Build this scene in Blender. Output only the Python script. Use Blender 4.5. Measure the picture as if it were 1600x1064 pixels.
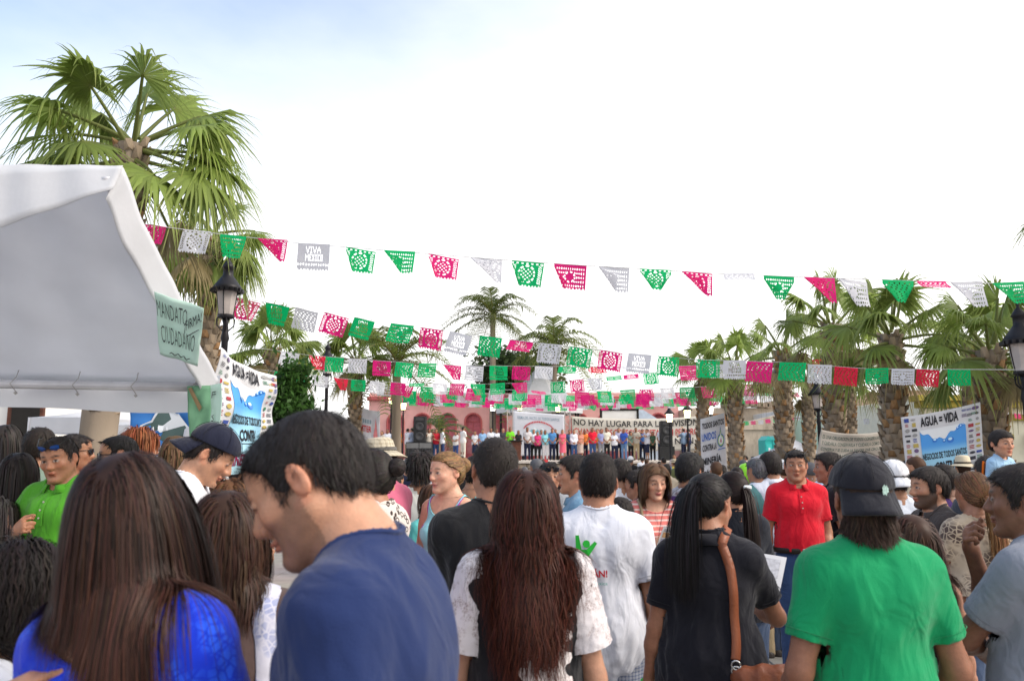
import bpy, math, random
import numpy as np
from mathutils import Vector, Matrix
for o in list(bpy.data.objects): bpy.data.objects.remove(o)
SC = bpy.context.scene
C = SC.collection
R = math.radians
rng = np.random.default_rng(7)
random.seed(7)

# ------------------------------------------------------------------ camera
CAM_H, FPX, HOR = 1.70, 1244.0, 711.0
PITCH = math.atan((HOR - 532) / FPX)
cd = bpy.data.cameras.new('camera'); cam = bpy.data.objects.new('camera', cd); C.objects.link(cam)
cam.location = (0, 0, CAM_H); cam.rotation_euler = (R(90) + PITCH, 0, 0)
cd.sensor_width = 36; cd.lens = 36 * FPX / 1600; cd.clip_start = 0.05; cd.clip_end = 3000
cd.dof.use_dof = True; cd.dof.focus_distance = 6.0; cd.dof.aperture_fstop = 5.0
SC.camera = cam

# ------------------------------------------------------------------ world, sun, exposure
SUN_EL, SUN_AZ = 38.0, 105.0          # azimuth clockwise from +Y (the way the camera looks)
wd = bpy.data.worlds.new('World'); SC.world = wd; wd.use_nodes = True
nt = wd.node_tree; nt.nodes.clear()
wo = nt.nodes.new('ShaderNodeOutputWorld'); bg = nt.nodes.new('ShaderNodeBackground')
sky = nt.nodes.new('ShaderNodeTexSky'); sky.sky_type = 'NISHITA'; sky.sun_disc = False
sky.sun_elevation = R(SUN_EL); sky.sun_rotation = R(SUN_AZ); sky.air_density = 1.0; sky.dust_density = 2.0; sky.ozone_density = 1.2
# thin cloud veil over the whole dome: white, thicker low down, with soft uneven patches
tc = nt.nodes.new('ShaderNodeTexCoord'); sp = nt.nodes.new('ShaderNodeSeparateXYZ')
nz = nt.nodes.new('ShaderNodeTexNoise'); nz.inputs['Scale'].default_value = 2.2; nz.inputs['Detail'].default_value = 6; nz.inputs['Roughness'].default_value = .55
mp = nt.nodes.new('ShaderNodeMapping'); mp.inputs['Scale'].default_value = (1, 1, 2.2); mp.inputs['Location'].default_value = (.35, .2, .1)
nt.links.new(tc.outputs['Generated'], mp.inputs[0]); nt.links.new(mp.outputs[0], nz.inputs['Vector'])
nt.links.new(tc.outputs['Generated'], sp.inputs[0])
mr = nt.nodes.new('ShaderNodeMapRange'); mr.inputs['From Min'].default_value = .2; mr.inputs['From Max'].default_value = .55; mr.inputs['To Min'].default_value = 1.2; mr.inputs['To Max'].default_value = .30
nt.links.new(sp.outputs['Z'], mr.inputs['Value'])
ad = nt.nodes.new('ShaderNodeMath'); ad.operation = 'MULTIPLY_ADD'; ad.inputs[1].default_value = .7; ad.inputs[2].default_value = -.35
nt.links.new(nz.outputs['Fac'], ad.inputs[0])
a2 = nt.nodes.new('ShaderNodeMath'); a2.operation = 'ADD'; a2.use_clamp = True
# haze is brighter and thicker towards the sun's side of the sky
dt = nt.nodes.new('ShaderNodeVectorMath'); dt.operation = 'DOT_PRODUCT'; dt.inputs[1].default_value = (math.sin(R(SUN_AZ)), math.cos(R(SUN_AZ)), 0)
nt.links.new(tc.outputs['Generated'], dt.inputs[0])
dm = nt.nodes.new('ShaderNodeMath'); dm.operation = 'MULTIPLY_ADD'; dm.inputs[1].default_value = .85; dm.inputs[2].default_value = .20
nt.links.new(dt.outputs['Value'], dm.inputs[0])
a1 = nt.nodes.new('ShaderNodeMath'); a1.operation = 'ADD'; nt.links.new(dm.outputs[0], a1.inputs[0]); nt.links.new(mr.outputs[0], a1.inputs[1])
nt.links.new(ad.outputs[0], a2.inputs[0]); nt.links.new(a1.outputs[0], a2.inputs[1])
mx = nt.nodes.new('ShaderNodeMix'); mx.data_type = 'RGBA'
sk_ = nt.nodes.new('ShaderNodeMix'); sk_.data_type = 'RGBA'; sk_.blend_type = 'MULTIPLY'; sk_.inputs['Factor'].default_value = 1; sk_.inputs['B'].default_value = (.80, .83, .84, 1)
nt.links.new(sky.outputs[0], sk_.inputs['A'])
nt.links.new(a2.outputs[0], mx.inputs['Factor']); nt.links.new(sk_.outputs['Result'], mx.inputs['A'])
mx.inputs['B'].default_value = (4.35, 4.28, 4.25, 1)
nt.links.new(mx.outputs['Result'], bg.inputs[0]); bg.inputs[1].default_value = 0.12
nt.links.new(bg.outputs[0], wo.inputs[0])
sd = bpy.data.lights.new('sun', 'SUN'); sd.energy = 1.2; sd.angle = R(22); sd.color = (1, .91, .80)
so = bpy.data.objects.new('sun', sd); C.objects.link(so)
sdir = Vector((math.sin(R(SUN_AZ)) * math.cos(R(SUN_EL)), math.cos(R(SUN_AZ)) * math.cos(R(SUN_EL)), math.sin(R(SUN_EL))))
so.rotation_euler = sdir.to_track_quat('Z', 'Y').to_euler(); so.location = (10, 20, 30)
vs = SC.view_settings; vs.view_transform = 'Standard'; vs.look = 'None'; vs.gamma = 1; vs.use_curve_mapping = False
vs.exposure = 1.62
SC.render.engine = 'CYCLES'
SC.cycles.max_bounces = 6; SC.cycles.transparent_max_bounces = 8; SC.cycles.diffuse_bounces = 3; SC.cycles.glossy_bounces = 2; SC.cycles.transmission_bounces = 3

# ------------------------------------------------------------------ helpers
_cp, _sp = math.cos(PITCH), math.sin(PITCH)
def at(u, v, Y):
    """world point at distance Y seen at photo pixel (u, v)"""
    dx, up = (u - 800) / FPX, (532 - v) / FPX
    d = (dx, _cp - up * _sp, _sp + up * _cp)
    t = Y / d[1]
    return Vector((d[0] * t, Y, CAM_H + d[2] * t))
def tag(o, label=None, cat=None, group=None, kind=None):
    if label: o['label'] = label
    if cat: o['category'] = cat
    if group: o['group'] = group
    if kind: o['kind'] = kind
    return o
def empty(name, loc=(0, 0, 0), rz=0, s=1):
    o = bpy.data.objects.new(name, None); C.objects.link(o); o.empty_display_size = .1
    o.location = loc; o.rotation_euler = (0, 0, rz); o.scale = (s, s, s)
    return o
def mesh(name, V, F, mat=None, smooth=False, col=None):
    """V (n,3) array, F list of index lists or (m,k) array"""
    me = bpy.data.meshes.new(name)
    V = np.asarray(V, dtype=np.float32)
    if isinstance(F, np.ndarray) and F.ndim == 2:
        m, k = F.shape
        me.vertices.add(len(V)); me.vertices.foreach_set('co', V.ravel())
        me.loops.add(m * k); me.loops.foreach_set('vertex_index', F.astype(np.int32).ravel())
        me.polygons.add(m); me.polygons.foreach_set('loop_start', np.arange(0, m * k, k, dtype=np.int32))
        me.update(calc_edges=True); me.validate()
    else:
        me.from_pydata([tuple(map(float, v)) for v in V], [], [tuple(int(i) for i in f) for f in F]); me.update()
    if smooth: me.polygons.foreach_set('use_smooth', np.ones(len(me.polygons), dtype=bool))
    if mat: me.materials.append(mat)
    if col is not None:
        a = me.color_attributes.new('Col', 'FLOAT_COLOR', 'POINT')
        c4 = np.ones((len(V), 4), dtype=np.float32); c4[:, :3] = col
        a.data.foreach_set('color', c4.ravel())
    return me
def obj(name, me, parent=None, loc=None, rot=None, mat=None):
    o = bpy.data.objects.new(name, me); C.objects.link(o)
    if parent is not None: o.parent = parent
    if loc is not None: o.location = loc
    if rot is not None: o.rotation_euler = rot
    if mat is not None: setmat(o, mat)
    return o
def setmat(o, mat, i=0):
    if not o.data.materials: o.data.materials.append(mat)
    o.material_slots[i].link = 'OBJECT'; o.material_slots[i].material = mat
class MB:
    """collects simple shapes into one mesh"""
    def __init__(s): s.V = []; s.F = []
    def add(s, V, F):
        n = len(s.V); s.V += [tuple(v) for v in V]; s.F += [tuple(i + n for i in f) for f in F]; return s
    def box(s, c, h, M=None):
        V = [Vector((c[0] + a * h[0], c[1] + b * h[1], c[2] + d * h[2])) for a in (-1, 1) for b in (-1, 1) for d in (-1, 1)]
        if M is not None: V = [M @ v for v in V]
        return s.add(V, [(0, 1, 3, 2), (4, 6, 7, 5), (0, 4, 5, 1), (2, 3, 7, 6), (0, 2, 6, 4), (1, 5, 7, 3)])
    def bbox(s, c, h, b=.01):
        """box with chamfered vertical and horizontal edges"""
        x, y, z = h; V = []; 
        for sx in (-1, 1):
            for sy in (-1, 1):
                for sz in (-1, 1):
                    V += [(c[0] + sx * x, c[1] + sy * (y - b), c[2] + sz * (z - b)), (c[0] + sx * (x - b), c[1] + sy * y, c[2] + sz * (z - b)), (c[0] + sx * (x - b), c[1] + sy * (y - b), c[2] + sz * z)]
        import bmesh
        bm = bmesh.new(); [bm.verts.new(v) for v in V]; bmesh.ops.convex_hull(bm, input=bm.verts); bm.verts.index_update()
        vs_ = [v.co.copy() for v in bm.verts]; fs = [[v.index for v in f.verts] for f in bm.faces]; bm.free()
        return s.add(vs_, fs)
    def tube(s, pts, rad, n=8, cap=True, twist=0):
        pts = [Vector(p) for p in pts]; rad = [rad] * len(pts) if not hasattr(rad, '__len__') else rad
        rings = []; up = None
        for i, p in enumerate(pts):
            d = (pts[min(i + 1, len(pts) - 1)] - pts[max(i - 1, 0)]).normalized()
            if up is None: up = Vector((1, 0, 0)) if abs(d.x) < .9 else Vector((0, 1, 0))
            x = (up - d * up.dot(d)).normalized(); y = d.cross(x); up = x
            rings.append([p + (x * math.cos(2 * math.pi * k / n + twist) + y * math.sin(2 * math.pi * k / n + twist)) * rad[i] for k in range(n)])
        V = [v for r in rings for v in r]; F = []
        for i in range(len(pts) - 1):
            for k in range(n): F.append((i * n + k, i * n + (k + 1) % n, (i + 1) * n + (k + 1) % n, (i + 1) * n + k))
        if cap: F.append(tuple(range(n))[::-1]); F.append(tuple((len(pts) - 1) * n + k for k in range(n)))
        return s.add(V, F)
    def lathe(s, prof, n=16, c=(0, 0, 0), cap=True):
        V = [(c[0] + r * math.cos(2 * math.pi * k / n), c[1] + r * math.sin(2 * math.pi * k / n), c[2] + z) for r, z in prof for k in range(n)]; F = []
        for i in range(len(prof) - 1):
            for k in range(n): F.append((i * n + k, i * n + (k + 1) % n, (i + 1) * n + (k + 1) % n, (i + 1) * n + k))
        if cap: F.append(tuple(range(n))[::-1]); F.append(tuple((len(prof) - 1) * n + k for k in range(n)))
        return s.add(V, F)
    def prism(s, poly, y0, y1):
        """polygon in x,z extruded in y"""
        n = len(poly); V = [(p[0], y0, p[1]) for p in poly] + [(p[0], y1, p[1]) for p in poly]
        F = [tuple(range(n)), tuple(range(2 * n - 1, n - 1, -1))] + [(i, i + n, (i + 1) % n + n, (i + 1) % n) for i in range(n)]
        return s.add(V, F)
    def grid(s, fn, nu, nv):
        V = [fn(i / nu, j / nv) for j in range(nv + 1) for i in range(nu + 1)]
        F = [(j * (nu + 1) + i, j * (nu + 1) + i + 1, (j + 1) * (nu + 1) + i + 1, (j + 1) * (nu + 1) + i) for j in range(nv) for i in range(nu)]
        return s.add(V, F)
    def build(s, name, mat, parent=None, smooth=False, **k):
        return obj(name, mesh(name, s.V, s.F, mat, smooth), parent, **k)
def slab(fn, nu, nv, th=.004):
    """thin closed-looking cloth sheet: front and back surface of fn(u,v)"""
    m = MB().grid(fn, nu, nv)
    return m

# ------------------------------------------------------------------ materials
_M = {}
def mat(name, color=(.5, .5, .5), rough=.7, metal=0, var=.12, vscale=6, bump=.15, bscale=60, spec=.3, build=None, emit=None, sheen=0, coords='Object', alpha=None, trans=0):
    if name in _M: return _M[name]
    m = bpy.data.materials.new(name); m.use_nodes = True; _M[name] = m
    t = m.node_tree; b = t.nodes['Principled BSDF']
    b.inputs['Roughness'].default_value = rough; b.inputs['Metallic'].default_value = metal; b.inputs['Specular IOR Level'].default_value = spec
    if sheen: b.inputs['Sheen Weight'].default_value = sheen
    tcn = t.nodes.new('ShaderNodeTexCoord')
    n = t.nodes.new('ShaderNodeTexNoise'); n.inputs['Scale'].default_value = vscale; n.inputs['Detail'].default_value = 5
    t.links.new(tcn.outputs[coords], n.inputs['Vector'])
    hs = t.nodes.new('ShaderNodeHueSaturation'); hs.inputs['Color'].default_value = (*color, 1)
    r = t.nodes.new('ShaderNodeMapRange'); r.inputs['From Min'].default_value = .3; r.inputs['From Max'].default_value = .7; r.inputs['To Min'].default_value = 1 - var; r.inputs['To Max'].default_value = 1 + var
    t.links.new(n.outputs['Fac'], r.inputs['Value']); t.links.new(r.outputs[0], hs.inputs['Value'])
    t.links.new(hs.outputs[0], b.inputs['Base Color'])
    if bump:
        n2 = t.nodes.new('ShaderNodeTexNoise'); n2.inputs['Scale'].default_value = bscale; n2.inputs['Detail'].default_value = 4
        t.links.new(tcn.outputs[coords], n2.inputs['Vector'])
        bp = t.nodes.new('ShaderNodeBump'); bp.inputs['Strength'].default_value = bump; bp.inputs['Distance'].default_value = .01
        t.links.new(n2.outputs['Fac'], bp.inputs['Height']); t.links.new(bp.outputs[0], b.inputs['Normal'])
    if emit:
        b.inputs['Emission Color'].default_value = (*emit[:3], 1); b.inputs['Emission Strength'].default_value = emit[3]
    if trans:
        tr = t.nodes.new('ShaderNodeBsdfTranslucent'); ms = t.nodes.new('ShaderNodeMixShader'); ms.inputs[0].default_value = trans
        t.links.new(hs.outputs[0], tr.inputs[0]); t.links.new(b.outputs[0], ms.inputs[1]); t.links.new(tr.outputs[0], ms.inputs[2])
        t.links.new(ms.outputs[0], t.nodes['Material Output'].inputs[0])
    if build: build(t, b, hs, tcn)
    return m
def attr_mat(name, rough=.5, bump=.1, bscale=300, spec=.35, sss=0, aniso=0, var=0.0):
    if name in _M: return _M[name]
    m = bpy.data.materials.new(name); m.use_nodes = True; _M[name] = m
    t = m.node_tree; b = t.nodes['Principled BSDF']; a = t.nodes.new('ShaderNodeAttribute'); a.attribute_name = 'Col'
    t.links.new(a.outputs['Color'], b.inputs['Base Color'])
    b.inputs['Roughness'].default_value = rough; b.inputs['Specular IOR Level'].default_value = spec
    if sss:
        b.inputs['Subsurface Weight'].default_value = sss; b.inputs['Subsurface Radius'].default_value = (1, .35, .18); b.inputs['Subsurface Scale'].default_value = .012
    tcn = t.nodes.new('ShaderNodeTexCoord')
    if var:
        nv = t.nodes.new('ShaderNodeTexNoise'); nv.inputs['Scale'].default_value = 38; nv.inputs['Detail'].default_value = 8; nv.inputs['Roughness'].default_value = .65
        t.links.new(tcn.outputs['Object'], nv.inputs['Vector'])
        rv = t.nodes.new('ShaderNodeMapRange'); rv.inputs['From Min'].default_value = .3; rv.inputs['From Max'].default_value = .7; rv.inputs['To Min'].default_value = 1 - var; rv.inputs['To Max'].default_value = 1 + var
        hv = t.nodes.new('ShaderNodeHueSaturation'); t.links.new(nv.outputs['Fac'], rv.inputs['Value']); t.links.new(rv.outputs[0], hv.inputs['Value']); t.links.new(a.outputs['Color'], hv.inputs['Color']); t.links.new(hv.outputs[0], b.inputs['Base Color'])
    if bump:
        n2 = t.nodes.new('ShaderNodeTexNoise'); n2.inputs['Scale'].default_value = bscale; n2.inputs['Detail'].default_value = 3
        t.links.new(tcn.outputs['Object'], n2.inputs['Vector'])
        bp = t.nodes.new('ShaderNodeBump'); bp.inputs['Strength'].default_value = bump; bp.inputs['Distance'].default_value = .004
        t.links.new(n2.outputs['Fac'], bp.inputs['Height']); t.links.new(bp.outputs[0], b.inputs['Normal'])
    return m
def cloth(color, pattern=None, c2=(.8, .8, .8), scale=1.0, rough=.9, sheen=0.15):
    """woven garment material with optional procedural print"""
    key = 'cloth_%s_%s_%s_%.2f' % ('_'.join('%.3f' % c for c in color), pattern, '_'.join('%.2f' % c for c in c2), scale)
    def bld(t, b, hs, tcn):
        fm = t.nodes.new('ShaderNodeMapping'); fm.inputs['Scale'].default_value = (1, 1, .55); fm.inputs['Rotation'].default_value = (.2, .5, 0)
        fn_ = t.nodes.new('ShaderNodeTexNoise'); fn_.inputs['Scale'].default_value = 9; fn_.inputs['Detail'].default_value = 2.5; fn_.inputs['Distortion'].default_value = 1.4
        t.links.new(tcn.outputs['Object'], fm.inputs[0]); t.links.new(fm.outputs[0], fn_.inputs['Vector'])
        fb = t.nodes.new('ShaderNodeBump'); fb.inputs['Strength'].default_value = .55; fb.inputs['Distance'].default_value = .035
        t.links.new(fn_.outputs['Fac'], fb.inputs['Height'])
        for n_ in t.nodes:
            if n_.type == 'BUMP' and n_ != fb: t.links.new(fb.outputs[0], n_.inputs['Normal'])
        if not pattern: return
        mixn = t.nodes.new('ShaderNodeMix'); mixn.data_type = 'RGBA'; mixn.inputs['B'].default_value = (*c2, 1)
        src = hs.outputs[0]; t.links.new(src, mixn.inputs['A'])
        def ramp(sock, lo, hi):
            r = t.nodes.new('ShaderNodeMapRange'); r.inputs['From Min'].default_value = lo; r.inputs['From Max'].default_value = hi
            t.links.new(sock, r.inputs['Value']); return r.outputs[0]
        if pattern in ('stripe', 'vstripe', 'plaid'):
            w = t.nodes.new('ShaderNodeTexWave'); w.bands_direction = 'X' if pattern == 'vstripe' else 'Z'; w.inputs['Scale'].default_value = scale; w.inputs['Distortion'].default_value = .3
            t.links.new(tcn.outputs['Object'], w.inputs['Vector']); f = ramp(w.outputs['Fac'], .72, .8)
            if pattern == 'plaid':
                w2 = t.nodes.new('ShaderNodeTexWave'); w2.bands_direction = 'X'; w2.inputs['Scale'].default_value = scale
                t.links.new(tcn.outputs['Object'], w2.inputs['Vector']); f2 = ramp(w2.outputs['Fac'], .6, .8)
                mm = t.nodes.new('ShaderNodeMath'); mm.operation = 'ADD'; t.links.new(f, mm.inputs[0]); t.links.new(f2, mm.inputs[1])
                mm2 = t.nodes.new('ShaderNodeMath'); mm2.operation = 'MULTIPLY'; mm2.inputs[1].default_value = .5; t.links.new(mm.outputs[0], mm2.inputs[0]); f = mm2.outputs[0]
        elif pattern == 'leopard':
            v = t.nodes.new('ShaderNodeTexVoronoi'); v.inputs['Scale'].default_value = scale; t.links.new(tcn.outputs['Object'], v.inputs['Vector'])
            a = ramp(v.outputs['Distance'], .36, .42); bb = ramp(v.outputs['Distance'], .24, .2)
            s_ = t.nodes.new('ShaderNodeMath'); s_.operation = 'MAXIMUM'; t.links.new(a, s_.inputs[0]); t.links.new(bb, s_.inputs[1])
            inv = t.nodes.new('ShaderNodeMath'); inv.operation = 'SUBTRACT'; inv.inputs[0].default_value = 1; t.links.new(s_.outputs[0], inv.inputs[1]); f = inv.outputs[0]
        elif pattern == 'lace':
            v = t.nodes.new('ShaderNodeTexVoronoi'); v.feature = 'DISTANCE_TO_EDGE'; v.inputs['Scale'].default_value = scale; t.links.new(tcn.outputs['Object'], v.inputs['Vector'])
            n_ = t.nodes.new('ShaderNodeTexNoise'); n_.inputs['Scale'].default_value = scale * .25; t.links.new(tcn.outputs['Object'], n_.inputs['Vector'])
            a = ramp(v.outputs['Distance'], .04, .12); bb = ramp(n_.outputs['Fac'], .45, .6)
            mm = t.nodes.new('ShaderNodeMath'); mm.operation = 'MULTIPLY'; t.links.new(a, mm.inputs[0]); t.links.new(bb, mm.inputs[1]); f = mm.outputs[0]
        elif pattern == 'camo':
            n_ = t.nodes.new('ShaderNodeTexNoise'); n_.inputs['Scale'].default_value = scale; n_.inputs['Detail'].default_value = 2; t.links.new(tcn.outputs['Object'], n_.inputs['Vector']); f = ramp(n_.outputs['Fac'], .5, .56)
        t.links.new(f, mixn.inputs['Factor']); t.links.new(mixn.outputs['Result'], b.inputs['Base Color'])
    return mat(key, color, rough=rough, var=.07, vscale=7, bump=.25, bscale=420, spec=.15, sheen=sheen, build=bld)
# ------------------------------------------------------------------ smooth solid modelling (bodies, clothes, hair)
def smin(a, b, k):
    h = np.clip(.5 + .5 * (b - a) / k, 0, 1)
    return b + (a - b) * h - k * h * (1 - h)
class Field:
    def __init__(s): s.ops = []
    def cone(s, a, b, r1, r2, k=.02, op=1):
        a = np.array(a, float); b = np.array(b, float); m = max(r1, r2)
        s.ops.append(('c', (a, b, r1, r2), k, op, np.minimum(a, b) - m, np.maximum(a, b) + m)); return s
    def ell(s, c, r, k=.02, rot=None, op=1):
        c = np.array(c, float); r = np.array(r, float); rot = np.eye(3) if rot is None else np.array(rot)
        e = np.sqrt(((rot * r) ** 2).sum(1))
        s.ops.append(('e', (c, r, rot), k, op, c - e, c + e)); return s
    @staticmethod
    def dist(o, X, Y, Z):
        if o[0] == 'c':
            a, b, r1, r2 = o[1]; d = b - a; L = (d * d).sum()
            px, py, pz = X - a[0], Y - a[1], Z - a[2]
            t = np.clip((px * d[0] + py * d[1] + pz * d[2]) / L, 0, 1)
            return np.sqrt((px - t * d[0]) ** 2 + (py - t * d[1]) ** 2 + (pz - t * d[2]) ** 2) - (r1 + (r2 - r1) * t)
        c, r, m = o[1]
        px, py, pz = X - c[0], Y - c[1], Z - c[2]
        u = (px * m[0, 0] + py * m[1, 0] + pz * m[2, 0]); v = (px * m[0, 1] + py * m[1, 1] + pz * m[2, 1]); w = (px * m[0, 2] + py * m[1, 2] + pz * m[2, 2])
        k0 = np.sqrt((u / r[0]) ** 2 + (v / r[1]) ** 2 + (w / r[2]) ** 2) + 1e-9
        k1 = np.sqrt((u / r[0] ** 2) ** 2 + (v / r[1] ** 2) ** 2 + (w / r[2] ** 2) ** 2) + 1e-9
        return k0 * (k0 - 1) / k1
    def pts(s, P, off=0):
        F = np.full(len(P), 1.0)
        for o in s.ops:
            d = s.dist(o, P[:, 0], P[:, 1], P[:, 2])
            F = smin(F, d, o[2]) if o[3] == 1 else -smin(-F, d, o[2])
        return F - off
    def grad(s, P, e=.004):
        d0 = s.pts(P); g = np.stack([s.pts(P + e * np.eye(3)[i]) - d0 for i in range(3)], 1)
        return d0, g / (np.linalg.norm(g, axis=1, keepdims=True) + 1e-9)
    def grid(s, xs, ys, zs, mg=.07):
        F = np.full((len(xs), len(ys), len(zs)), 1.0)
        for o in s.ops:
            lo, hi = o[4] - mg, o[5] + mg
            i0, i1 = np.searchsorted(xs, lo[0]), np.searchsorted(xs, hi[0]); j0, j1 = np.searchsorted(ys, lo[1]), np.searchsorted(ys, hi[1]); k0, k1 = np.searchsorted(zs, lo[2]), np.searchsorted(zs, hi[2])
            if i1 <= i0 or j1 <= j0 or k1 <= k0: continue
            sub = F[i0:i1, j0:j1, k0:k1]
            d = s.dist(o, xs[i0:i1, None, None], ys[None, j0:j1, None], zs[None, None, k0:k1])
            F[i0:i1, j0:j1, k0:k1] = smin(sub, d, o[2]) if o[3] == 1 else -smin(-sub, d, o[2])
        return F
    def bounds(s):
        return np.min([o[4] for o in s.ops if o[3] == 1], 0), np.max([o[5] for o in s.ops if o[3] == 1], 0)
_E = [(0, 1), (2, 3), (4, 5), (6, 7), (0, 2), (1, 3), (4, 6), (5, 7), (0, 4), (1, 5), (2, 6), (3, 7)]
_CO = np.array([(a, b, c) for a in (0, 1) for b in (0, 1) for c in (0, 1)])
def net(f, vox, lo=None, hi=None, clips=(), off=0.0, cuts=()):
    """surface of field f (minus off). clips are solid cuts (closed), cuts open the surface with a clean edge;
    both are functions of x,y,z: positive = removed"""
    L, H = f.bounds()
    lo = L - off - 2 * vox if lo is None else np.maximum(np.array(lo, float), L - off - 2 * vox)
    hi = H + off + 2 * vox if hi is None else np.minimum(np.array(hi, float), H + off + 2 * vox)
    xs, ys, zs = [np.arange(lo[i], hi[i] + vox, vox) for i in range(3)]
    F = f.grid(xs, ys, zs) - off
    for c in clips: F = np.maximum(F, c(xs[:, None, None], ys[None, :, None], zs[None, None, :]))
    F[0] = F[-1] = 1; F[:, 0] = F[:, -1] = 1; F[:, :, 0] = F[:, :, -1] = 1
    S = F < 0
    cnt = np.zeros([n - 1 for n in S.shape], np.int8)
    nx, ny, nz_ = cnt.shape
    for a, b, c in _CO: cnt += S[a:a + nx, b:b + ny, c:c + nz_]
    I = np.argwhere((cnt > 0) & (cnt < 8))
    idm = np.full(cnt.shape, -1, np.int64); idm[I[:, 0], I[:, 1], I[:, 2]] = np.arange(len(I))
    vals = np.stack([F[I[:, 0] + a, I[:, 1] + b, I[:, 2] + c] for a, b, c in _CO], 1)
    acc = np.zeros((len(I), 3)); n = np.zeros(len(I))
    for a, b in _E:
        fa, fb = vals[:, a], vals[:, b]; m = (fa < 0) != (fb < 0)
        t = np.where(m, fa / np.where(m, fa - fb, 1), 0)
        p = _CO[a] + t[:, None] * (_CO[b] - _CO[a]); acc[m] += p[m]; n[m] += 1
    V = lo + (I + acc / n[:, None]) * vox
    Q = []
    for ax in range(3):
        u, v = [(1, 2), (2, 0), (0, 1)][ax]
        A = np.take(S, range(S.shape[ax] - 1), ax); B = np.take(S, range(1, S.shape[ax]), ax)
        for flip, m in ((0, A & ~B), (1, ~A & B)):
            e = np.argwhere(m)
            e = e[(e[:, u] > 0) & (e[:, v] > 0) & (e[:, u] < S.shape[u] - 1) & (e[:, v] < S.shape[v] - 1)]
            if not len(e): continue
            du = np.zeros(3, int); du[u] = 1; dv = np.zeros(3, int); dv[v] = 1
            q = [e - du - dv, e - dv, e, e - du]
            q = np.stack([idm[x[:, 0], x[:, 1], x[:, 2]] for x in q], 1)
            Q.append(q[:, ::-1] if flip else q)
    Q = np.concatenate(Q)
    for c in cuts:
        cv = c(V[:, 0], V[:, 1], V[:, 2]); Q = Q[(cv[Q] < 0).any(1)]
        mv = np.zeros(len(V), bool); mv[np.unique(Q)] = True; mv &= cv > 0
        ix = np.nonzero(mv)[0]
        if len(ix):
            P = V[ix]; e = vox * .2
            for _ in range(3):
                c0 = c(P[:, 0], P[:, 1], P[:, 2]); gx = c(P[:, 0] + e, P[:, 1], P[:, 2]) - c0; gy = c(P[:, 0], P[:, 1] + e, P[:, 2]) - c0; gz = c(P[:, 0], P[:, 1], P[:, 2] + e) - c0
                G = np.stack([gx, gy, gz], 1) / e if not hasattr(c, 'g') else np.tile(c.g, (len(P), 1));
                c0 = np.clip(c0, -vox, 2 * vox); st = c0[:, None] * G / ((G * G).sum(1, keepdims=True) + .05)
                ln = np.linalg.norm(st, axis=1, keepdims=True); st *= np.minimum(1, 1.2 * vox / (ln + 1e-9)); P = P - st
            V[ix] = P
    if len(cuts):
        us = np.unique(Q); re = np.full(len(V), -1); re[us] = np.arange(len(us)); V = V[us]; Q = re[Q]
    return V, Q
def vnorm(V, Q):
    n = np.cross(V[Q[:, 2]] - V[Q[:, 0]], V[Q[:, 3]] - V[Q[:, 1]]); N = np.zeros_like(V)
    for k in range(4): np.add.at(N, Q[:, k], n)
    return N / (np.linalg.norm(N, axis=1, keepdims=True) + 1e-9)
def wrinkle(P, seed, amp=.004, wl=(.05, .13), n=7):
    g = np.random.default_rng(seed); q = P + .025 * np.sin(P[:, [1, 2, 0]] * 19 + g.uniform(0, 6, 3)); o = np.zeros(len(P))
    for i in range(n):
        d = g.normal(size=3) * (1, 1, .55); d /= np.linalg.norm(d); w = g.uniform(*wl)
        s_ = np.sin(q @ d * 2 * math.pi / w + g.uniform(0, 6)); mask = .5 + .5 * np.sin(P @ g.normal(size=3) * 9 + g.uniform(0, 6))
        o += (1 - 2 * np.abs(s_) ** .8) * mask * (w / .1)
    return amp * o / math.sqrt(n)
def rotm(yaw=0, pitch=0, roll=0):
    """yaw about z (+ = to the left), pitch + = looking down, roll about y"""
    return np.array((Matrix.Rotation(R(yaw), 3, 'Z') @ Matrix.Rotation(R(-pitch), 3, 'X') @ Matrix.Rotation(R(roll), 3, 'Y')))
def ribbons(paths, width, base, seed=0, nref=None, cvar=.45, taper=True):
    """hair locks: thin roof-shaped strips along paths (N,S,3)"""
    g = np.random.default_rng(seed); N, S, _ = paths.shape
    T = np.gradient(paths, axis=1); T /= np.linalg.norm(T, axis=2, keepdims=True) + 1e-9
    if nref is None: nref = paths.mean((0, 1))
    O = paths - nref; O[:, :, 2] *= .3
    B = np.cross(T, O); B /= np.linalg.norm(B, axis=2, keepdims=True) + 1e-9; Nn = np.cross(B, T)
    w = width * g.uniform(.6, 1.4, (N, 1, 1)) * (np.interp(np.linspace(0, 1, S), [0, .1, .7, 1], [.8, 1, .85, .12]) if taper else np.ones(S))[None, :, None]
    V = np.stack([paths - B * w, paths + B * w], 2).reshape(-1, 3)
    i = np.arange(N)[:, None] * S * 2 + np.arange(S - 1)[None] * 2; i = i.ravel()
    Q = np.stack([i, i + 1, i + 3, i + 2], 1)
    c = np.array(base)[None] * (1 + cvar * g.uniform(-1, 1.2, (N, 1))); c = c * (1 + .15 * g.uniform(-1, 1, (N, 3)))
    col = np.repeat(np.clip(c, .002, 1), S * 2, 0)
    return V, Q, col

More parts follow.
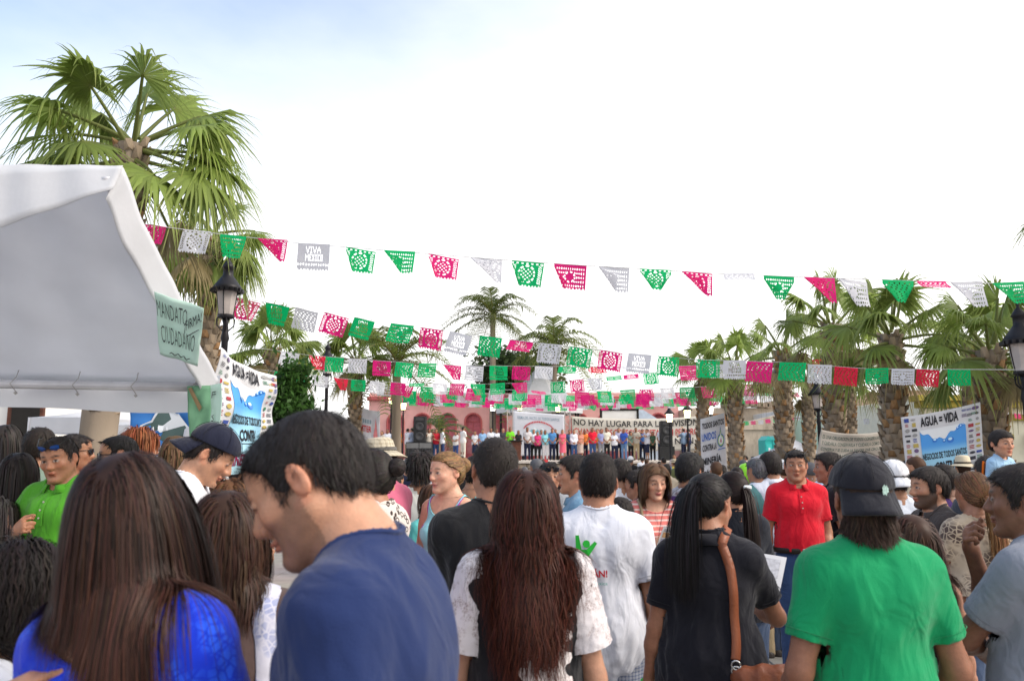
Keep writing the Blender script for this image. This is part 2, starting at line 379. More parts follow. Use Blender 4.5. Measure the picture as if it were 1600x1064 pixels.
# ------------------------------------------------------------------ people
SKIN = attr_mat('skin', rough=.46, bump=.3, bscale=260, spec=.35, sss=.12, var=.16)
HAIRM = attr_mat('hair', rough=.5, bump=.0, spec=.16)
HAIRF = attr_mat('hair_short', rough=.6, bump=.35, bscale=420, spec=.18)
def head_ops(f, c, Rm, sc, sex, fat=1.0, nose=1.0, detail=True):
    """adds a head to field f; c = centre, Rm = 3x3 rotation, sc = scale"""
    P = lambda x, y, z: c + Rm @ (np.array((x, y, z)) * sc)
    def E(p, r, k, rot=None, op=1): f.ell(P(*p), np.array(r) * sc, k * sc, Rm if rot is None else Rm @ rot, op)
    def K(a, b, r1, r2, k, op=1): f.cone(P(*a), P(*b), r1 * sc, r2 * sc, k * sc, op)
    fw = fat; jm = 1.0 if sex == 'm' else .9
    E((0, -.012, .03), (.076, .095, .086), .02)
    E((0, .03, -.025), (.062 * fw, .06, .085), .03)
    E((0, .045, .05), (.058, .042, .045), .03)
    for s in (-1, 1):
        K((s * .052 * fw, -.005, -.045), (s * .014, .066, -.098 if sex != 'c' else -.088), .024 * jm * fw, .019 * jm, .03)
        E((s * .04 * fw, .058, -.02), (.024 * fw, .024, .022), .02)
    E((0, .076, -.098 if sex != 'c' else -.086), (.02 * jm, .017, .016), .02)
    if detail:
        for s in (-1, 1):
            K((s * .04, .076, .026), (s * .014, .089, .024), .009, .009, .012)
            E((s * .031, .1, .006), (.02, .02, .013), .012, op=-1)
            E((s * .031, .079, .006), (.0155, .0135, .0125), .004)
            K((s * .012, .098, -.031), (s * .013, .092, -.03), .0085 * nose, .009 * nose, .008)
        K((0, .088, .016), (0, .109 + .006 * (nose - 1), -.026), .008 * nose, .0125 * nose, .01)
        K((0, .104, -.03), (0, .092, -.044), .007, .007, .012)
        E((0, .09, -.059), (.022, .012, .0062), .006)
        E((0, .088, -.0705), (.019, .0125, .0072), .006)
        E((0, .106, -.0648), (.026, .013, .0018), .004, op=-1)
        E((0, .092, -.083), (.02, .007, .006), .012, op=-1)
    for s in (-1, 1):
        ear = np.array(Matrix.Rotation(R(18 * s), 3, 'Z') @ Matrix.Rotation(R(-12), 3, 'X'))
        E((s * .081, -.016, -.003), (.0085, .0185, .0305), .006, ear)
        E((s * .0895, -.0105, .002), (.0075, .0112, .0195), .004, ear, op=-1); E((s * .087, -.004, -.006), (.0075, .0065, .008), .003, ear, op=-1)
def head_colour(V, c, Rm, sc, skin, lips=None, brow=(.02, .013, .01), beard=0, eyes=True, look=0, lid=.0, makeup=0):
    L = ((V - c) @ Rm) / sc; x, y, z = L.T; ax = np.abs(x)
    col = np.tile(np.array(skin, float), (len(V), 1))
    def mixc(m, k):
        m = np.clip(m, 0, 1)[:, None]; col[:] = col * (1 - m) + np.array(k) * m
    g = np.random.default_rng(3); q = np.sin(L @ g.normal(size=(3, 5)) * 45 + g.uniform(0, 6, 5)).mean(1)
    col *= (1 + .06 * q)[:, None]
    red = np.array(skin) * (1.12, .8, .75)
    mixc(.5 * np.exp(-(((ax - .042) / .02) ** 2 + ((z + .025) / .02) ** 2)) * (y > .02), red)
    mixc(.5 * np.exp(-((x / .014) ** 2 + ((z + .03) / .012) ** 2)) * (y > .07), red)
    mixc(.55 * np.exp(-(((ax - .083) / .012) ** 2)) * (np.abs(z) < .045) * (y < .02) * (ax > .074), red)
    if beard:
        b = (y > -.005) * np.clip((-.03 - z + .25 * np.clip(.05 - y, 0, .1)) / .012, 0, 1)
        mo = np.exp(-((z + .047) / .006) ** 2) * (ax < .028) * (y > .07)
        b = np.maximum(b * (ax > .02) + b * (z < -.075) * (ax <= .02), mo) * (z > -.125)
        b = np.maximum(b, (ax > .055) * (y > .0) * (y < .035) * (z < .0) * (z > -.06))
        mixc(beard * b * (y > -.01), np.array((.03, .022, .018)) + np.array(skin) * .12)
    if lips is None: lips = np.array(skin) * (.95, .55, .55)
    mixc(1.3 * np.exp(-(((ax) / .021) ** 4 + ((z + .065) / .0105) ** 4)) * (y > .07), lips)
    mixc(1.0 * np.exp(-(((ax) / .024) ** 4 + ((z + .0648) / .0022) ** 2)) * (y > .065), np.array(skin) * .25)
    mixc(1.15 * np.exp(-(((ax - .032) / .018) ** 4 + ((z - .0285 - .12 * (.03 - np.abs(ax - .03))) / .0045) ** 2)) * (y > .05), brow)
    if eyes:
        ez = z - .0055; ex = ax - .031
        op = np.exp(-((ex / .0125) ** 4 + (ez / (.0052 * (1 - lid) + 1e-4)) ** 4)) * (y > .06)
        mixc(.3 * np.exp(-((ex / .016) ** 4 + (ez / .0095) ** 4)) * (y > .06), np.array(skin) * .5)  # eye-socket shading painted into the skin colour
        mixc(1.3 * op, (.55, .5, .47))
        iris = np.exp(-(((x - np.sign(x) * .031 - look) / .0058) ** 4 + (ez / .006) ** 4)) * (op > .3)
        mixc(1.5 * iris, (.018, .01, .008))
        lash = np.exp(-(((ez - .0055 * (1 - lid) + 120 * ex ** 2 * .3) / .0022) ** 2)) * (np.abs(ex) < .016) * (y > .06)
        mixc(1.1 * lash, (.015, .01, .009))
    return col
_hand_cache = {}
def hand_mesh(pose, vox):
    """right hand; wrist at origin, fingers along -z... +z out, thumb side +x, palm faces +y"""
    key = (pose, round(vox, 4))
    if key in _hand_cache: return _hand_cache[key]
    c1, c2 = {'relax': (22, 26), 'grip': (62, 70), 'flat': (6, 8), 'fist': (80, 95)}[pose]
    f = Field(); f.cone((0, 0, -.03), (0, 0, .02), .0255, .027, .02)
    f.ell((.002, 0, .05), (.04, .0155, .05), .018)
    for i, (x, ln) in enumerate(((.03, .070), (.0095, .080), (-.0115, .074), (-.031, .058))):
        p = np.array((x, 0, .086 - .004 * abs(i - 1))); a = R(c1 * (.9 + .08 * i)); sp_ = R((x) * 190)
        for j, fr in enumerate((.45, .31, .24)):
            d = np.array((math.sin(sp_) * math.cos(a), math.sin(a), math.cos(a) * math.cos(sp_))); q = p + d * ln * fr
            f.cone(p, q, .0092 - .0008 * j, .0085 - .001 * j, .004); p = q; a += R(c2 * (.9 + .06 * i))
    t0 = np.array((.022, .004, .02)); t1 = t0 + np.array((.028, .01 + c1 * .0001, .032)); t2 = t1 + np.array((.012 - c1 * .0002, .01 + c1 * .0002, .032)); t3 = t2 + np.array((.0 - c2 * .0001, .004, .024))
    f.cone(t0, t1, .016, .0125, .012); f.cone(t1, t2, .0115, .0098, .004); f.cone(t2, t3, .0098, .008, .004)
    V, Q = net(f, vox); _hand_cache[key] = (V, Q); return V, Q
def ik(S, W, hint, l1=.285, l2=.25):
    d = W - S; L = np.linalg.norm(d)
    if L > (l1 + l2) * .995: W = S + d / L * (l1 + l2) * .995; d = W - S; L = np.linalg.norm(d)
    u = d / L; a = (l1 ** 2 - l2 ** 2 + L ** 2) / (2 * L); h = math.sqrt(max(l1 ** 2 - a ** 2, 0))
    n = hint - u * (hint @ u); n /= np.linalg.norm(n) + 1e-9
    return S + u * a + n * h, W
ARMS = {  # wrist (right side, x outward), elbow hint, palm normal, hand pose
    'down': ((.25, .05, .88), (.3, -1, 0), (-1, .2, 0), 'relax'),
    'down2': ((.27, -.02, .875), (.5, -1, 0), (-.8, .1, 0), 'relax'),
    'clasp': ((.035, .2, .97), (1, -.4, -.3), (-.5, -1, 0), 'grip'),
    'fold': ((-.06, .215, 1.13), (1, -.1, -.6), (0, -1, .2), 'grip'),
    'foldlow': ((-.09, .2, 1.07), (1, -.1, -.6), (0, -1, .2), 'grip'),
    'read': ((.12, .30, 1.16), (.6, -.3, -1), (-1, 0, .4), 'grip'),
    'chest': ((.06, .24, 1.20), (1, -.2, -.8), (-.6, -1, 0), 'grip'),
    'chin': ((.03, .2, 1.42), (.7, .1, -1), (0, -1, .3), 'grip'),
    'phone': ((.12, .33, 1.47), (.5, .1, -1), (-.4, 1, 0), 'grip'),
    'hip': ((.17, .06, .98), (1, -.5, 0), (-1, 0, 0), 'grip'),
    'back': ((.05, -.17, .95), (1, -.5, 0), (0, 1, 0), 'relax'),
    'pocket': ((.17, .1, .90), (.6, -1, 0), (-1, 0, 0), 'relax'),
    'up': ((.28, .22, 1.72), (1, -.2, -.5), (0, 1, 0), 'flat'),
}
def person(label, px, ytop, D, yaw, h=None, sex='m', fat=1.0, lean=0, head=(0, 0, 0), skin=(.40, .215, .135), arms=('down', 'down'),
           hair=('short', (.012, .009, .008)), shirt=('tee', (.3, .3, .3)), pants=('jeans', (.06, .09, .16)), group=None, q=None, seed=None,
           beard=0, lid=0, look=0, lips=None, hs=1.0, hem=None, neck=None, shoes=(.05, .04, .035), z0=0.0, stoop=0, fem=None, nose=1.0, rolls=0, roll=0, collar=None, brow=(.02, .013, .01), name='person', sh_off=0.0, tuck=False, cast=None):
    global _seed
    _seed += 1; seed = _seed if seed is None else seed
    g = np.random.default_rng(seed)
    q = D if q is None else q
    skin = tuple(np.array(skin) * (1.05, .99, .93))
    far = q >= 7
    if far: fat = 1.0 if fat < 1.06 else 1.12; q = 9.0 if q < 12 else 16.0; seed = 500 + seed % 3
    vb = min(max(.0075 * q, .018), .036); vh = min(max(.0023 * q, .0033), .026); vc = min(max(.005 * q, .0095), .036)
    fem = (sex == 'f') if fem is None else fem
    if abs(((yaw + head[0] + 180) % 360) - 180) < 48: vh *= 1.7   # only the back of the head shows
    hs = hs * .97
    hipx, shx = (.092, .140) if fem else (.088, .156)
    if sex == 'c': shx = .15
    shx *= .55 + .45 * fat
    rl = Matrix.Rotation(R(roll), 4, 'Y')
    Tl = Matrix.Translation((0, 0, .95)) @ Matrix.Rotation(-R(lean), 4, 'X') @ rl @ Matrix.Translation((0, 0, -.95))
    Tl = np.array(Tl)
    tl = lambda p: (Tl @ np.array((*p, 1)))[:3]
    TR = Tl[:3, :3]
    # head frame (stoop = extra forward offset of the neck)
    nb = tl((0, -.02, 1.43)); npv = tl((0, .0 + stoop, 1.515))
    Rm = TR @ rotm(*head)
    hc = npv + Rm @ np.array((0, .018, .088)) * hs
    sc = 1.0 * hs
    f = Field()
    E = lambda p, r, k=.06, F_=None: (F_ or f).ell(tl(p), r, k, TR)
    def torso(F_, e=0.0, loose=0.0):
        w = fat
        if fem:
            E((0, -.005, .94), (.172 * w + e, .118 * w + e, .13 + e), .05, F_); E((0, .0, 1.09), (.128 * w + e + loose, .095 * w + e + loose, .15), .07, F_)
            E((0, -.008, 1.27), (.143 * w + e, .1 * w + e, .16), .07, F_)
            for s in (-1, 1): E((s * .068, .078, 1.255), (.062 + e * .6, .058 + e * .6, .06 + e * .6), .04, F_)
        else:
            E((0, -.005, .95), (.158 * w + e, .113 * w + e, .13 + e), .05, F_); E((0, .004 * w, 1.10), (.138 * w + e + loose, .106 * w + e + loose, .16), .07, F_)
            E((0, -.008, 1.275), (.152 * w + e, .112 * w + e, .165), .07, F_)
            for s in (-1, 1): E((s * .072, .05, 1.31), (.07 * w + e, .05 + e, .06 + e), .05, F_); E((s * .075, -.065, 1.34), (.065 * w + e, .045 + e, .09 + e), .05, F_)
        F_.cone(tl((-shx + .02, -.012, 1.39)), tl((shx - .02, -.012, 1.39)), .058 + e, .058 + e, .05)
        for s in (-1, 1): F_.cone(tl((s * .025, -.018, 1.47)), tl((s * (shx - .045), -.014, 1.415)), .045 + e * .7, .04 + e * .8, .045)
    torso(f)
    nr = .052 if fem else .059 * (.6 + .4 * fat)
    if sex == 'c': nr = .045
    f.cone(nb, npv + Rm @ np.array((0, -.008, .03)) * hs, nr * 1.1, nr, .035)
    ah = []
    for s, spec in zip((1, -1), arms):
        W, hint, pn, pose = ARMS[spec] if isinstance(spec, str) else spec
        S = tl((s * shx, -.012, 1.39)); W = tl((W[0] * s, W[1], W[2])); hint = TR @ np.array((hint[0] * s, hint[1], hint[2])); pn = TR @ np.array((pn[0] * s, pn[1], pn[2]))
        al = .95 if fem else 1.0
        Eb, W = ik(S, W, hint, .285 * al, .25 * al)
        ar = (.86 if fem else 1.0) * (.7 + .3 * fat)
        f.cone(S, Eb, .052 * ar, .039 * ar, .03); f.ell((S * .62 + Eb * .38), (.05 * ar, .047 * ar, .07), .03); f.cone(Eb, W, .039 * ar, .0265 * ar, .02)
        f.ell(Eb * .7 + W * .3, (.041 * ar,) * 3, .03)
        ah.append((s, S, Eb, W, pn, pose, ar))
    for s in (-1, 1):
        f.cone((s * hipx, 0, .9), (s * .1, .012, .49), .086 * fat, .055, .05); f.cone((s * .1, .012, .49), (s * .105, -.015, .09), .053, .036, .03)
        f.ell((s * .1, -.02, .36), (.052, .056, .1), .03)
        f.cone((s * .105, -.03, .045), (s * .12, .13, .035), .036, .03, .03)
    # ---- root
    hh = (hc + Rm @ np.array((0, 0, .118)) * sc)[2]
    if h is None:
        h = at(px, ytop, D).z - z0
    s_ = h / hh
    wp = at(px, 700, D); cy, sy = math.cos(R(yaw)), math.sin(R(yaw))
    root = empty(name, (wp.x - (cy * hc[0] - sy * hc[1]) * s_, D - (sy * hc[0] + cy * hc[1]) * s_, z0), R(yaw), s_)
    tag(root, label, 'person' if sex != 'c' else 'child', group)
    # ---- body skin: torso and limbs coarse, head and hands fine, one mesh
    nd = npv - nb; nd /= np.linalg.norm(nd); nm = nb + (npv - nb) * .55
    pl = lambda x, y, z: (x - nm[0]) * nd[0] + (y - nm[1]) * nd[1] + (z - nm[2]) * nd[2]
    bkey = ('b', sex, fem, fat, str(arms), tuple(np.round(skin, 2)), head, lean, stoop, q, hs, beard) if far else None
    if bkey in PCACHE: bm_ = PCACHE[bkey]
    else: bm_ = None
    fb = f; V1, Q1 = net(fb, vb, cuts=[pl]) if bm_ is None else (None, None)
    fh = Field(); fh.ops = [o for o in f.ops if o[5][2] > 1.3]
    head_ops(fh, hc, Rm, sc, sex, fat=.55 + .45 * fat, nose=nose, detail=vh < .02)
    if bm_ is None: V2, Q2 = net(fh, vh, lo=hc - .17 * sc - .02, hi=hc + .17 * sc + .02, cuts=[lambda x, y, z: -pl(x, y, z) - .004, lambda x, y, z: np.sqrt((x - hc[0]) ** 2 + (y - hc[1]) ** 2 + (z - hc[2]) ** 2) - .168 * sc])
    if bm_ is None: Vs, Qs, Cs = [V1, V2], [Q1, Q2 + len(V1)], [np.tile(np.array(skin), (len(V1), 1)), head_colour(V2, hc, Rm, sc, skin, lips, brow, beard, vh < .02, look, lid)]
    n = len(V1) + len(V2) if bm_ is None else 0
    hands = []
    if bm_ is not None: Vs, Qs, Cs = [], [], []
    for s, S, Eb, W, pn, pose, ar in ah:
        Vh, Qh = hand_mesh(pose, min(max(.0028 * q, .0048), .012))
        z = W - Eb; z /= np.linalg.norm(z); y = pn - z * (pn @ z); y /= np.linalg.norm(y); x = np.cross(y, z)
        Mh = np.stack([x * s, y, z], 1)
        if np.linalg.det(np.stack([x, y, z], 1)) < 0: pass
        hsz = (.9 if fem else 1.0) * (.85 if sex == 'c' else 1)
        # thumb forward: choose the side of the hand pointing up/forward
        tx = np.array((0, 1., .6)) @ TR.T
        flip = 1 if (x @ tx) > 0 else -1
        Vw = (Vh * (flip, 1, 1) * hsz) @ np.stack([x, y, z], 1).T + W
        Vs.append(Vw); Qs.append((Qh if flip > 0 else Qh[:, ::-1]) + n); n += len(Vw); Cs.append(np.tile(np.array(skin) * (1.0, .97, .95), (len(Vw), 1)))
        hands.append((W, x * flip, y, z))
    if bm_ is None:
        bm_ = mesh('body', np.concatenate(Vs), np.concatenate(Qs), SKIN, True, np.concatenate(Cs))
        if far: PCACHE[bkey] = bm_
    obj('body', bm_, root)
    info = dict(root=root, hc=hc, Rm=Rm, sc=sc, tl=tl, TR=TR, hands=hands, arms=ah, s=s_, field=f, shx=shx, fat=fat, q=q, seed=seed, vh=vh, fh=fh, npv=npv, nb=nb)
    # ---- shirt
    kind, scol = shirt[0], shirt[1]
    smat = cloth(scol, *shirt[2:]) if not isinstance(scol, bpy.types.Material) else scol
    e = {'tee': .014, 'polo': .014, 'shirt': .016, 'long': .016, 'tank': .008, 'blouse': .014, 'none': 0}[kind] + sh_off
    hemz = hem if hem is not None else {'tee': .86, 'polo': .87, 'shirt': .86, 'long': .86, 'tank': .86, 'blouse': .85, 'none': 1}[kind]
    if tuck: hemz = .985
    if kind != 'none':
        sf = Field(); torso(sf, e, .018)
        if kind == 'tee' or kind == 'polo' or kind == 'shirt' or kind == 'long' or kind == 'blouse':
            E((0, -.002, .98), (.16 * fat + e + .012 - (.02 if tuck else 0), .112 * fat + e + .014 - (.015 if tuck else 0), .2), .08, sf)
        tcut = {'tee': .68, 'polo': .68, 'shirt': .8, 'long': 9, 'blouse': .55, 'tank': 0}[kind]
        clips = []
        for s, S, Eb, W, pn, pose, ar in ah:
            if kind == 'long':
                sf.cone(S, Eb, .06 * ar + .012, .05 * ar + .01, .03); Wc = Eb + (W - Eb) * .92; sf.cone(Eb, Wc, .05 * ar + .008, .034 * ar + .009, .02)
                d = (W - Eb) / np.linalg.norm(W - Eb); pc = Eb + (W - Eb) * .93
                clips.append((pc, d, len(sf.ops) - 1))
            elif kind != 'tank':
                En = S + (Eb - S) * (tcut + .12); fl = .015 if kind != 'blouse' else .024
                sf.cone(S, En, .057 * ar + .012, .045 * ar + fl, .035); d = (Eb - S) / np.linalg.norm(Eb - S); pc = S + (Eb - S) * tcut
                clips.append((pc, d, len(sf.ops) - 1))
        cf = []
        armops = {k_ for _, _, k_ in clips} | ({k_ - 1 for _, _, k_ in clips} if kind == 'long' else set())
        tf_ = Field(); tf_.ops = [o for i_, o in enumerate(sf.ops) if i_ not in armops]
        for pc, d, ki in clips:
            def c_(x, y, z, pc=pc, d=d, ki=ki):
                u = (x - pc[0]) * d[0] + (y - pc[1]) * d[1] + (z - pc[2]) * d[2]
                return np.where((Field.dist(sf.ops[ki], x, y, z) < .02) & (tf_.pts(np.stack([x, y, z], 1)) > .008), u, -1.0)
            c_.g = d; cf.append(c_)
        hp = tl((0, 0, hemz)); hn = TR @ np.array((0, .0, -1.0))
        cf.append(lambda x, y, z: (x - hp[0]) * hn[0] + (y - hp[1]) * hn[1] + (z - hp[2]) * hn[2])
        nk = neck or {'tee': (.082, .088, .075, .012), 'polo': (.08, .09, .08, .02), 'shirt': (.08, .095, .09, .025), 'long': (.082, .09, .08, .015), 'tank': (.125, .13, .19, .03), 'blouse': (.115, .11, .12, .02)}[kind]
        nc = tl((0, nk[3], 1.495)); nkr = np.array(nk[:3])
        def nclip(x, y, z):
            u = (x - nc[0]) * TR[0, 0] + (y - nc[1]) * TR[1, 0] + (z - nc[2]) * TR[2, 0]; v = (x - nc[0]) * TR[0, 1] + (y - nc[1]) * TR[1, 1] + (z - nc[2]) * TR[2, 1]; w = (x - nc[0]) * TR[0, 2] + (y - nc[1]) * TR[1, 2] + (z - nc[2]) * TR[2, 2]
            return (1 - np.sqrt((u / nkr[0]) ** 2 + (v / nkr[1]) ** 2 + (np.minimum(w, 0) / nkr[2]) ** 2)) * nkr[0]
        cf.append(nclip)
        if kind == 'tank':
            for s in (-1, 1):
                ac = tl((s * (shx + .028), 0, 1.365))
                cf.append(lambda x, y, z, ac=ac: (1 - np.sqrt(((x - ac[0]) / .085) ** 2 + ((y - ac[1]) / .14) ** 2 + ((z - ac[2]) / .135) ** 2)) * .085)
        skey = ('s', sex, fem, fat, str(arms), kind, hemz, tuck, lean, q, str(neck), seed) if far else None
        if skey in PCACHE: sme = PCACHE[skey]
        else:
          V, Q = net(sf, vc, cuts=cf)
          V = V + vnorm(V, Q) * wrinkle(V / (1, 1, 1.5), seed, .0048 if kind != 'tank' else .002, (.06, .17), 9)[:, None] * np.interp(V[:, 2], [.9, 1.2, 1.42, 1.5], [1.3, 1.0, .5, .15])[:, None]
          sme = mesh('shirt', V, Q, smat, True)
          if far: PCACHE[skey] = sme
        so_ = obj('shirt' if kind in ('tee', 'polo', 'shirt', 'long') else ('tank_top' if kind == 'tank' else 'blouse'), sme, root); setmat(so_, smat)
        if vc < .014:
            so_m = so_.modifiers.new('thick', 'SOLIDIFY'); so_m.thickness = .003; so_m.offset = 1
        if q < 3.4 and kind in ('tee', 'polo', 'shirt'):   # armhole and sleeve-hem seams
            sm_ = cloth(tuple(c * .86 for c in scol)) if not isinstance(scol, bpy.types.Material) else smat
            for (s, S, Eb, W, pn, pose, ar), (pc, d, ki) in zip(ah, clips):
                for cc_, nn_, rr_ in ((pc - d * .022, d, .13),):
                    nn_ = nn_ / np.linalg.norm(nn_); a1 = np.cross(nn_, (0, 1., 0)); a1 /= np.linalg.norm(a1); a2 = np.cross(nn_, a1); ps_ = []
                    for k_ in range(37):
                        dr = a1 * math.cos(k_ * math.pi / 18) + a2 * math.sin(k_ * math.pi / 18); p_ = np.array([cc_ + dr * rr_]); ok_ = False
                        for _ in range(26):
                            d_ = sf.pts(p_)[0]
                            if d_ < .0012: ok_ = True; break
                            p_ = p_ - dr * max(d_ * .8, .0008)
                            if np.linalg.norm(p_[0] - cc_) < .02: break
                        ps_.append((p_[0] + dr * .003) if ok_ else None)
                    run = []
                    sb_ = MB()
                    for p_ in ps_ + [None]:
                        if p_ is not None and (not run or np.linalg.norm(p_ - run[-1]) < .04): run.append(p_)
                        else:
                            if len(run) > 3: sb_.tube(run, .0014, 4, cap=False)
                            run = [] if p_ is None else [p_]
                    if sb_.V: obj('seam', mesh('seam', sb_.V, sb_.F, sm_, True), so_)
        # ribbed band round the neckline
        TH = np.linspace(0, 2 * math.pi, 57)[:-1]; WW = np.linspace(.09, -nkr[2] * .999, 70); sh_ = np.sqrt(np.clip(1 - (np.minimum(WW, 0) / nkr[2]) ** 2, 0, 1))
        gl = np.stack([np.cos(TH)[:, None] * sh_[None] * nkr[0], np.sin(TH)[:, None] * sh_[None] * nkr[1], np.tile(WW, (len(TH), 1))], -1).reshape(-1, 3) @ TR.T + nc
        ins = (sf.pts(gl) < 0).reshape(len(TH), len(WW)); k1 = np.where(ins.any(1), ins.argmax(1), -1)
        if (k1 > 0).all() and vc < .02:
            loop = gl.reshape(len(TH), len(WW), 3)[np.arange(len(TH)), k1]
            for _ in range(2): loop = (np.roll(loop, 1, 0) + loop + np.roll(loop, -1, 0)) / 3
            rad_ = .0075 if kind not in ('tank', 'blouse') else .004; Vb = []; Fb = []; nT = len(TH); axz = TR @ np.array((0, 0, 1.))
            for i_ in range(nT):
                t_ = loop[(i_ + 1) % nT] - loop[i_ - 1]; t_ /= np.linalg.norm(t_); o_ = loop[i_] - nc; o_ -= t_ * (o_ @ t_); o_ /= np.linalg.norm(o_) + 1e-9; b_ = np.cross(t_, o_)
                for a_ in range(6): Vb.append(loop[i_] + o_ * math.cos(a_ * 1.0472) * rad_ * 1.25 + b_ * math.sin(a_ * 1.0472) * rad_ * .75)
            for i_ in range(nT):
                for a_ in range(6): Fb.append((i_ * 6 + a_, i_ * 6 + (a_ + 1) % 6, ((i_ + 1) % nT) * 6 + (a_ + 1) % 6, ((i_ + 1) % nT) * 6 + a_))
            obj('neck_band', mesh('neck_band', Vb, Fb, smat, True), so_)
        info['shirt'] = so_; info['sf'] = sf; info['smat'] = smat
        if kind in ('polo', 'shirt') or collar:
            n_ = 28; Vv = []; Ff = []
            for i in range(n_ + 1):
                a = -math.pi / 2 + .30 + (2 * math.pi - .6) * i / n_   # opening at the front (+y)
                a2 = a + math.pi
                dx, dy = math.cos(a2), math.sin(a2)
                fz = .5 + .5 * dy
                for rx, ry, zz in ((.073, .078, 1.452 - .035 * fz), (.068, .072, 1.487 - .03 * fz), (.074, .08, 1.49 - .032 * fz), (.1 + .002 * fz, .1 - .004 * fz, 1.452 - .035 * fz)):
                    k_ = nr / .059
                    Vv.append(tl((dx * rx * (.4 + .6 * k_), dy * ry * (.5 + .5 * k_) - .008, zz)))
            for i in range(n_):
                for j in range(3): Ff.append((i * 4 + j, (i + 1) * 4 + j, (i + 1) * 4 + j + 1, i * 4 + j + 1))
            co = obj('collar', mesh('collar', Vv, Ff, smat, True), so_)
            cm = co.modifiers.new('thick', 'SOLIDIFY'); cm.thickness = .003
        if kind in ('polo', 'shirt') and vc < .02 and abs((yaw % 360) - 180) < 95:
            pk = MB(); ptsk = []
            for i in range(8):
                p0 = np.array([tl((0, .3, 1.395 - .02 * i))]); dv = TR @ np.array((0, -1., 0)); 
                for _ in range(30):
                    d_ = sf.pts(p0)[0]
                    if d_ < .0015: break
                    p0 = p0 + dv * max(d_ * .8, .001)
                ptsk.append(p0[0] + TR @ np.array((0, .004, 0)))
            xr = TR @ np.array((1., 0, 0))
            Vp = [p + xr * k * .015 for p in ptsk for k in (-1, 1)]
            pk.add(Vp, [(2 * i, 2 * i + 1, 2 * i + 3, 2 * i + 2) for i in range(7)])
            po = pk.build('placket', smat, so_); po.modifiers.new('thick', 'SOLIDIFY').thickness = .003
            for i in (1, 3, 5):
                b_ = MB(); b_.lathe([(.0, -.001), (.005, 0), (.005, .002), (0, .002)], 8)
                M_ = Matrix.Translation(Vector(ptsk[i] + TR @ np.array((0, .004, 0)))) @ Matrix.Rotation(R(-90), 4, 'X')
                b_.V = [tuple(M_ @ Vector(v)) for v in b_.V]; b_.build('button', mat('button', (.5, .47, .42), rough=.4), so_)
    # ---- trousers / skirt
    pk_, pcol = pants[0], pants[1]
    pmat = cloth(pcol, *pants[2:]) if not isinstance(pcol, bpy.types.Material) else pcol
    if pk_ != 'none':
        tf = Field(); w = fat
        tf.ell((0, -.005, .93), ((.178 if fem else .164) * w + .006, .12 * w + .006, .14), .05)
        bot = {'jeans': .05, 'slacks': .05, 'shorts': .42, 'skirt': .42, 'dress': .45}[pk_]
        if pk_ in ('skirt', 'dress'):
            tf.cone((0, 0, .9), (0, .0, bot - .1), .165 * w, .19 * w, .06)
        else:
            for s in (-1, 1):
                tf.cone((s * hipx, 0, .9), (s * .1, .012, .49), .095 * w, .07, .04); tf.cone((s * .1, .012, .49), (s * .105, -.012, .04), .07 if pk_ != 'shorts' else .085, .058 if pk_ == 'jeans' else .064, .03)
        tp = tl((0, 0, 1.0))
        tv = min(max(vc * 2.2, .022), .036) if q < 3 else .036; tkey = ('t', fem, round(fat, 1), pk_, tv)
        if tkey not in PCACHE:
          V, Q = net(tf, tv, cuts=[lambda x, y, z: z - 1.0 + 0 * x + 0 * y, lambda x, y, z: bot - z + 0 * x + 0 * y])
          V = V + vnorm(V, Q) * wrinkle(V, seed + 50, .003)[:, None]; PCACHE[tkey] = mesh('trousers', V, Q, pmat, True)
        o_ = obj({'skirt': 'skirt', 'dress': 'skirt', 'shorts': 'shorts'}.get(pk_, 'trousers'), PCACHE[tkey], root); setmat(o_, pmat)
    # ---- shoes
    for s in (-1, 1):
        if ('shoe', s) not in PCACHE:
            sh = Field(); sh.cone((s * .105, -.035, .045), (s * .118, .12, .04), .044, .038, .03); sh.cone((s * .105, -.03, .06), (s * .105, -.02, .1), .043, .042, .03)
            V, Q = net(sh, .018, clips=[lambda x, y, z: .0 - z + 0 * x + 0 * y, lambda x, y, z: z - .1 + 0 * x + 0 * y]); PCACHE[('shoe', s)] = mesh('shoe', V, Q, None, True)
        o_ = obj('shoe', PCACHE[('shoe', s)], root); setmat(o_, mat('shoe_%.2f' % shoes[0], shoes, rough=.5))
    make_hair(info, hair, sex)
    return info
_seed = 100
PCACHE = {}
HLY = [-.14, -.075, -.045, -.035, -.005, .004, .026, .036, .06, .1]
HLZ = {'m': [-.060, -.056, -.042, .015, .026, -.014, -.014, .04, .064, .072], 'u': [-.07, -.066, -.05, .008, .022, .03, .036, .052, .069, .077], 'f': [-.085, -.085, -.06, -.01, .012, -.005, -.01, .03, .066, .074]}
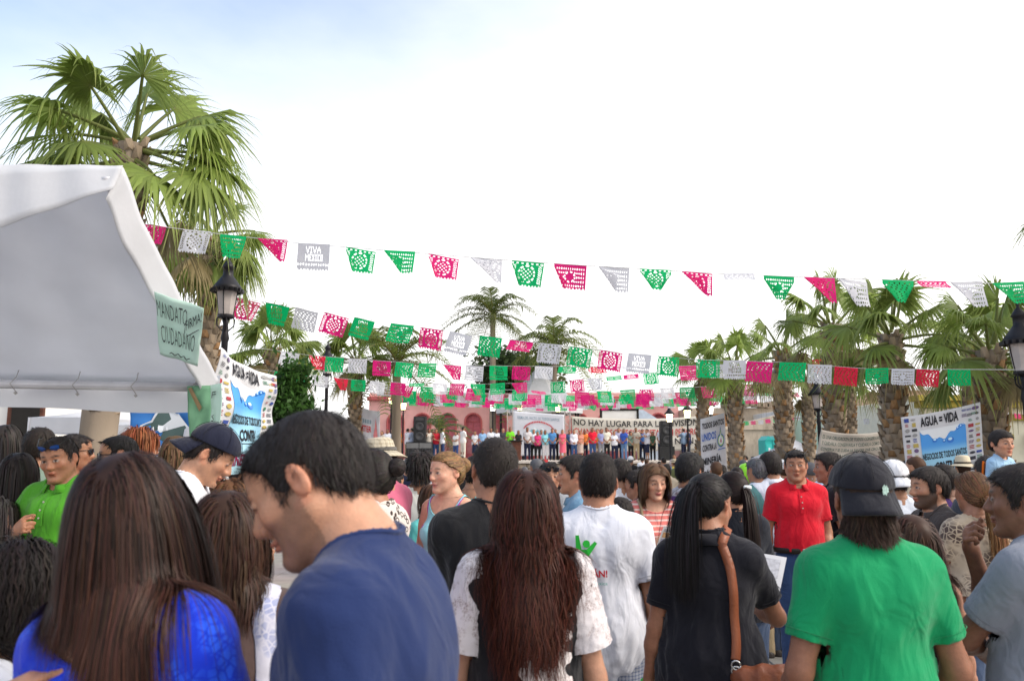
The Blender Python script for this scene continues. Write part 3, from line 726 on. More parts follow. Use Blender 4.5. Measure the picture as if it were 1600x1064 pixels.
def make_hair(I, spec, sex):
    kind, base = spec[0], spec[1]; opt = spec[2] if len(spec) > 2 else {}
    if kind == 'bald': return
    hc, Rm, sc, q, seed = I['hc'], I['Rm'], I['sc'], I['q'], I['seed']
    far = q >= 7; hkey = ('h', kind, tuple(np.round(base, 3)), str(opt), q, tuple(np.round(hc, 2)), seed) if far else None
    if hkey in PCACHE: I['hair'] = obj('hair', PCACHE[hkey], I['root']); return
    g = np.random.default_rng(seed + 9)
    thick = opt.get('thick', {'short': .006, 'buzz': .003, 'curly': .018, 'long': .006, 'pony': .005, 'bun': .006, 'bob': .009}[kind])
    P = lambda x, y, z: hc + Rm @ (np.array((x, y, z)) * sc)
    f = Field(); o = thick
    f.ell(P(0, -.014, .03), (np.array((.076, .098, .086)) + o) * sc, .02, Rm)
    f.ell(P(0, .045, .05), (np.array((.058, .042, .045)) + o * .7) * sc, .03, Rm)
    f.ell(P(0, -.07, -.01), (np.array((.062, .035, .06)) + o * .8) * sc, .03, Rm)
    if opt.get('top'): f.ell(P(0, .015, .09), (np.array((.055, .07, .035)) + opt['top']) * sc, .03, Rm)
    hl = HLZ['m' if kind in ('short', 'buzz') else ('u' if kind in ('bun', 'pony') else 'f')]; dz = opt.get('hair_dz', 0)
    def clip(x, y, z):
        x, y, z = x - hc[0], y - hc[1], z - hc[2]
        lx = (x * Rm[0, 0] + y * Rm[1, 0] + z * Rm[2, 0]) / sc; ly = (x * Rm[0, 1] + y * Rm[1, 1] + z * Rm[2, 1]) / sc; lz = (x * Rm[0, 2] + y * Rm[1, 2] + z * Rm[2, 2]) / sc
        zz = np.interp(ly, HLY, hl) + dz + np.where(ly > .03, np.clip(np.abs(lx) - .04, 0, 1) * -.25, 0)
        return ((zz - lz) + .004 * np.sin(lx * 260) * np.sin(ly * 190)) * sc
    v = min(max(.003 * q, .005), .026)
    V, Q = net(f, v, clips=[clip])
    N = vnorm(V, Q)
    am = {'curly': .008, 'short': .0012, 'buzz': .0006}.get(kind, .0015)
    V = V + N * (wrinkle(V, seed + 3, am, (.012, .035), 9))[:, None]
    cc = np.tile(np.array(base), (len(V), 1)) * (1 + .35 * np.sin(V @ g.normal(size=(3, 6)) * 60).mean(1))[:, None]
    far = q >= 7
    Vs, Qs, Cs = [V], [Q], [cc]
    col = Field(); col.ops = list(f.ops) + [o_ for o_ in (I['sf'].ops if 'sf' in I else I['field'].ops) if o_[5][2] > 1.0]
    down = np.array((0, 0, -1.0))
    samp = g.permutation(len(V))
    L = ((V - hc) @ Rm) / sc
    if kind in ('short', 'buzz') and not far:
        n = int(np.clip(8000 / q, 400, 5500)); i = g.choice(len(V), n); p = V[i] + g.normal(size=(n, 3)) * .003
        loc = L[i]; fl = loc - np.array((.012, -.055, .12)); fl = fl @ Rm.T; nn = N[i]; fl -= nn * (fl * nn).sum(1, keepdims=True); flow = nrm_(fl) + np.array((0, 0, -.25))
        flow[loc[:, 1] > .05] *= (1, 1, .6)
        d = nn * (.10 if kind == 'short' else .5) + flow * 1.0 + g.normal(size=(n, 3)) * .16; d /= np.linalg.norm(d, axis=1, keepdims=True)
        ln = (.022 if kind == 'short' else .006) * g.uniform(.5, 1.3, (n, 1)) * opt.get('tuft', 1)
        path = np.stack([p - N[i] * .004, p + d * ln * .5, p + d * ln + flow * .1 * ln], 1)
        a, b, c = ribbons(path, max(.0007, .00045 * q), base, seed, hc, .6); Qs.append(b + sum(map(len, Vs))); Vs.append(a); Cs.append(c)
    if kind in ('long', 'bob', 'curly', 'pony', 'bun'):
        ln = opt.get('len', {'long': .48, 'bob': .2, 'curly': .14, 'pony': .5, 'bun': .1}[kind])
        if far:
            m = Field(); m.ell(P(0, -.05, -.03), (.076 + o, .06, .10), .03, Rm)
            if kind in ('long', 'pony'): m.cone(P(0, -.07, -.02), P(0, -.1, -.02) + down * ln * .7, .075, .045, .03)
            a, b = net(m, .016 if q < 12 else .024); a = a + vnorm(a, b) * wrinkle(a, seed, .004, (.02, .05))[:, None]; Qs.append(b + sum(map(len, Vs))); Vs.append(a); Cs.append(np.tile(np.array(base), (len(a), 1)))
        else:
            n = opt.get('n') or int(np.clip(4200 / q, 400, 2400)); S = opt.get('seg', 9); wv = opt.get('wave', .0); wf = opt.get('wfreq', 60)
            ok = np.nonzero(L[:, 2] < opt.get('below', 9))[0]; i = g.choice(ok, n); p = V[i] - N[i] * .006; loc = L[i]; nn = N[i]
            lay = g.uniform(.0, 1, n) ** .8
            sgn = np.where(loc[:, 0] + opt.get('part', 0) * .02 > 0, 1, -1)
            lens = ln * g.uniform(.72, 1.08, n) * sc
            if 'endx' in opt: lens = (np.clip(loc[:, 2] - np.interp(loc[:, 0], *opt['endx']), .08, 2) * 1.05 + .05 * np.clip(loc[:, 1] + .05, 0, .2)) * g.uniform(.86, 1.1, n) * sc
            ph = g.uniform(0, 6.28, n); fr = g.uniform(.7, 1.3, n); clump = np.round(loc @ g.normal(size=(3, 2)) * 40).sum(1); cph = np.modf(np.sin(clump * 12.9) * 437)[0] * 6.28
            back = Rm @ np.array((0, -1., 0)); side = Rm @ np.array((1., 0, 0)); upv = Rm @ np.array((0, 0, 1.))
            if kind in ('pony', 'bun'):
                tie = P(*opt.get('tie', (0, -.118, .035)))
                ts = np.linspace(0, 1, 7)[None, :, None]; path0 = p[:, None] * (1 - ts) + tie * ts
                fl = path0.reshape(-1, 3)
                for _ in range(2):
                    d, gr = f.grad(fl); pen = np.clip(.004 + .004 * np.repeat(lay, 7) - d, 0, .1); fl = fl + gr * pen[:, None]
                path0 = fl.reshape(n, 7, 3); path0[:, -1] = tie + g.normal(size=(n, 3)) * .008
                p = path0[:, -1].copy(); vel = back * .8 + g.normal(size=(n, 3)) * .1 + upv * .1
            else:
                path0 = p[:, None][:, :0]
                front = np.clip((loc[:, 1] + .02) / .08, 0, 1)[:, None]
                vel = nn * .12 + (Rm @ down) * .6 + back * front * opt.get('swept', .6) + side * sgn[:, None] * (.55 * (loc[:, 2:3] > .07) + 1.3 * front)
            if kind == 'bun':
                bc = P(*opt.get('bun', (0, -.14, .04))); br = opt.get('br', .042)
                m_ = 60; t = np.linspace(0, 1, 14)
                a0 = g.uniform(0, 6.28, (n, 1)); ax = g.normal(size=(n, 3)); ax /= np.linalg.norm(ax, axis=1, keepdims=True); u = np.cross(ax, g.normal(size=(n, 3))); u /= np.linalg.norm(u, axis=1, keepdims=True); w = np.cross(ax, u)
                th = a0 + t[None] * 3.6; rr = br * g.uniform(.75, 1.1, (n, 1))
                pb = bc + (u[:, None] * np.cos(th)[..., None] + w[:, None] * np.sin(th)[..., None]) * rr[..., None] + ax[:, None] * .012
                a, b, c = ribbons(pb, max(.0016, .0011 * q), base, seed + 1, bc, .5); Qs.append(b + sum(map(len, Vs))); Vs.append(a); Cs.append(c)
                paths = path0
            else:
                vel /= np.linalg.norm(vel, axis=1, keepdims=True); pts = [p]
                gr_ = opt.get('grav', .38); maxoff = opt.get('vol', {'pony': .014, 'bob': .014, 'curly': .03}.get(kind, .013))
                for k in range(S):
                    t = (k + 1) / S
                    wob = wv * np.stack([np.sin(wf * t * ln * fr + cph + .4 * ph), np.cos(wf * t * ln * fr * .9 + cph * 1.7 + .4 * ph), 0 * ph], 1)
                    tgt = down + wob * min(1, t * 2.2)
                    if 'pull' in opt: tgt = tgt + np.array(opt['pull'], float)[None] * np.clip((loc[:, 0:1] - .0) / .05, 0, 1)
                    vel = vel * (1 - gr_) + tgt * gr_ + g.normal(size=(n, 3)) * .02; vel /= np.linalg.norm(vel, axis=1, keepdims=True)
                    p = p + vel * (lens / S)[:, None]
                    off = .003 + maxoff * lay * min(1, .35 + t)
                    d, gr = col.grad(p); pen = np.clip(off - d, 0, .05); p = p + gr * pen[:, None]
                    l_ = ((p - hc) @ Rm) / sc; fz = (l_[:, 1] > .03) & (l_[:, 2] < .075) & (np.abs(l_[:, 0]) < .078) & (l_[:, 2] > -.16)
                    l_[fz, 0] += (sgn[fz] * .080 - l_[fz, 0]) * .6; l_[fz, 1] -= .012; p = np.where(fz[:, None], hc + (l_ * sc) @ Rm.T, p)
                    if kind == 'bob': p = p + (hc - p) * (1, 1, 0) * max(0, t - .7) * .25
                    pts.append(p)
                pp = np.stack(pts, 1); paths = np.concatenate([path0[:, :-1], pp], 1) if kind == 'pony' else pp
            a, b, c = ribbons(paths, opt.get('width', max(.0010, .00074 * q)), base, seed, hc + np.array((0, 0, -.1)), opt.get('cvar', .5))
            if 'tip' in opt:   # lighter, warmer ends
                tt = np.tile(np.repeat(np.linspace(0, 1, paths.shape[1]), 2), len(paths))[:, None]; c = c * (1 - tt * .8) + c * np.array(opt['tip']) * tt * .8 * 1
            Qs.append(b + sum(map(len, Vs))); Vs.append(a); Cs.append(c)
    hm_ = mesh('hair', np.concatenate(Vs), np.concatenate(Qs), HAIRF if kind in ('short', 'buzz', 'curly') else HAIRM, True, np.concatenate(Cs))
    if q >= 7: PCACHE[hkey] = hm_
    I['hair'] = obj('hair', hm_, I['root'])
def nrm_(v): return v / (np.linalg.norm(v, axis=-1, keepdims=True) + 1e-9)
def TRv(I, v): return np.array(v, float)
# ------------------------------------------------------------------ worn and carried things that belong to the figure
def hp(I, x, y, z): return I['hc'] + I['Rm'] @ (np.array((x, y, z)) * I['sc'])
GL = mat('dark_lens', (.012, .012, .015), rough=.08, spec=.6, var=0, bump=0)
GLB = mat('blue_lens', (.01, .07, .32), rough=.08, metal=.3, spec=.8, var=0, bump=0)
FRM = mat('black_frame', (.015, .015, .015), rough=.35, bump=0)
def glasses(I, up=0.0, tilt=0, lens=GL, frame=FRM, wide=1.0, back=0.0):
    """sunglasses over the eyes, or pushed up (up metres) on the head"""
    a = R(tilt); r = I['root']
    def W(x, y, z):
        y2, z2 = y * math.cos(a) - z * math.sin(a), y * math.sin(a) + z * math.cos(a)
        return hp(I, x * wide, y2 + .098 - back, z2 + .006 + up)
    m = MB()
    for s in (-1, 1):
        m.tube([W(s * .008, .006, .004), W(s * .02, .005, .016), W(s * .046, -.004, .016), W(s * .06, -.012, .008), W(s * .085, -.09, 0.004), W(s * .085, -.115, -.012)], .0024, 6)
        m.tube([W(s * .008, .006, .004), W(s * .012, .006, -.014), W(s * .035, .002, -.02), W(s * .055, -.008, -.012), W(s * .06, -.012, .008)], .002, 6)
    m.tube([W(-.008, .006, .004), W(.008, .006, .004)], .0024, 6)
    o = m.build('sunglasses', frame, r, True)
    for s in (-1, 1):
        pts = [(.009, .004), (.02, .015), (.046, .015), (.058, .007), (.053, -.012), (.035, -.019), (.013, -.014)]
        V = [W(s * x, .006 - 3.5 * (x - .01) ** 2 * 1.6, z) for x, z in pts] + [W(s * .032, .008, 0)]
        k = len(pts); me = mesh('lens', V, [(i, (i + 1) % k, k) for i in range(k)], lens, True); obj('lens', me, o)
    return o
def cap(I, color, dirn=-1, brim=True, logo=None, up=0.0):
    """baseball cap; dirn -1 = worn backwards (peak over the nape)"""
    q = I['q']; m = cloth(color)
    f = Field(); o = .016
    f.ell(hp(I, 0, -.012, .04 + up), (np.array((.077, .097, .088)) + o) * I['sc'], .02, I['Rm'])
    f.ell(hp(I, 0, .03, .05 + up), (np.array((.06, .055, .05)) + o) * I['sc'], .03, I['Rm'])
    Rm, hc, sc = I['Rm'], I['hc'], I['sc']
    def lz(x, y, z):
        x, y, z = x - hc[0], y - hc[1], z - hc[2]
        ly = (x * Rm[0, 1] + y * Rm[1, 1] + z * Rm[2, 1]) / sc; l3 = (x * Rm[0, 2] + y * Rm[1, 2] + z * Rm[2, 2]) / sc
        return ((.044 + up + (.10 * ly if dirn < 0 else .16 * ly)) - l3) * sc
    V, Q = net(f, min(max(.0026 * q, .005), .024), cuts=[lz])
    root = obj('cap', mesh('cap', V, Q, m, True), I['root'])
    sm = root.modifiers.new('thick', 'SOLIDIFY'); sm.thickness = .003
    b = MB()
    b.lathe([(.0, .006), (.006, .004), (.008, 0)], 10, cap=False)
    M_ = Matrix.Translation(Vector(hp(I, 0, -.01, .136 + up))) @ Matrix([list(r_) for r_ in Rm]).to_4x4(); b.V = [tuple(M_ @ Vector(v)) for v in b.V]
    b.build('cap_button', m, root, True)
    # seams between the panels
    s = MB()
    for k in range(6):
        a = k * math.pi / 3 + .5; ps = []
        for j in range(9):
            e = R(88 - j * 9.0); p = np.array([hp(I, math.cos(a) * math.cos(e) * .13, -.01 + math.sin(a) * math.cos(e) * .15, .036 + up + math.sin(e) * .13)])
            for _ in range(6):
                d, gr = f.grad(p); p = p - gr * (d - .0035)[:, None]
            if lz(*p[0]) < -.004: ps.append(p[0])
        if len(ps) > 2: s.tube(ps, .0012, 4, cap=False)
    s.build('seam', cloth(tuple(c * .6 for c in color)), root)
    if brim:
        br = MB()
        def fn(u, v):
            a = (u - .5) * R(118); r0 = 1 + v * .0
            x0, y0 = math.sin(a) * .09, math.cos(a) * .112
            L_ = .082 * (math.cos((u - .5) * 2.5)) ** .6
            x = x0 * (1 + .12 * v); y = y0 + L_ * v - .012
            base = (.044 + (.10 if dirn < 0 else .16) * dirn * (y0) * 1.0) + up
            z = base - (.075 if dirn < 0 else .02) * v - 1.6 * x * x * (1) + .004
            return hp(I, x, dirn * y, z)
        br.grid(fn, 20, 6); bo = br.build('peak', m, root, True); bo.modifiers.new('thick', 'SOLIDIFY').thickness = .005
    return root
def hat(I, prof_brim=.07, color=(.6, .55, .42), band=(.05, .04, .035), pattern=None, c2=(.3, .28, .22), crown=.1, flop=.02, scale=60):
    m = cloth(color, pattern, c2, scale) if pattern else mat('straw_%.2f' % color[0], color, rough=.8, bump=.4, bscale=260)
    n = 32; V = []; F = []
    prof = [(0.02, crown + .028), (.06, crown + .024), (.078, crown + .006), (.088, .05), (.093, .03), (.1, .026), (.1 + prof_brim * .5, .024 - flop * .4), (.1 + prof_brim, .024 - flop), (.1 + prof_brim, .02 - flop), (.098, .022)]
    for r_, z in prof:
        for k in range(n):
            a = 2 * math.pi * k / n; V.append(hp(I, r_ * .92 * math.cos(a), r_ * 1.12 * math.sin(a) - .012, z + .022 + .006 * math.sin(2 * a) * (r_ > .11)))
    for i in range(len(prof) - 1):
        for k in range(n): F.append((i * n + k, i * n + (k + 1) % n, (i + 1) * n + (k + 1) % n, (i + 1) * n + k))
    F.append(tuple(range(n))[::-1])
    o = obj('hat', mesh('hat', V, F, m, True), I['root'])
    b = MB(); V = []; F = []
    for r_, z in ((.0925, .052), (.0955, .034)):
        for k in range(n):
            a = 2 * math.pi * k / n; V.append(hp(I, (r_ + .002) * .92 * math.cos(a), (r_ + .002) * 1.12 * math.sin(a) - .012, z + .022))
    b.add(V, [(k, (k + 1) % n, n + (k + 1) % n, n + k) for k in range(n)]); b.build('hat_band', cloth(band), o, True)
    return o
def strap(I, pts, width, color, field=None, name='strap', off=.006, up=(0, 0, 1), mt=None):
    """flat band laid over the clothes through local points"""
    f = field or I['sf']; P_ = np.array([I['tl'](p) for p in pts]); n = 40
    t = np.linspace(0, 1, len(P_)); tt = np.linspace(0, 1, n)
    P_ = np.stack([np.interp(tt, t, P_[:, i]) for i in range(3)], 1)
    k = np.ones(7) / 7
    P_ = np.stack([np.convolve(np.pad(P_[:, i], 3, mode='edge'), k, 'valid') for i in range(3)], 1)
    for _ in range(8):
        d, gr = f.grad(P_); P_ = P_ - gr * (d - off)[:, None] * (np.abs(d - off) < .12)[:, None]
    d, gr = f.grad(P_); T = np.gradient(P_, axis=0); B = np.cross(T, gr); B /= np.linalg.norm(B, axis=1, keepdims=True)
    V = np.stack([P_ - B * width / 2, P_ + B * width / 2], 1).reshape(-1, 3)
    Q = np.array([(2 * i, 2 * i + 1, 2 * i + 3, 2 * i + 2) for i in range(n - 1)])
    o = obj(name, mesh(name, V, Q, mt or mat('strap_%.2f_%.2f' % (color[0], color[1]), color, rough=.5, bump=.2), True), I['root'])
    o.modifiers.new('thick', 'SOLIDIFY').thickness = .005
    return o
_tc = {}
def text_mesh(s, bold=.0, res=2):
    key = (s, bold)
    if key in _tc: return _tc[key]
    cu = bpy.data.curves.new('txt', 'FONT'); cu.body = s; cu.resolution_u = res; cu.offset = bold; cu.size = 1
    o = bpy.data.objects.new('txt', cu); C.objects.link(o)
    dg = bpy.context.evaluated_depsgraph_get(); me = bpy.data.meshes.new_from_object(o.evaluated_get(dg))
    V = np.array([v.co[:2] for v in me.vertices]); F = [tuple(p.vertices) for p in me.polygons]
    bpy.data.objects.remove(o); bpy.data.meshes.remove(me); bpy.data.curves.remove(cu)
    lo, hi = V.min(0), V.max(0); V = (V - lo) / (hi - lo); _tc[key] = (V, F); return V, F
def text_on(name, s, fn, rect, mt, parent, bold=.02, res=2):
    """lettering s filling rect (u0,v0,u1,v1) of the surface fn(u,v)->point (already lifted off the cloth)"""
    V, F = text_mesh(s, bold, res); u0, v0, u1, v1 = rect
    W = [fn(u0 + (u1 - u0) * x, v0 + (v1 - v0) * y) for x, y in V]
    return obj(name, mesh(name, W, F, mt), parent)
# ------------------------------------------------------------------ ground
def ground_bld(t, b, hs, tcn):
    n = t.nodes.new('ShaderNodeTexNoise'); n.inputs['Scale'].default_value = .6; n.inputs['Detail'].default_value = 8
    t.links.new(tcn.outputs['Object'], n.inputs['Vector'])
    m = t.nodes.new('ShaderNodeMix'); m.data_type = 'RGBA'; m.blend_type = 'MULTIPLY'; m.inputs['Factor'].default_value = .35
    t.links.new(hs.outputs[0], m.inputs['A']); t.links.new(n.outputs['Color'], m.inputs['B']); t.links.new(m.outputs['Result'], b.inputs['Base Color'])
PAV = mat('paving', (.34, .31, .29), rough=.85, var=.16, vscale=3, bump=.3, bscale=40, build=ground_bld)
gm = MB(); n_ = 24; 
gm.grid(lambda u, v: (-1500 + 3000 * u, -600 + 2600 * v, 0), 8, 8)
ground = gm.build('ground', mat('ground_earth', (.30, .27, .25), rough=.9, var=.15, vscale=.5, bump=.3, bscale=12)); tag(ground, kind='structure')
plaza = MB().box((0, 22, .006), (26, 34, .006)).build('plaza_paving', mat('paving_joint', (.17, .155, .145), rough=.9)); tag(plaza, kind='structure')
ps = []
for k in range(4):
    m = MB(); m.bbox((0, 0, .012), (.296 + .001 * k, .296, .012), .006); ps.append(mesh('paving_slab', m.V, m.F, PAV))
for i in range(-3, 9):
    for j in range(0, 20):
        o = obj('paving_slab', ps[(i * 7 + j * 3) % 4], plaza, (i * .6, 1.2 + j * .6, .012 + .001 * ((i * 5 + j * 7) % 3)))
        o.rotation_euler = (0, 0, ((i + j) % 4) * math.pi / 2)
fs = MB()
for i in range(-22, 23):
    for j in range(-4, 45):
        if -3 <= i < 9 and 0 <= j < 20: continue
        fs.box((i * .6 * 1, 1.2 + j * .6, .018), (.294, .294, .006))
o = fs.build('paving_slabs_beyond', PAV, plaza); tag(o, kind='stuff')

# ------------------------------------------------------------------ palms
def leaf_material(name, trans=.35, rough=.5):
    m = bpy.data.materials.new(name); m.use_nodes = True; t = m.node_tree; b = t.nodes['Principled BSDF']
    a = t.nodes.new('ShaderNodeAttribute'); a.attribute_name = 'Col'; t.links.new(a.outputs['Color'], b.inputs['Base Color'])
    b.inputs['Roughness'].default_value = rough; b.inputs['Specular IOR Level'].default_value = .3
    tr = t.nodes.new('ShaderNodeBsdfTranslucent'); ms = t.nodes.new('ShaderNodeMixShader'); ms.inputs[0].default_value = trans
    g_ = t.nodes.new('ShaderNodeGamma'); g_.inputs[1].default_value = .85; t.links.new(a.outputs['Color'], g_.inputs[0])
    t.links.new(g_.outputs[0], tr.inputs[0]); t.links.new(b.outputs[0], ms.inputs[1]); t.links.new(tr.outputs[0], ms.inputs[2]); t.links.new(ms.outputs[0], t.nodes['Material Output'].inputs[0])
    return m
LEAF = leaf_material('palm_leaf', .45)
BARK = attr_mat('palm_bark', rough=.9, bump=.6, bscale=50, spec=.1)
def nrm(v): return v / (np.linalg.norm(v, axis=-1, keepdims=True) + 1e-9)
def fan_frond(g, o0, az, el, Lp, Rb, green, nseg=50, droop=1.0):
    d0 = np.array((math.cos(el) * math.cos(az), math.cos(el) * math.sin(az), math.sin(el)))
    t = np.linspace(0, 1, 6)[:, None]; pet = o0 + d0 * Lp * t + np.array((0, 0, -.16 * Lp)) * t ** 2 * (1 - abs(math.sin(el)) * .6)
    x = nrm(pet[-1] - pet[-2]); x = nrm(x + np.array((0, 0, -.12)))
    y = nrm(np.cross(np.array((0, 0, 1.0)), x) + g.normal(size=3) * .22); n = nrm(np.cross(x, y)); y = np.cross(n, x)
    A = np.linspace(-R(132), R(132), nseg) + g.normal(size=nseg) * .015
    ln = Rb * (.72 + .28 * np.cos(A * .55)) * g.uniform(.78, 1.10, nseg)
    fold = g.uniform(.05, .85)
    D = np.cos(A)[:, None] * x + np.sin(A)[:, None] * y - np.abs(np.sin(A))[:, None] * n * fold; D = nrm(D)
    T = np.array([0.02, .2, .4, .62, .82, 1.0]); S = len(T)
    half = (A[1] - A[0]) * .55
    wid = np.array([.25, 1, .92, .30, .16, .03]) * np.array([.1, .2, .4, .5, .5, .5])
    side = np.cross(n, D); nn = np.cross(D, side)
    gdrop = droop * g.uniform(.5, 1.5, nseg)
    c0 = pet[-1] - x * .02
    P = c0 + D[:, None] * (ln[:, None] * T[None])[..., None]
    late = np.clip(T - .36, 0, 1) ** 1.5
    P = P + np.array((0, 0, -1.0)) * (ln * gdrop)[:, None, None] * late[None, :, None] * .95
    P = P - D[:, None] * (ln * gdrop)[:, None, None] * late[None, :, None] * .22 + (g.normal(size=(nseg, 1, 3)) * .05 * Rb) * late[None, :, None]
    W = (ln[:, None] * half * wid[None] * 2)[..., None]
    V = np.stack([P - side[:, None] * W, P + nn[:, None] * W * .45, P + side[:, None] * W], 2).reshape(-1, 3)
    i = (np.arange(nseg)[:, None] * S * 3 + np.arange(S - 1)[None] * 3).ravel()
    Q = np.concatenate([np.stack([i, i + 1, i + 4, i + 3], 1), np.stack([i + 1, i + 2, i + 5, i + 4], 1)])
    base = np.array(green) * g.uniform(.75, 1.25)
    tipc = np.array((.30, .27, .09)); cc = np.zeros((nseg, S, 3)); f_ = np.interp(T, [0, .2, .6, 1], [.35, .05, .1, .55])[None, :, None] * g.uniform(.3, 1.2, (nseg, 1, 1))
    cc[:] = base * g.uniform(.8, 1.2, (nseg, 1, 1)); cc = cc * (1 - f_) + tipc * f_; col = np.repeat(cc.reshape(-1, 3), 3, 0)
    # petiole
    m = MB(); m.tube([tuple(p) for p in pet], [.035 * Lp ** .3, .026, .022, .02, .018, .016], 5)
    Vp = np.array([tuple(v) for v in m.V]); Fp = [f for f in m.F if len(f) == 4]
    Qa = np.concatenate([Q, np.array(Fp) + len(V)]); Va = np.concatenate([V, Vp]); Ca = np.concatenate([col, np.tile(np.array((.20, .23, .07)), (len(Vp), 1))])
    return Va, Qa, Ca
def feather_frond(g, o0, az, el, L, green, nl=34):
    d0 = np.array((math.cos(el) * math.cos(az), math.cos(el) * math.sin(az), math.sin(el))); hd = np.array((math.cos(az), math.sin(az), 0))
    t = np.linspace(0, 1, nl)[:, None]; P = o0 + d0 * L * t * .9 + hd * L * .22 * t ** 2 + np.array((0, 0, -L * g.uniform(.55, .85))) * t ** 2.4 * (1.1 - .3 * math.sin(el))
    T = nrm(np.gradient(P, axis=0)); s = nrm(np.cross(T, np.array((0, 0, 1.0)))); n = np.cross(s, T)
    Vs, Qs, Cs = [], [], []; k = 0
    wl = L * .28 * np.interp(t[:, 0], [0, .12, .5, 1], [.15, .8, 1, .45])
    for sg in (-1, 1):
        dirn = nrm(s * sg + T * .55 + n * .25 + g.normal(size=(nl, 3)) * .08)
        p0 = P; p1 = P + dirn * wl[:, None] * .5; p2 = P + dirn * wl[:, None] * .9 + np.array((0, 0, -1)) * wl[:, None] * g.uniform(.25, .6, (nl, 1))
        w = T * .022 * L / 2.5
        V = np.stack([p0 - w, p0 + w, p1 - w, p1 + w, p2 - w * .2, p2 + w * .2], 1).reshape(-1, 3); i = np.arange(nl) * 6
        Qs.append(np.concatenate([np.stack([i, i + 1, i + 3, i + 2], 1), np.stack([i + 2, i + 3, i + 5, i + 4], 1)]) + k); Vs.append(V); k += len(V)
        Cs.append(np.repeat(np.array(green) * g.uniform(.7, 1.3, (nl, 1)), 6, 0))
    m = MB(); m.tube([tuple(p) for p in P[::4]], [max(.035 * (1 - j / 9), .008) for j in range(len(P[::4]))], 5); V = np.array([tuple(v) for v in m.V]); Qs.append(np.array([f for f in m.F if len(f) == 4]) + k); Vs.append(V); Cs.append(np.tile(np.array((.28, .26, .08)), (len(V), 1)))
    return np.concatenate(Vs), np.concatenate(Qs), np.concatenate(Cs)
def trunk_pts(base, top, bend, n=10):
    b, t_ = np.array(base), np.array(top); s = np.linspace(0, 1, n)[:, None]
    return b + (t_ - b) * s + np.array(bend) * np.sin(s * math.pi)
def palm(label, crown, base, r=.17, nf=26, Rb=1.0, Lp=1.0, seed=0, green=(.205, .285, .06), boots=True, bootfrom=.25, group='fan palms around the plaza', kind='fan', L=2.5, bend=(0, 0, 0), els=None, cat='palm tree', droop=1.0):
    if kind == 'fan': Rb *= .72; Lp *= .70; nf = int(nf * (.68 if seed < 3 else .62))
    g = np.random.default_rng(seed + 1000); root = empty('fan_palm' if kind == 'fan' else 'coconut_palm', tuple(base)); tag(root, label, cat, group)
    base = np.array(base, float); crown = np.array(crown, float) - base
    tp = trunk_pts((0, 0, 0), crown, bend, 12)
    m = MB(); m.tube([tuple(p) for p in tp], [r * 1.25] + [r * (1.0 - .25 * j / 11 + .03 * math.sin(j * 2)) for j in range(11)], 14)
    V = np.array([tuple(v) for v in m.V]); 
    col = np.array((.26, .21, .16)) * (1 + .25 * np.sin(V[:, 2:3] * 60 + V[:, 0:1] * 8)) * g.uniform(.85, 1.1, (len(V), 1))
    trunk = obj('trunk', mesh('trunk', V, m.F, BARK, True, col), root)
    if boots:
        H = crown[2]; bm = MB(); cols = []; nb = int(H * (1 - bootfrom) * 62 * (.17 / r) ** .5 )
        for i in range(nb):
            s = bootfrom + (1 - bootfrom) * i / nb; a = i * 2.39996; c = np.array([np.interp(s, np.linspace(0, 1, 12), tp[:, k]) for k in range(3)]); rr = r * (1.0 - .25 * s)
            d = np.array((math.cos(a), math.sin(a), 0)); sd_ = np.array((-math.sin(a), math.cos(a), 0)); up = np.array((0, 0, 1.0)); w = rr * .42; hh = r * .75 * g.uniform(.8, 1.3); out = r * g.uniform(.28, .5)
            p = c + d * rr * .86
            q = [p - sd_ * w - up * hh * .4, p + sd_ * w - up * hh * .4, p + sd_ * w * .55 + up * hh * .55 + d * out, p - sd_ * w * .55 + up * hh * .55 + d * out, p + d * out * .8 - up * hh * .1, p + up * hh * .35]
            bm.add(q, [(0, 1, 4), (1, 2, 4), (2, 3, 4), (3, 0, 4), (2, 5, 3), (1, 5, 2), (0, 3, 5)])
            k = np.array((.32, .25, .18)) * g.uniform(.5, 1.35) if g.random() > .25 else np.array((.34, .20, .10)) * g.uniform(.6, 1.2)
            cols += [k * .6, k * .6, k * 1.1, k * 1.1, k, k * .5]
        o = obj('leaf_bases', mesh('leaf_bases', bm.V, bm.F, BARK, False, np.array(cols)), trunk); tag(o, kind='stuff')
    for i in range(nf):
        u = i / max(nf - 1, 1); az = i * 2.39996 + g.uniform(-.3, .3)
        el = R(els[i]) if els and i < len(els) and not isinstance(els[i], tuple) else R(np.interp(u, [0, .2, .6, 1], [82, 58, 20, -22]) + g.uniform(-9, 9))
        if els and i < len(els) and isinstance(els[i], tuple): az, el = R(els[i][0]), R(els[i][1])
        gr = np.array(green) * (1 if u < .8 else .9); 
        if u > .93 and kind == 'fan': gr = np.array((.22, .17, .08))
        o0 = crown + np.array((math.cos(az), math.sin(az), 0)) * r * .4 + np.array((0, 0, .12 - .35 * u))
        if kind == 'fan': V, Q, c = fan_frond(g, o0, az, el, Lp * g.uniform(.85, 1.15), Rb * g.uniform(.85, 1.1), gr, droop=droop)
        else: V, Q, c = feather_frond(g, o0, az, el, L * g.uniform(.85, 1.1), gr)
        obj('frond', mesh('frond', V, Q, LEAF, False, c), root)
    return root
def P2(u, v, Y): return tuple(at(u, v, Y))
def palm_at(label, u, vcrown, Y, ub=None, **k):
    c = at(u, vcrown, Y); b = at(u if ub is None else ub, 711, Y); return palm(label, c, (b.x, Y, 0), **k)
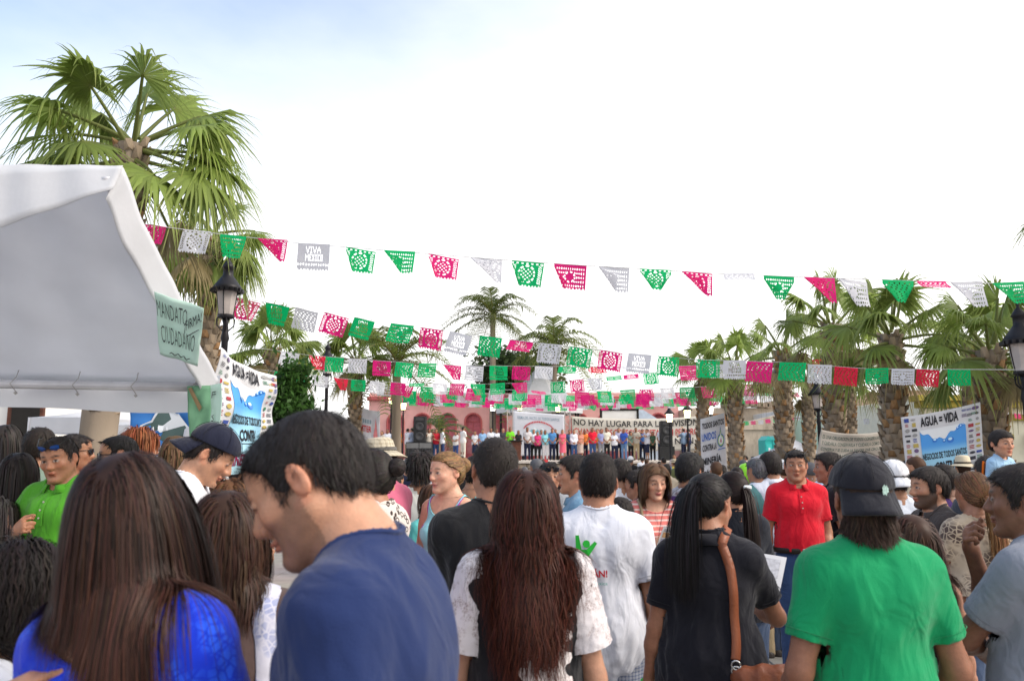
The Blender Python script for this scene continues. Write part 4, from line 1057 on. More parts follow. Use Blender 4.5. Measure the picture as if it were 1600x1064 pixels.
palm_at('tall fan palm rising behind the white tent, its crown highest of all', 208, 228, 8.6, ub=138, r=.2, nf=32, Rb=1.22, Lp=1.2, seed=1, bootfrom=.42, bend=(0, 0, 0), els=[(95, 72), (60, 55), (150, 42), (200, 25), (20, 38), (175, 18), (350, 20), (240, 50), (300, 45), (0, -5), (340, -18), (185, 2), (215, -12)])
palm_at('fan palm with scaly trunk right behind the black lamp by the tent', 330, 372, 12.2, ub=324, r=.19, nf=24, Rb=1.0, Lp=.8, seed=2, bootfrom=.2, els=[(60, 60), (140, 50), (10, 15), (350, -20), (330, -45), (20, -40), (300, -50), (200, -30)])
palm_at('fan palm with dark shaggy trunk above the dark green bush', 425, 545, 22.5, r=.25, nf=28, Rb=1.45, Lp=1.2, seed=3, bootfrom=.1)
palm_at('fan palm between the dark green bush and the distant lamp', 556, 560, 25, r=.22, nf=26, Rb=1.35, Lp=1.1, seed=4, bootfrom=.1)
palm_at('feathery palm with yellow green leaves beside the pink building', 620, 562, 24, r=.16, nf=18, kind='feather', L=2.1, green=(.12, .16, .03), seed=5, boots=False)
palm_at('tall coconut palm with brown trunk above the plaza kiosk', 770, 492, 50, r=.22, nf=22, kind='feather', L=3.3, green=(.09, .12, .025), seed=6, boots=False, group='coconut palms behind the stage')
palm_at('shorter bright coconut palm with upright centre leaves behind the kiosk', 866, 540, 50, r=.2, nf=22, kind='feather', L=3.6, green=(.13, .17, .035), seed=7, boots=False, group='coconut palms behind the stage')
palm_at('small feathery palm on the stage behind the black speaker stack', 686, 672, 49, r=.12, nf=13, kind='feather', L=2.3, green=(.07, .14, .05), seed=8, boots=False, group='coconut palms behind the stage')
palm_at('fan palm behind the banner against mining, trunk paler', 1100, 575, 24, ub=1092, r=.19, nf=22, Rb=1.05, Lp=.8, seed=9, bootfrom=.15)
palm_at('fan palm rising straight beside the mining banner', 1148, 572, 21, r=.2, nf=24, Rb=1.05, Lp=.85, seed=10, bootfrom=.2)
palm_at('fan palm with thick scaly trunk beside the teal toilets', 1222, 548, 16.5, r=.19, nf=22, Rb=.9, Lp=.75, seed=11, bootfrom=.1)
palm_at('thin fan palm above the grey canopy', 1262, 590, 21, r=.17, nf=20, Rb=.95, Lp=.8, seed=12, bootfrom=.1)
palm_at('fan palm with tall crown over the cream cloth banner', 1300, 508, 14.5, r=.2, nf=26, Rb=1.0, Lp=.95, seed=13, bootfrom=.1)
palm_at('slender fan palm before the pale green building', 1327, 585, 22, r=.17, nf=18, Rb=.95, Lp=.8, seed=14, bootfrom=.1)
palm_at('stout fan palm holding the water banner by its plain edge', 1392, 523, 12, r=.19, nf=28, Rb=1.0, Lp=.9, seed=15, bootfrom=.12)
palm_at('fan palm half hidden behind the stout palm with orange leaf bases', 1513, 533, 16, r=.17, nf=22, Rb=1.0, Lp=.8, seed=16, bootfrom=.15)
palm_at('stout fan palm with orange leaf bases beside the yellow building', 1545, 548, 10.8, r=.21, nf=28, Rb=.95, Lp=.85, seed=17, bootfrom=.15)
palm_at('fan palm at the plaza edge with fronds reaching past the black lamp', 1740, 330, 9.5, r=.2, nf=26, Rb=.95, Lp=.95, seed=18, bootfrom=.3)

# ------------------------------------------------------------------ broadleaf trees
def leafy(label, name, c, rad, Y, n, size, seed, green, group='leafy trees', trunk_h=None, cat='tree'):
    g = np.random.default_rng(seed); root = empty(name, (c[0], c[1], 0)); tag(root, label, cat, group)
    cl = g.normal(size=(26, 3)); cl = nrm(cl) * g.uniform(.3, .8, (26, 1)) * np.array(rad) 
    k = g.integers(0, 26, n); P = cl[k] + g.normal(size=(n, 3)) * np.array(rad) * .17 + np.array((0, 0, c[2]))
    a = nrm(g.normal(size=(n, 3))); b = nrm(np.cross(a, g.normal(size=(n, 3)))); s = size * g.uniform(.6, 1.4, (n, 1))
    V = np.stack([P - a * s, P + b * s * .45, P + a * s, P - b * s * .45], 1).reshape(-1, 3); Q = np.arange(n * 4).reshape(n, 4)
    col = np.repeat(np.array(green) * g.uniform(.55, 1.5, (n, 1)) * (1 + .2 * g.uniform(-1, 1, (26, 1)))[k], 4, 0)
    obj('crown', mesh('crown', V, Q, LEAF, False, col), root)
    m = MB(); m.tube([(0, 0, 0), (.1, 0, c[2] * .4), (0, 0, c[2] * .8)], [.22, .16, .1], 9)
    for i in range(5): e = cl[i] * .8; m.tube([(.05, 0, c[2] * .55), (e[0] * .5, e[1] * .5, c[2] * .8), (e[0], e[1], c[2] + e[2])], [.09, .06, .025], 6)
    obj('trunk', mesh('trunk', m.V, m.F, mat('tree_bark', (.16, .11, .08), rough=.9, bump=.5), True), root)
c = at(462, 640, 15.5); leafy('dense dark green bushy tree behind the slanting water banner', 'bushy_tree', (c.x, 15.5, c.z), (.62, .7, .95), 15.5, 5200, .07, 5, (.04, .10, .018))
c = at(805, 590, 56); leafy('dark leafy tree behind the kiosk roof and coconut palms', 'leafy_tree', (c.x, 56, c.z), (3.6, 2.5, 2.4), 56, 5200, .22, 6, (.045, .075, .025))
c = at(1500, 600, 34); leafy('leafy tree rising behind the yellow building roof', 'leafy_tree', (c.x + 2.6, 34, c.z), (2.2, 2, 1.1), 34, 2500, .16, 8, (.05, .10, .025))
# ------------------------------------------------------------------ buildings round the plaza
PINK = mat('pink_plaster', (.72, .38, .35), rough=.9, var=.1, vscale=1.2, bump=.2, bscale=20)
PINKD = mat('dark_pink_trim', (.42, .10, .10), rough=.8)
ROSE = mat('rose_door', (.50, .13, .16), rough=.6, var=.15)
CREAM = mat('cream_plaster', (.68, .62, .47), rough=.9, var=.12, vscale=1.0, bump=.25, bscale=15)
OLIVE = mat('olive_trim', (.36, .29, .05), rough=.8)
WHITE = mat('white_plaster', (.72, .71, .68), rough=.9, var=.08, vscale=.8)
MINT = mat('mint_plaster', (.52, .66, .52), rough=.9, var=.06, vscale=.7)
DARKG = mat('dark_glass', (.03, .035, .04), rough=.15, spec=.6)
DARK = mat('dark_void', (.02, .018, .016), rough=.9)
IRON = mat('black_iron', (.018, .017, .02), rough=.45, metal=.4, bump=.1)
WOODD = mat('dark_wood', (.10, .035, .02), rough=.6, var=.3, vscale=9)
def arch(w, h, n=10):
    return [(-w / 2, 0), (w / 2, 0)] + [(w / 2 * math.cos(math.pi * i / n), h - w / 2 + w / 2 * math.sin(math.pi * i / n)) for i in range(n + 1)]
YB = 55.0
x0, x1 = at(575, 700, YB).x, at(1062, 700, YB).x; ztop = at(700, 626, YB).z
b = empty('pink_building', ((x0 + x1) / 2, YB, 0)); tag(b, 'long pink building with arched rose doors and dark red cornice behind the stage', 'building')
hw = (x1 - x0) / 2; cx = (x0 + x1) / 2
# wall with real arched openings: piers, spandrels
ZB = 1.3; aw, ah_ = 1.12, at(700, 646, YB).z - ZB
doors = [at(u, 700, YB).x - cx for u in (617, 659, 699, 739, 779, 822, 864, 906, 948, 990, 1030)]
wm = MB(); prev = -hw
for d in doors:
    wm.box(((prev + d - aw / 2) / 2, 4, (ZB + ah_) / 2), ((d - aw / 2 - prev) / 2, 4, (ZB + ah_) / 2)); prev = d + aw / 2
    n = 10; pts = [(d + aw / 2 * math.cos(math.pi * i / n), ZB + ah_ - aw / 2 + aw / 2 * math.sin(math.pi * i / n)) for i in range(n + 1)]
    for i in range(n):
        (xa, za), (xb, zb) = pts[i], pts[i + 1]
        wm.add([(xa, 0, za), (xb, 0, zb), (xb, 0, ZB + ah_), (xa, 0, ZB + ah_), (xa, .5, za), (xb, .5, zb)], [(0, 1, 2, 3), (0, 4, 5, 1)])
    wm.box((d, 4, ZB / 2), (aw / 2, 4, ZB / 2))
wm.box(((prev + hw) / 2, 4, (ZB + ah_) / 2), ((hw - prev) / 2, 4, (ZB + ah_) / 2))
wm.box((0, 4, (ztop + ZB + ah_) / 2 + .001), (hw, 4, (ztop - ZB - ah_) / 2))
wm.build('wall', PINK, b)
MB().bbox((0, 3.8, ztop + .14), (hw + .12, 4.1, .14), .03).build('cornice', PINKD, b)
MB().box((0, 4, ztop + .42), (hw, 3.9, .14)).build('parapet', PINK, b)
for d in doors:
    dr = MB().prism([(p[0] + d, p[1] + ZB) for p in arch(aw - .02, ah_ - .01)], .3, .36).build('door', ROSE, b)
    fr = MB(); pts = arch(aw, ah_)[1:]; pts = [(aw / 2, 0)] + pts[1:] + [(-aw / 2, 0)]
    fr.tube([(p[0] + d, -.02, p[1] + ZB) for p in pts], .07, 6); fr.build('arch_trim', PINKD, dr)
    m = MB(); m.box((d, .29, ZB + (ah_ - aw / 2) / 2), (.02, .02, (ah_ - aw / 2) / 2)); m.box((d, .28, ZB + ah_ - aw / 2), (aw / 2 - .03, .02, .03)); m.build('door_bar', PINKD, dr)
    for s in (-1, 1): MB().box((d + s * .25, .292, ZB + 1.0), (.17, .012, .5)).build('pane', mat('pink_pane', (.5, .2, .22), rough=.3), dr)
# white board and pale blue gable on the roof line
a_, c_ = at(939, 654, 50), at(996, 640, 50)
s = empty('white_board', ((a_.x + c_.x) / 2, 50, 0)); tag(s, 'blank white board in a dark frame above the long protest banner', 'board')
w_, h_ = (c_.x - a_.x) / 2, (c_.z - a_.z) / 2
MB().box((0, 0, (a_.z + c_.z) / 2), (w_, .05, h_)).build('panel', WHITE, s)
m = MB()
for sx in (-1, 1): m.box((sx * w_, -.02, c_.z / 2), (.07, .07, c_.z / 2))
m.box((0, -.02, c_.z), (w_ + .07, .07, .07)); m.build('frame', DARK, s)
a_, c_ = at(996, 655, 51.5), at(1028, 640, 51.5); t_ = at(1000, 641, 51.5)
g_ = MB(); g_.prism([(0, 0), (c_.x - a_.x, 0), (c_.x - a_.x, a_.z - .1), (.3, t_.z), (0, t_.z)], -.6, .6)
o = g_.build('blue_shed', mat('pale_blue', (.5, .58, .68), rough=.7), None, loc=(a_.x, 51.5, 0)); tag(o, 'pale blue shed with a sloping roof beside the white board', 'shed')
# kiosk roof
kc = at(842, 650, 50.5); kz, ke = at(842, 574, 50.5).z, at(842, 641, 50.5).z
k_ = empty('kiosk', (kc.x, 50.5, 0)); tag(k_, 'plaza kiosk with a pointed pale grey roof on slim posts', 'kiosk')
KG = mat('kiosk_roof', (.50, .50, .52), rough=.6, var=.05)
rr = 2.9
for i in range(8):
    a0, a1 = (i + .5) * math.pi / 4, (i + 1.5) * math.pi / 4
    m = MB(); m.add([(rr * math.cos(a0), rr * math.sin(a0), ke), (rr * math.cos(a1), rr * math.sin(a1), ke), (.06 * math.cos(a1), .06 * math.sin(a1), kz), (.06 * math.cos(a0), .06 * math.sin(a0), kz), (rr * math.cos(a0), rr * math.sin(a0), ke - .25), (rr * math.cos(a1), rr * math.sin(a1), ke - .25)], [(0, 1, 2, 3), (4, 5, 1, 0)])
    o = m.build('roof_panel', KG, k_); o.modifiers.new('t', 'SOLIDIFY').thickness = .04
    MB().tube([((rr - .3) * math.cos(a0), (rr - .3) * math.sin(a0), 0), ((rr - .3) * math.cos(a0), (rr - .3) * math.sin(a0), ke - .05)], .06, 8).build('post', IRON, k_)
MB().lathe([(.0, .5), (.05, .42), (.02, .3), (.16, .18), (.14, .05), (.06, 0)], 10, (0, 0, kz - .1)).build('finial', mat('finial_blue', (.12, .16, .24), rough=.4), k_, True)
# beige wall, ruin and white houses to the right
def block(name, label, u0, u1, vt, Y, dep, m, cat='building', zb=0.0, extra=None):
    xa, xb = at(u0, 700, Y).x, at(u1, 700, Y).x; z = at((u0 + u1) / 2, vt, Y).z
    r = empty(name, ((xa + xb) / 2, Y, 0)); tag(r, label, cat)
    MB().bbox((0, dep / 2, z / 2), ((xb - xa) / 2, dep / 2, z / 2), .02).build('wall', m, r)
    return r, (xb - xa) / 2, z
def stain(t, b, hs, tcn):
    n = t.nodes.new('ShaderNodeTexNoise'); n.inputs['Scale'].default_value = 1.4; n.inputs['Detail'].default_value = 9; n.inputs['Roughness'].default_value = .7
    mp_ = t.nodes.new('ShaderNodeMapping'); mp_.inputs['Scale'].default_value = (1, 1, .35); t.links.new(tcn.outputs['Object'], mp_.inputs[0]); t.links.new(mp_.outputs[0], n.inputs['Vector'])
    r = t.nodes.new('ShaderNodeMapRange'); r.inputs['From Min'].default_value = .48; r.inputs['From Max'].default_value = .7
    m = t.nodes.new('ShaderNodeMix'); m.data_type = 'RGBA'; m.inputs['B'].default_value = (.26, .2, .15, 1); t.links.new(n.outputs['Fac'], r.inputs['Value']); t.links.new(r.outputs[0], m.inputs['Factor']); t.links.new(hs.outputs[0], m.inputs['A']); t.links.new(m.outputs['Result'], b.inputs['Base Color'])
OLDW = mat('old_beige_plaster', (.55, .46, .36), rough=.95, var=.15, vscale=1.5, bump=.5, bscale=14, build=stain)
r, w, z = block('garden_wall', 'long stained beige plaster wall behind the white car', 1130, 1300, 668, 44, .5, OLDW, 'wall')
c = MB(); c.add([(-w, -.08, z), (w * .9, -.08, z + 1.3), (w * .9, .6, z + 1.3), (-w, .6, z), (-w, -.08, z - .12), (w * .9, -.08, z - .12), (w * .9, .6, z - .12), (-w, .6, z - .12)], [(0, 1, 2, 3), (4, 5, 1, 0), (7, 6, 2, 3), (1, 5, 6, 2)]).build('sloping_top', OLDW, r)
r, w, z = block('ruined_house', 'half ruined beige house with broken brown roof edge over the wall', 1078, 1225, 637, 52, 6, OLDW)
g = random.Random(4)
for i in range(9): MB().bbox((-w * .2 + i * w * .13, -.1, z + .12 + .12 * g.random()), (w * .09, .5, .12 + .1 * g.random()), .03).build('roof_stone', mat('broken_stone', (.26, .2, .15), rough=.95, bump=.5, bscale=12), r)
MB().box((-w * .25, -.02, z - .9), (.9, .05, .5)).build('orange_panel', mat('rust_panel', (.45, .22, .08), rough=.8), r)
r, w, z = block('white_house', 'plain white house behind the thin palms', 1228, 1290, 640, 46, 6, WHITE)
MB().box((0, -.06, z - .1), (w + .05, .1, .1)).build('cornice', mat('grey_trim', (.4, .4, .38)), r)
r, w, z = block('green_house', 'pale mint green house with dark strip windows behind the palms', 1288, 1432, 636, 40, 7, MINT)
MB().bbox((0, -.1, z - .09), (w + .1, .25, .12), .02).build('cornice', WHITE, r)
for k in range(-3, 4):
    f_ = MB().box((k * w * .27, -.02, z - 1.25), (.5, .04, .28)).build('window_frame', WHITE, r); MB().box((k * w * .27, -.05, z - 1.25), (.43, .02, .21)).build('pane', DARKG, f_)
r, w, z = block('rooftop_house', 'small peach coloured upper storey above the mint house', 1395, 1490, 610, 48, 5, mat('peach', (.62, .42, .3), rough=.9))
MB().box((0, -.1, z + .06), (w + .2, .4, .08)).build('roof_edge', WHITE, r)
# yellow building with olive cornice and pilasters
r, w, z = block('yellow_building', 'cream building with heavy olive cornice and pilaster capitals', 1462, 1900, 618, 22, 8, mat('cream_paint', (.72, .69, .55), rough=.85, var=.05))
for k, (hh, pr) in enumerate(((.16, .55), (.14, .42), (.10, .28), (.22, .12))): MB().bbox((-.1, -pr / 2, z - .1 - k * .17), (w + pr, pr / 2, .082), .015).build('cornice', OLIVE if k != 2 else CREAM, r)
for k in range(6):
    xx = -w + 1.55 + k * 1.3
    p = MB().bbox((xx, -.09, (z - .9) / 2), (.17, .09, (z - .9) / 2), .01).build('pilaster', WHITE, r)
    for j in range(4): MB().bbox((xx, -.12 - .03 * j, z - 1.62 + .16 * j), (.20 + .06 * j, .10 + .03 * j, .075), .01).build('capital', OLIVE, p)
# dark doorway and white wall at far left
r, w, z = block('white_corner_house', 'white wall with a dark wooden doorway left of the tent crowd', -260, 62, 560, 19, 6, WHITE)
dx = at(38, 700, 19).x - r.location.x
MB().box((dx, -.04, 1.6), (.42, .05, 1.6)).build('door_frame', WOODD, r); MB().box((dx + .02, -.08, 1.55), (.33, .03, 1.5)).build('door', DARK, r)
# far hill and roofs so that the horizon closes
hm = MB(); g = np.random.default_rng(2)
V = []; nn = 60
for i in range(nn): 
    u = i / (nn - 1); x = -500 + 1000 * u; V += [(x, 420, -5), (x, 440, 9 + 4 * math.sin(u * 9) + 2 * math.sin(u * 31)), (x, 560, -5)]
F = [(3 * i, 3 * i + 3, 3 * i + 4, 3 * i + 1) for i in range(nn - 1)] + [(3 * i + 1, 3 * i + 4, 3 * i + 5, 3 * i + 2) for i in range(nn - 1)]
o = obj('hills', mesh('hills', V, F, mat('hill_scrub', (.20, .19, .15), rough=1, var=.2, vscale=.05))); tag(o, kind='structure')
wl = MB().box((0, 62, 1.6), (70, .3, 1.6)).build('street_wall', WHITE); tag(wl, 'low whitewashed wall closing the far side of the plaza', 'wall')

# ------------------------------------------------------------------ stage
SZ = 1.42; SY0 = 42.0; sx0, sx1 = at(600, 700, SY0).x, at(1075, 700, SY0).x
st = empty('stage', ((sx0 + sx1) / 2, SY0, 0)); tag(st, 'raised stone platform with a pale rim carrying the speakers and the line of people', 'stage')
sw = (sx1 - sx0) / 2
MB().box((0, 6.2, (SZ - .15) / 2), (sw, 6.2, (SZ - .15) / 2)).build('base', mat('stage_rubble', (.22, .18, .14), rough=.95), st)
STN = mat('rubble_stone', (.36, .29, .22), rough=.95, var=.3, vscale=2, bump=.5, bscale=20)
sm = []
for k in range(6):
    m = MB(); g = random.Random(k); m.bbox((0, 0, 0), (.2 + .06 * g.random(), .05, .1 + .03 * g.random()), .03); sm.append(mesh('stone', m.V, m.F, STN))
for j in range(5):
    x = -sw + .2
    while x < sw - .2:
        o = obj('stone', sm[int(x * 37 + j * 5) % 6], st, (x + (j % 2) * .1, -.01, .13 + j * .25)); x += .5
MB().bbox((0, 6.1, SZ - .075), (sw + .06, 6.3, .075), .02).build('rim', mat('pale_concrete', (.58, .52, .46), rough=.85), st)
for k in range(4): MB().bbox((sw * .62, -.25 - .32 * k, (SZ - .3 - .27 * k) / 2), (1.6, .17, (SZ - .3 - .27 * k) / 2), .015).build('step', mat('pale_concrete', (.58, .52, .46)), st)
def on_stage(u, Y): return at(u, 700, Y).x
SPK = mat('speaker_black', (.02, .02, .021), rough=.6, bump=.4, bscale=150); GRL = mat('speaker_cone', (.045, .045, .048), rough=.5)
def speaker(label, u, Y, z, w, h, cones, kind='tower', yaw=0):
    r = empty('loudspeaker', (on_stage(u, Y), Y, z), yaw); tag(r, label, 'speaker', 'black loudspeakers on the stage')
    MB().bbox((0, 0, h / 2), (w / 2, .28, h / 2), .02).build('cabinet', SPK, r)
    for (cx_, cz, cr) in cones:
        m = MB(); m.lathe([(cr, 0), (cr, .03), (cr * .85, .035), (cr * .3, -.02), (.02, -.015)], 20); m.V = [(v[0] + cx_, -.285 - v[2], v[1] + cz) for v in m.V]; m.build('cone', GRL, r, True)
    if kind == 'sub':
        MB().box((0, -.285, h * .8), (w * .46, .01, h * .14)).build('label_strip', mat('sub_grey', (.14, .14, .14), rough=.5), r)
        m = MB()
        for k in range(3): m.box((-w * .3 + k * w * .3, -.29, h * .33), (.015, .012, h * .28))
        m.box((0, -.29, h * .33), (w * .44, .012, .015)); m.build('grille_bar', GRL, r)
    else:
        m = MB(); m.prism([(-w * .36, h * .84), (w * .36, h * .84), (w * .28, h * .95), (-w * .28, h * .95)], -.3, -.285).build('horn', GRL, r)
    return r
SYS = 43.2
speaker('left bass speaker box under the black tower speaker', 645.5, SYS, SZ, .72, .98, [], 'sub')
speaker('right bass speaker box under the black tower speaker', 665.5, SYS, SZ, .70, .98, [], 'sub')
speaker('tall black tower speaker standing on two bass boxes', 656, SYS, SZ + .98, .66, 1.36, [(0, .3, .22), (0, .82, .22)])
speaker('black speaker on the stage in front of the long banner', 1041, SYS, SZ + .75, .62, 1.35, [(0, .35, .22), (0, .85, .22)])
MB().bbox((on_stage(1041, SYS), SYS, SZ + .375), (.4, .3, .375), .02).build('speaker_case', SPK); tag(bpy.data.objects['speaker_case'], 'black flight case supporting the speaker before the long banner', 'case')
p = empty('lectern', (on_stage(806, 43.0), 43.0, SZ)); tag(p, 'dark wooden lectern in front of the speaker in lime', 'lectern')
MB().bbox((0, 0, .5), (.28, .2, .5), .02).build('stand', WOODD, p); MB().bbox((0, -.02, 1.04), (.36, .28, .035), .01).build('top', DARK, p); MB().tube([(.1, 0, 1.05), (.1, -.02, 1.3), (.08, .12, 1.42)], .012, 6).build('microphone', IRON, p)
def truss(label, u, Y, h):
    r = empty('truss_tower', (on_stage(u, Y), Y, SZ)); tag(r, label, 'truss', 'metal truss towers'); M_ = mat('truss_metal', (.5, .45, .42), rough=.4, metal=.6)
    for a in (-1, 1):
        for b_ in (-1, 1): MB().tube([(a * .15, b_ * .15, 0), (a * .15, b_ * .15, h)], .022, 6).build('chord', M_, r)
    m = MB(); n = int(h / .3)
    for i in range(n):
        s = 1 if i % 2 else -1
        for b_ in (-1, 1): m.tube([(-s * .15, b_ * .15, i * .3), (s * .15, b_ * .15, i * .3 + .3)], .012, 5); m.tube([(b_ * .15, -s * .15, i * .3), (b_ * .15, s * .15, i * .3 + .3)], .012, 5)
    m.build('bracing', M_, r)
truss('metal truss tower at the mountain banner side of the lectern', 797, 44.5, 3.4); truss('metal truss tower between the mountain banner and the long banner', 887, 44.5, 3.3)

# ------------------------------------------------------------------ street lamps
LG = mat('frosted_glass', (.72, .66, .63), rough=.35, trans=.5, bump=0)
def lit(name, c, e): return mat(name, c, rough=.3, emit=(*c, e), bump=0)
def street_lamp(label, u, vtop, Y, glass=LG, group='black street lamps', arms=1, s=.82):
    z = at(u, vtop, Y).z; r = empty('street_lamp', (at(u, 650, Y).x, Y, 0)); tag(r, label, 'street lamp', group)
    zh = z - 1.02 * s
    MB().lathe([(.16, 0), (.16, .25), (.11, .32), (.09, .8), (.065, .9), (.05, 1.2), (.045, zh - .35), (.06, zh - .3), (.045, zh - .22), (.035, zh - .1), (.06, zh)], 14).build('pole', IRON, r, True)
    br = MB()
    for k in range(4):
        a = k * math.pi / 2 + .4; c_, d_ = math.cos(a), math.sin(a)
        br.tube([(c_ * .03, d_ * .03, zh - .2), (c_ * .11, d_ * .11, zh - .12), (c_ * .12, d_ * .12, zh - .03), (c_ * .07, d_ * .07, zh + .02)], .01, 5)
    br.build('scroll_bracket', IRON, r)
    MB().lathe([(.105 * s, 0), (.125 * s, .02), (.175 * s, .42 * s), (.17 * s, .42 * s), (.12 * s, .03)], 8, (0, 0, zh + .02)).build('lantern_glass', glass, r)
    fr = MB()
    for k in range(4):
        a = k * math.pi / 2 + math.pi / 8 * 0; fr.tube([(.118 * s * math.cos(a), .118 * s * math.sin(a), zh), (.183 * s * math.cos(a), .183 * s * math.sin(a), zh + .45 * s)], .008, 4)
    fr.lathe([(.10 * s, -.02), (.14 * s, 0), (.14 * s, .03)], 16, (0, 0, zh)); fr.build('lantern_frame', IRON, r)
    cp_ = MB().lathe([(.185 * s, 0), (.235 * s, .02), (.25 * s, .05), (.22 * s, .09), (.19 * s, .12), (.13 * s, .19), (.085 * s, .24), (.085 * s, .33), (.11 * s, .35), (.075 * s, .40), (.02 * s, .46), (.025 * s, .5), (.012 * s, .55), (.0, .58)], 20, (0, 0, zh + .44 * s)).build('cap', IRON, r, True)
    cr = MB()
    for k in range(20):
        a = k * 2 * math.pi / 20; cr.box((.245 * s * math.cos(a), .245 * s * math.sin(a), zh + .46 * s), (.022, .022, .022))
    tag(cr.build('cap_beading', IRON, cp_), kind='stuff')
    return r
street_lamp('black lantern street lamp with frosted glass beside the white tent', 345, 405, 11)
street_lamp('black lantern street lamp in front of the middle fan palm', 509, 537, 21)
street_lamp('black lantern street lamp next to the water banner and cream building', 1606, 478, 9.6)
street_lamp('black lantern street lamp beside the cream cloth banner', 1279, 588, 20)
street_lamp('black lantern street lamp right beside the mining banner', 1139, 606, 24)
WARM = lit('lit_warm', (1.0, .75, .38), 2.2); YEL = lit('lit_yellow', (.95, .95, .45), 2.0); LGRN = lit('lit_white', (1.0, .97, .85), 1.6)
for lb, u, v, m_ in (('lit yellow green street lamp before the first pink arch', 611, 606, YEL), ('lit warm street lamp left of the speaker tower', 630, 615, WARM), ('lit orange street lamp above the right speaker', 1046, 630, WARM), ('lit greenish street lamp above the mining banner', 1074, 624, YEL), ('lit white street lamp behind the mining banner', 1110, 618, LGRN), ('lit white street lamp before the kiosk posts', 770, 617, LGRN), ('lit yellow street lamp between the mountain banner and kiosk', 812, 616, YEL), ('lit green yellow street lamp over the lime speaker banner', 872, 618, YEL)):
    street_lamp(lb, u, v, 40 if u > 1000 else 46.5, m_, 'lit street lamps round the stage', s=.95)
# ------------------------------------------------------------------ white tent at the left
TENT = mat('tent_fabric', (.70, .71, .74), rough=.7, var=.04, vscale=3, bump=.4, bscale=9, trans=.3)
TENTI = mat('tent_underside', (.74, .75, .78), rough=.75, var=.05, vscale=2.5, bump=.5, bscale=7, trans=.52)  # roof underside: paler, more translucent copy of the tent fabric, lifting its shade
POLE = mat('white_pole', (.62, .62, .66), rough=.4, metal=.2)
def lerp3(a, b, t): return Vector(a) * (1 - t) + Vector(b) * t
tp_ = at(184, 268, 3.4); tc_ = at(338, 600, 4.7); tl_ = at(-420, 262, 3.4); tcl = at(-700, 583, 4.5)
tr_ = empty('market_tent', (tc_.x, tc_.y, 0)); tag(tr_, 'white fabric market tent with shaded underside, pipe frame and ropes', 'tent')
O = Vector((tc_.x, tc_.y, 0))
def roofp(u, v):   # u 0 right .. 1 left, v 0 ridge .. 1 eave
    p = lerp3(lerp3(tp_, tl_, u), lerp3(tc_, tcl, u), v)
    p.z += -.03 * math.sin(v * math.pi) * (1 - .3 * u) + .006 * math.sin(u * 44 + v * 3) * math.sin(v * math.pi) + .004 * math.sin(u * 25 + v * 21)
    return p - O
MB().grid(roofp, 40, 18).build('roof', TENTI, tr_, True).modifiers.new('t', 'SOLIDIFY').thickness = .004
def valance(u, v):
    p = lerp3(tp_, tl_, u); dz = .10 + .20 * min(1, u * 3.3)
    q = p + Vector((.03 * (1 - u) - .02 * v, -.02 - .04 * v + .006 * math.sin(u * 47 + 2 * v), -dz * v)); q.z += .02 * (1 - v)
    return q - O
MB().grid(valance, 60, 6).build('front_valance', TENT, tr_, True).modifiers.new('t', 'SOLIDIFY').thickness = .003
def flap(u, v):    # strip hanging at the right gable edge
    p = lerp3(tp_, tc_, u); p.z += -.03 * math.sin(u * math.pi) + .02
    w = .16 - .04 * u
    q = p + Vector((.02 - .045 * v - .01 * math.sin(u * 9), -.05 * v + .01 * math.sin(u * 22 + v), -w * v + .006 * math.sin(u * 31)))
    return q - O
MB().grid(flap, 40, 6).build('side_flap', TENT, tr_, True).modifiers.new('t', 'SOLIDIFY').thickness = .003
rb = MB(); rb.tube([roofp(.012, i / 10) + Vector((-.015, -.03, -.035)) for i in range(11)], .019, 10); rb.build('rafter_pipe', POLE, tr_, True)
e0, e1 = roofp(0.0, 1), roofp(1, 1); MB().tube([e0 + Vector((-.05, -.09, -.03)), e1 + Vector((0, -.09, -.03))], .026, 12).build('eave_pipe', POLE, tr_, True)
def ev(u, v):
    p = roofp(u, 1); p += Vector((.01, .03 + .012 * math.sin(u * 45), .05 - (.21 + .012 * math.sin(u * 13)) * v)); return p
MB().grid(ev, 50, 4).build('eave_valance', TENT, tr_, True)
MB().tube([(-.03, .02, 0), (-.03, .02, tc_.z)], .022, 10).build('leg', POLE, tr_, True)
MB().tube([e1 + Vector((0, 0, -e1.z)), e1], .022, 10).build('leg', POLE, tr_, True)
f0 = roofp(.98, 0); MB().tube([f0 + Vector((0, 0, -f0.z)), f0], .022, 10).build('leg', POLE, tr_, True)
for u in (.02, .115, .205, .3, .39):
    p = roofp(u, .96); m = MB(); m.tube([p + Vector((0, -.03, .03)), p + Vector((.012, -.07, -.02)), p + Vector((-.012, -.085, -.06)), p + Vector((.008, -.06, -.1))], .0026, 5); m.lathe([(.0, .012), (.012, 0), (.0, -.012)], 8, tuple(p + Vector((.008, -.06, -.11)))); m.build('bungee_tie', mat('tie_grey', (.4, .39, .38)), tr_, True)
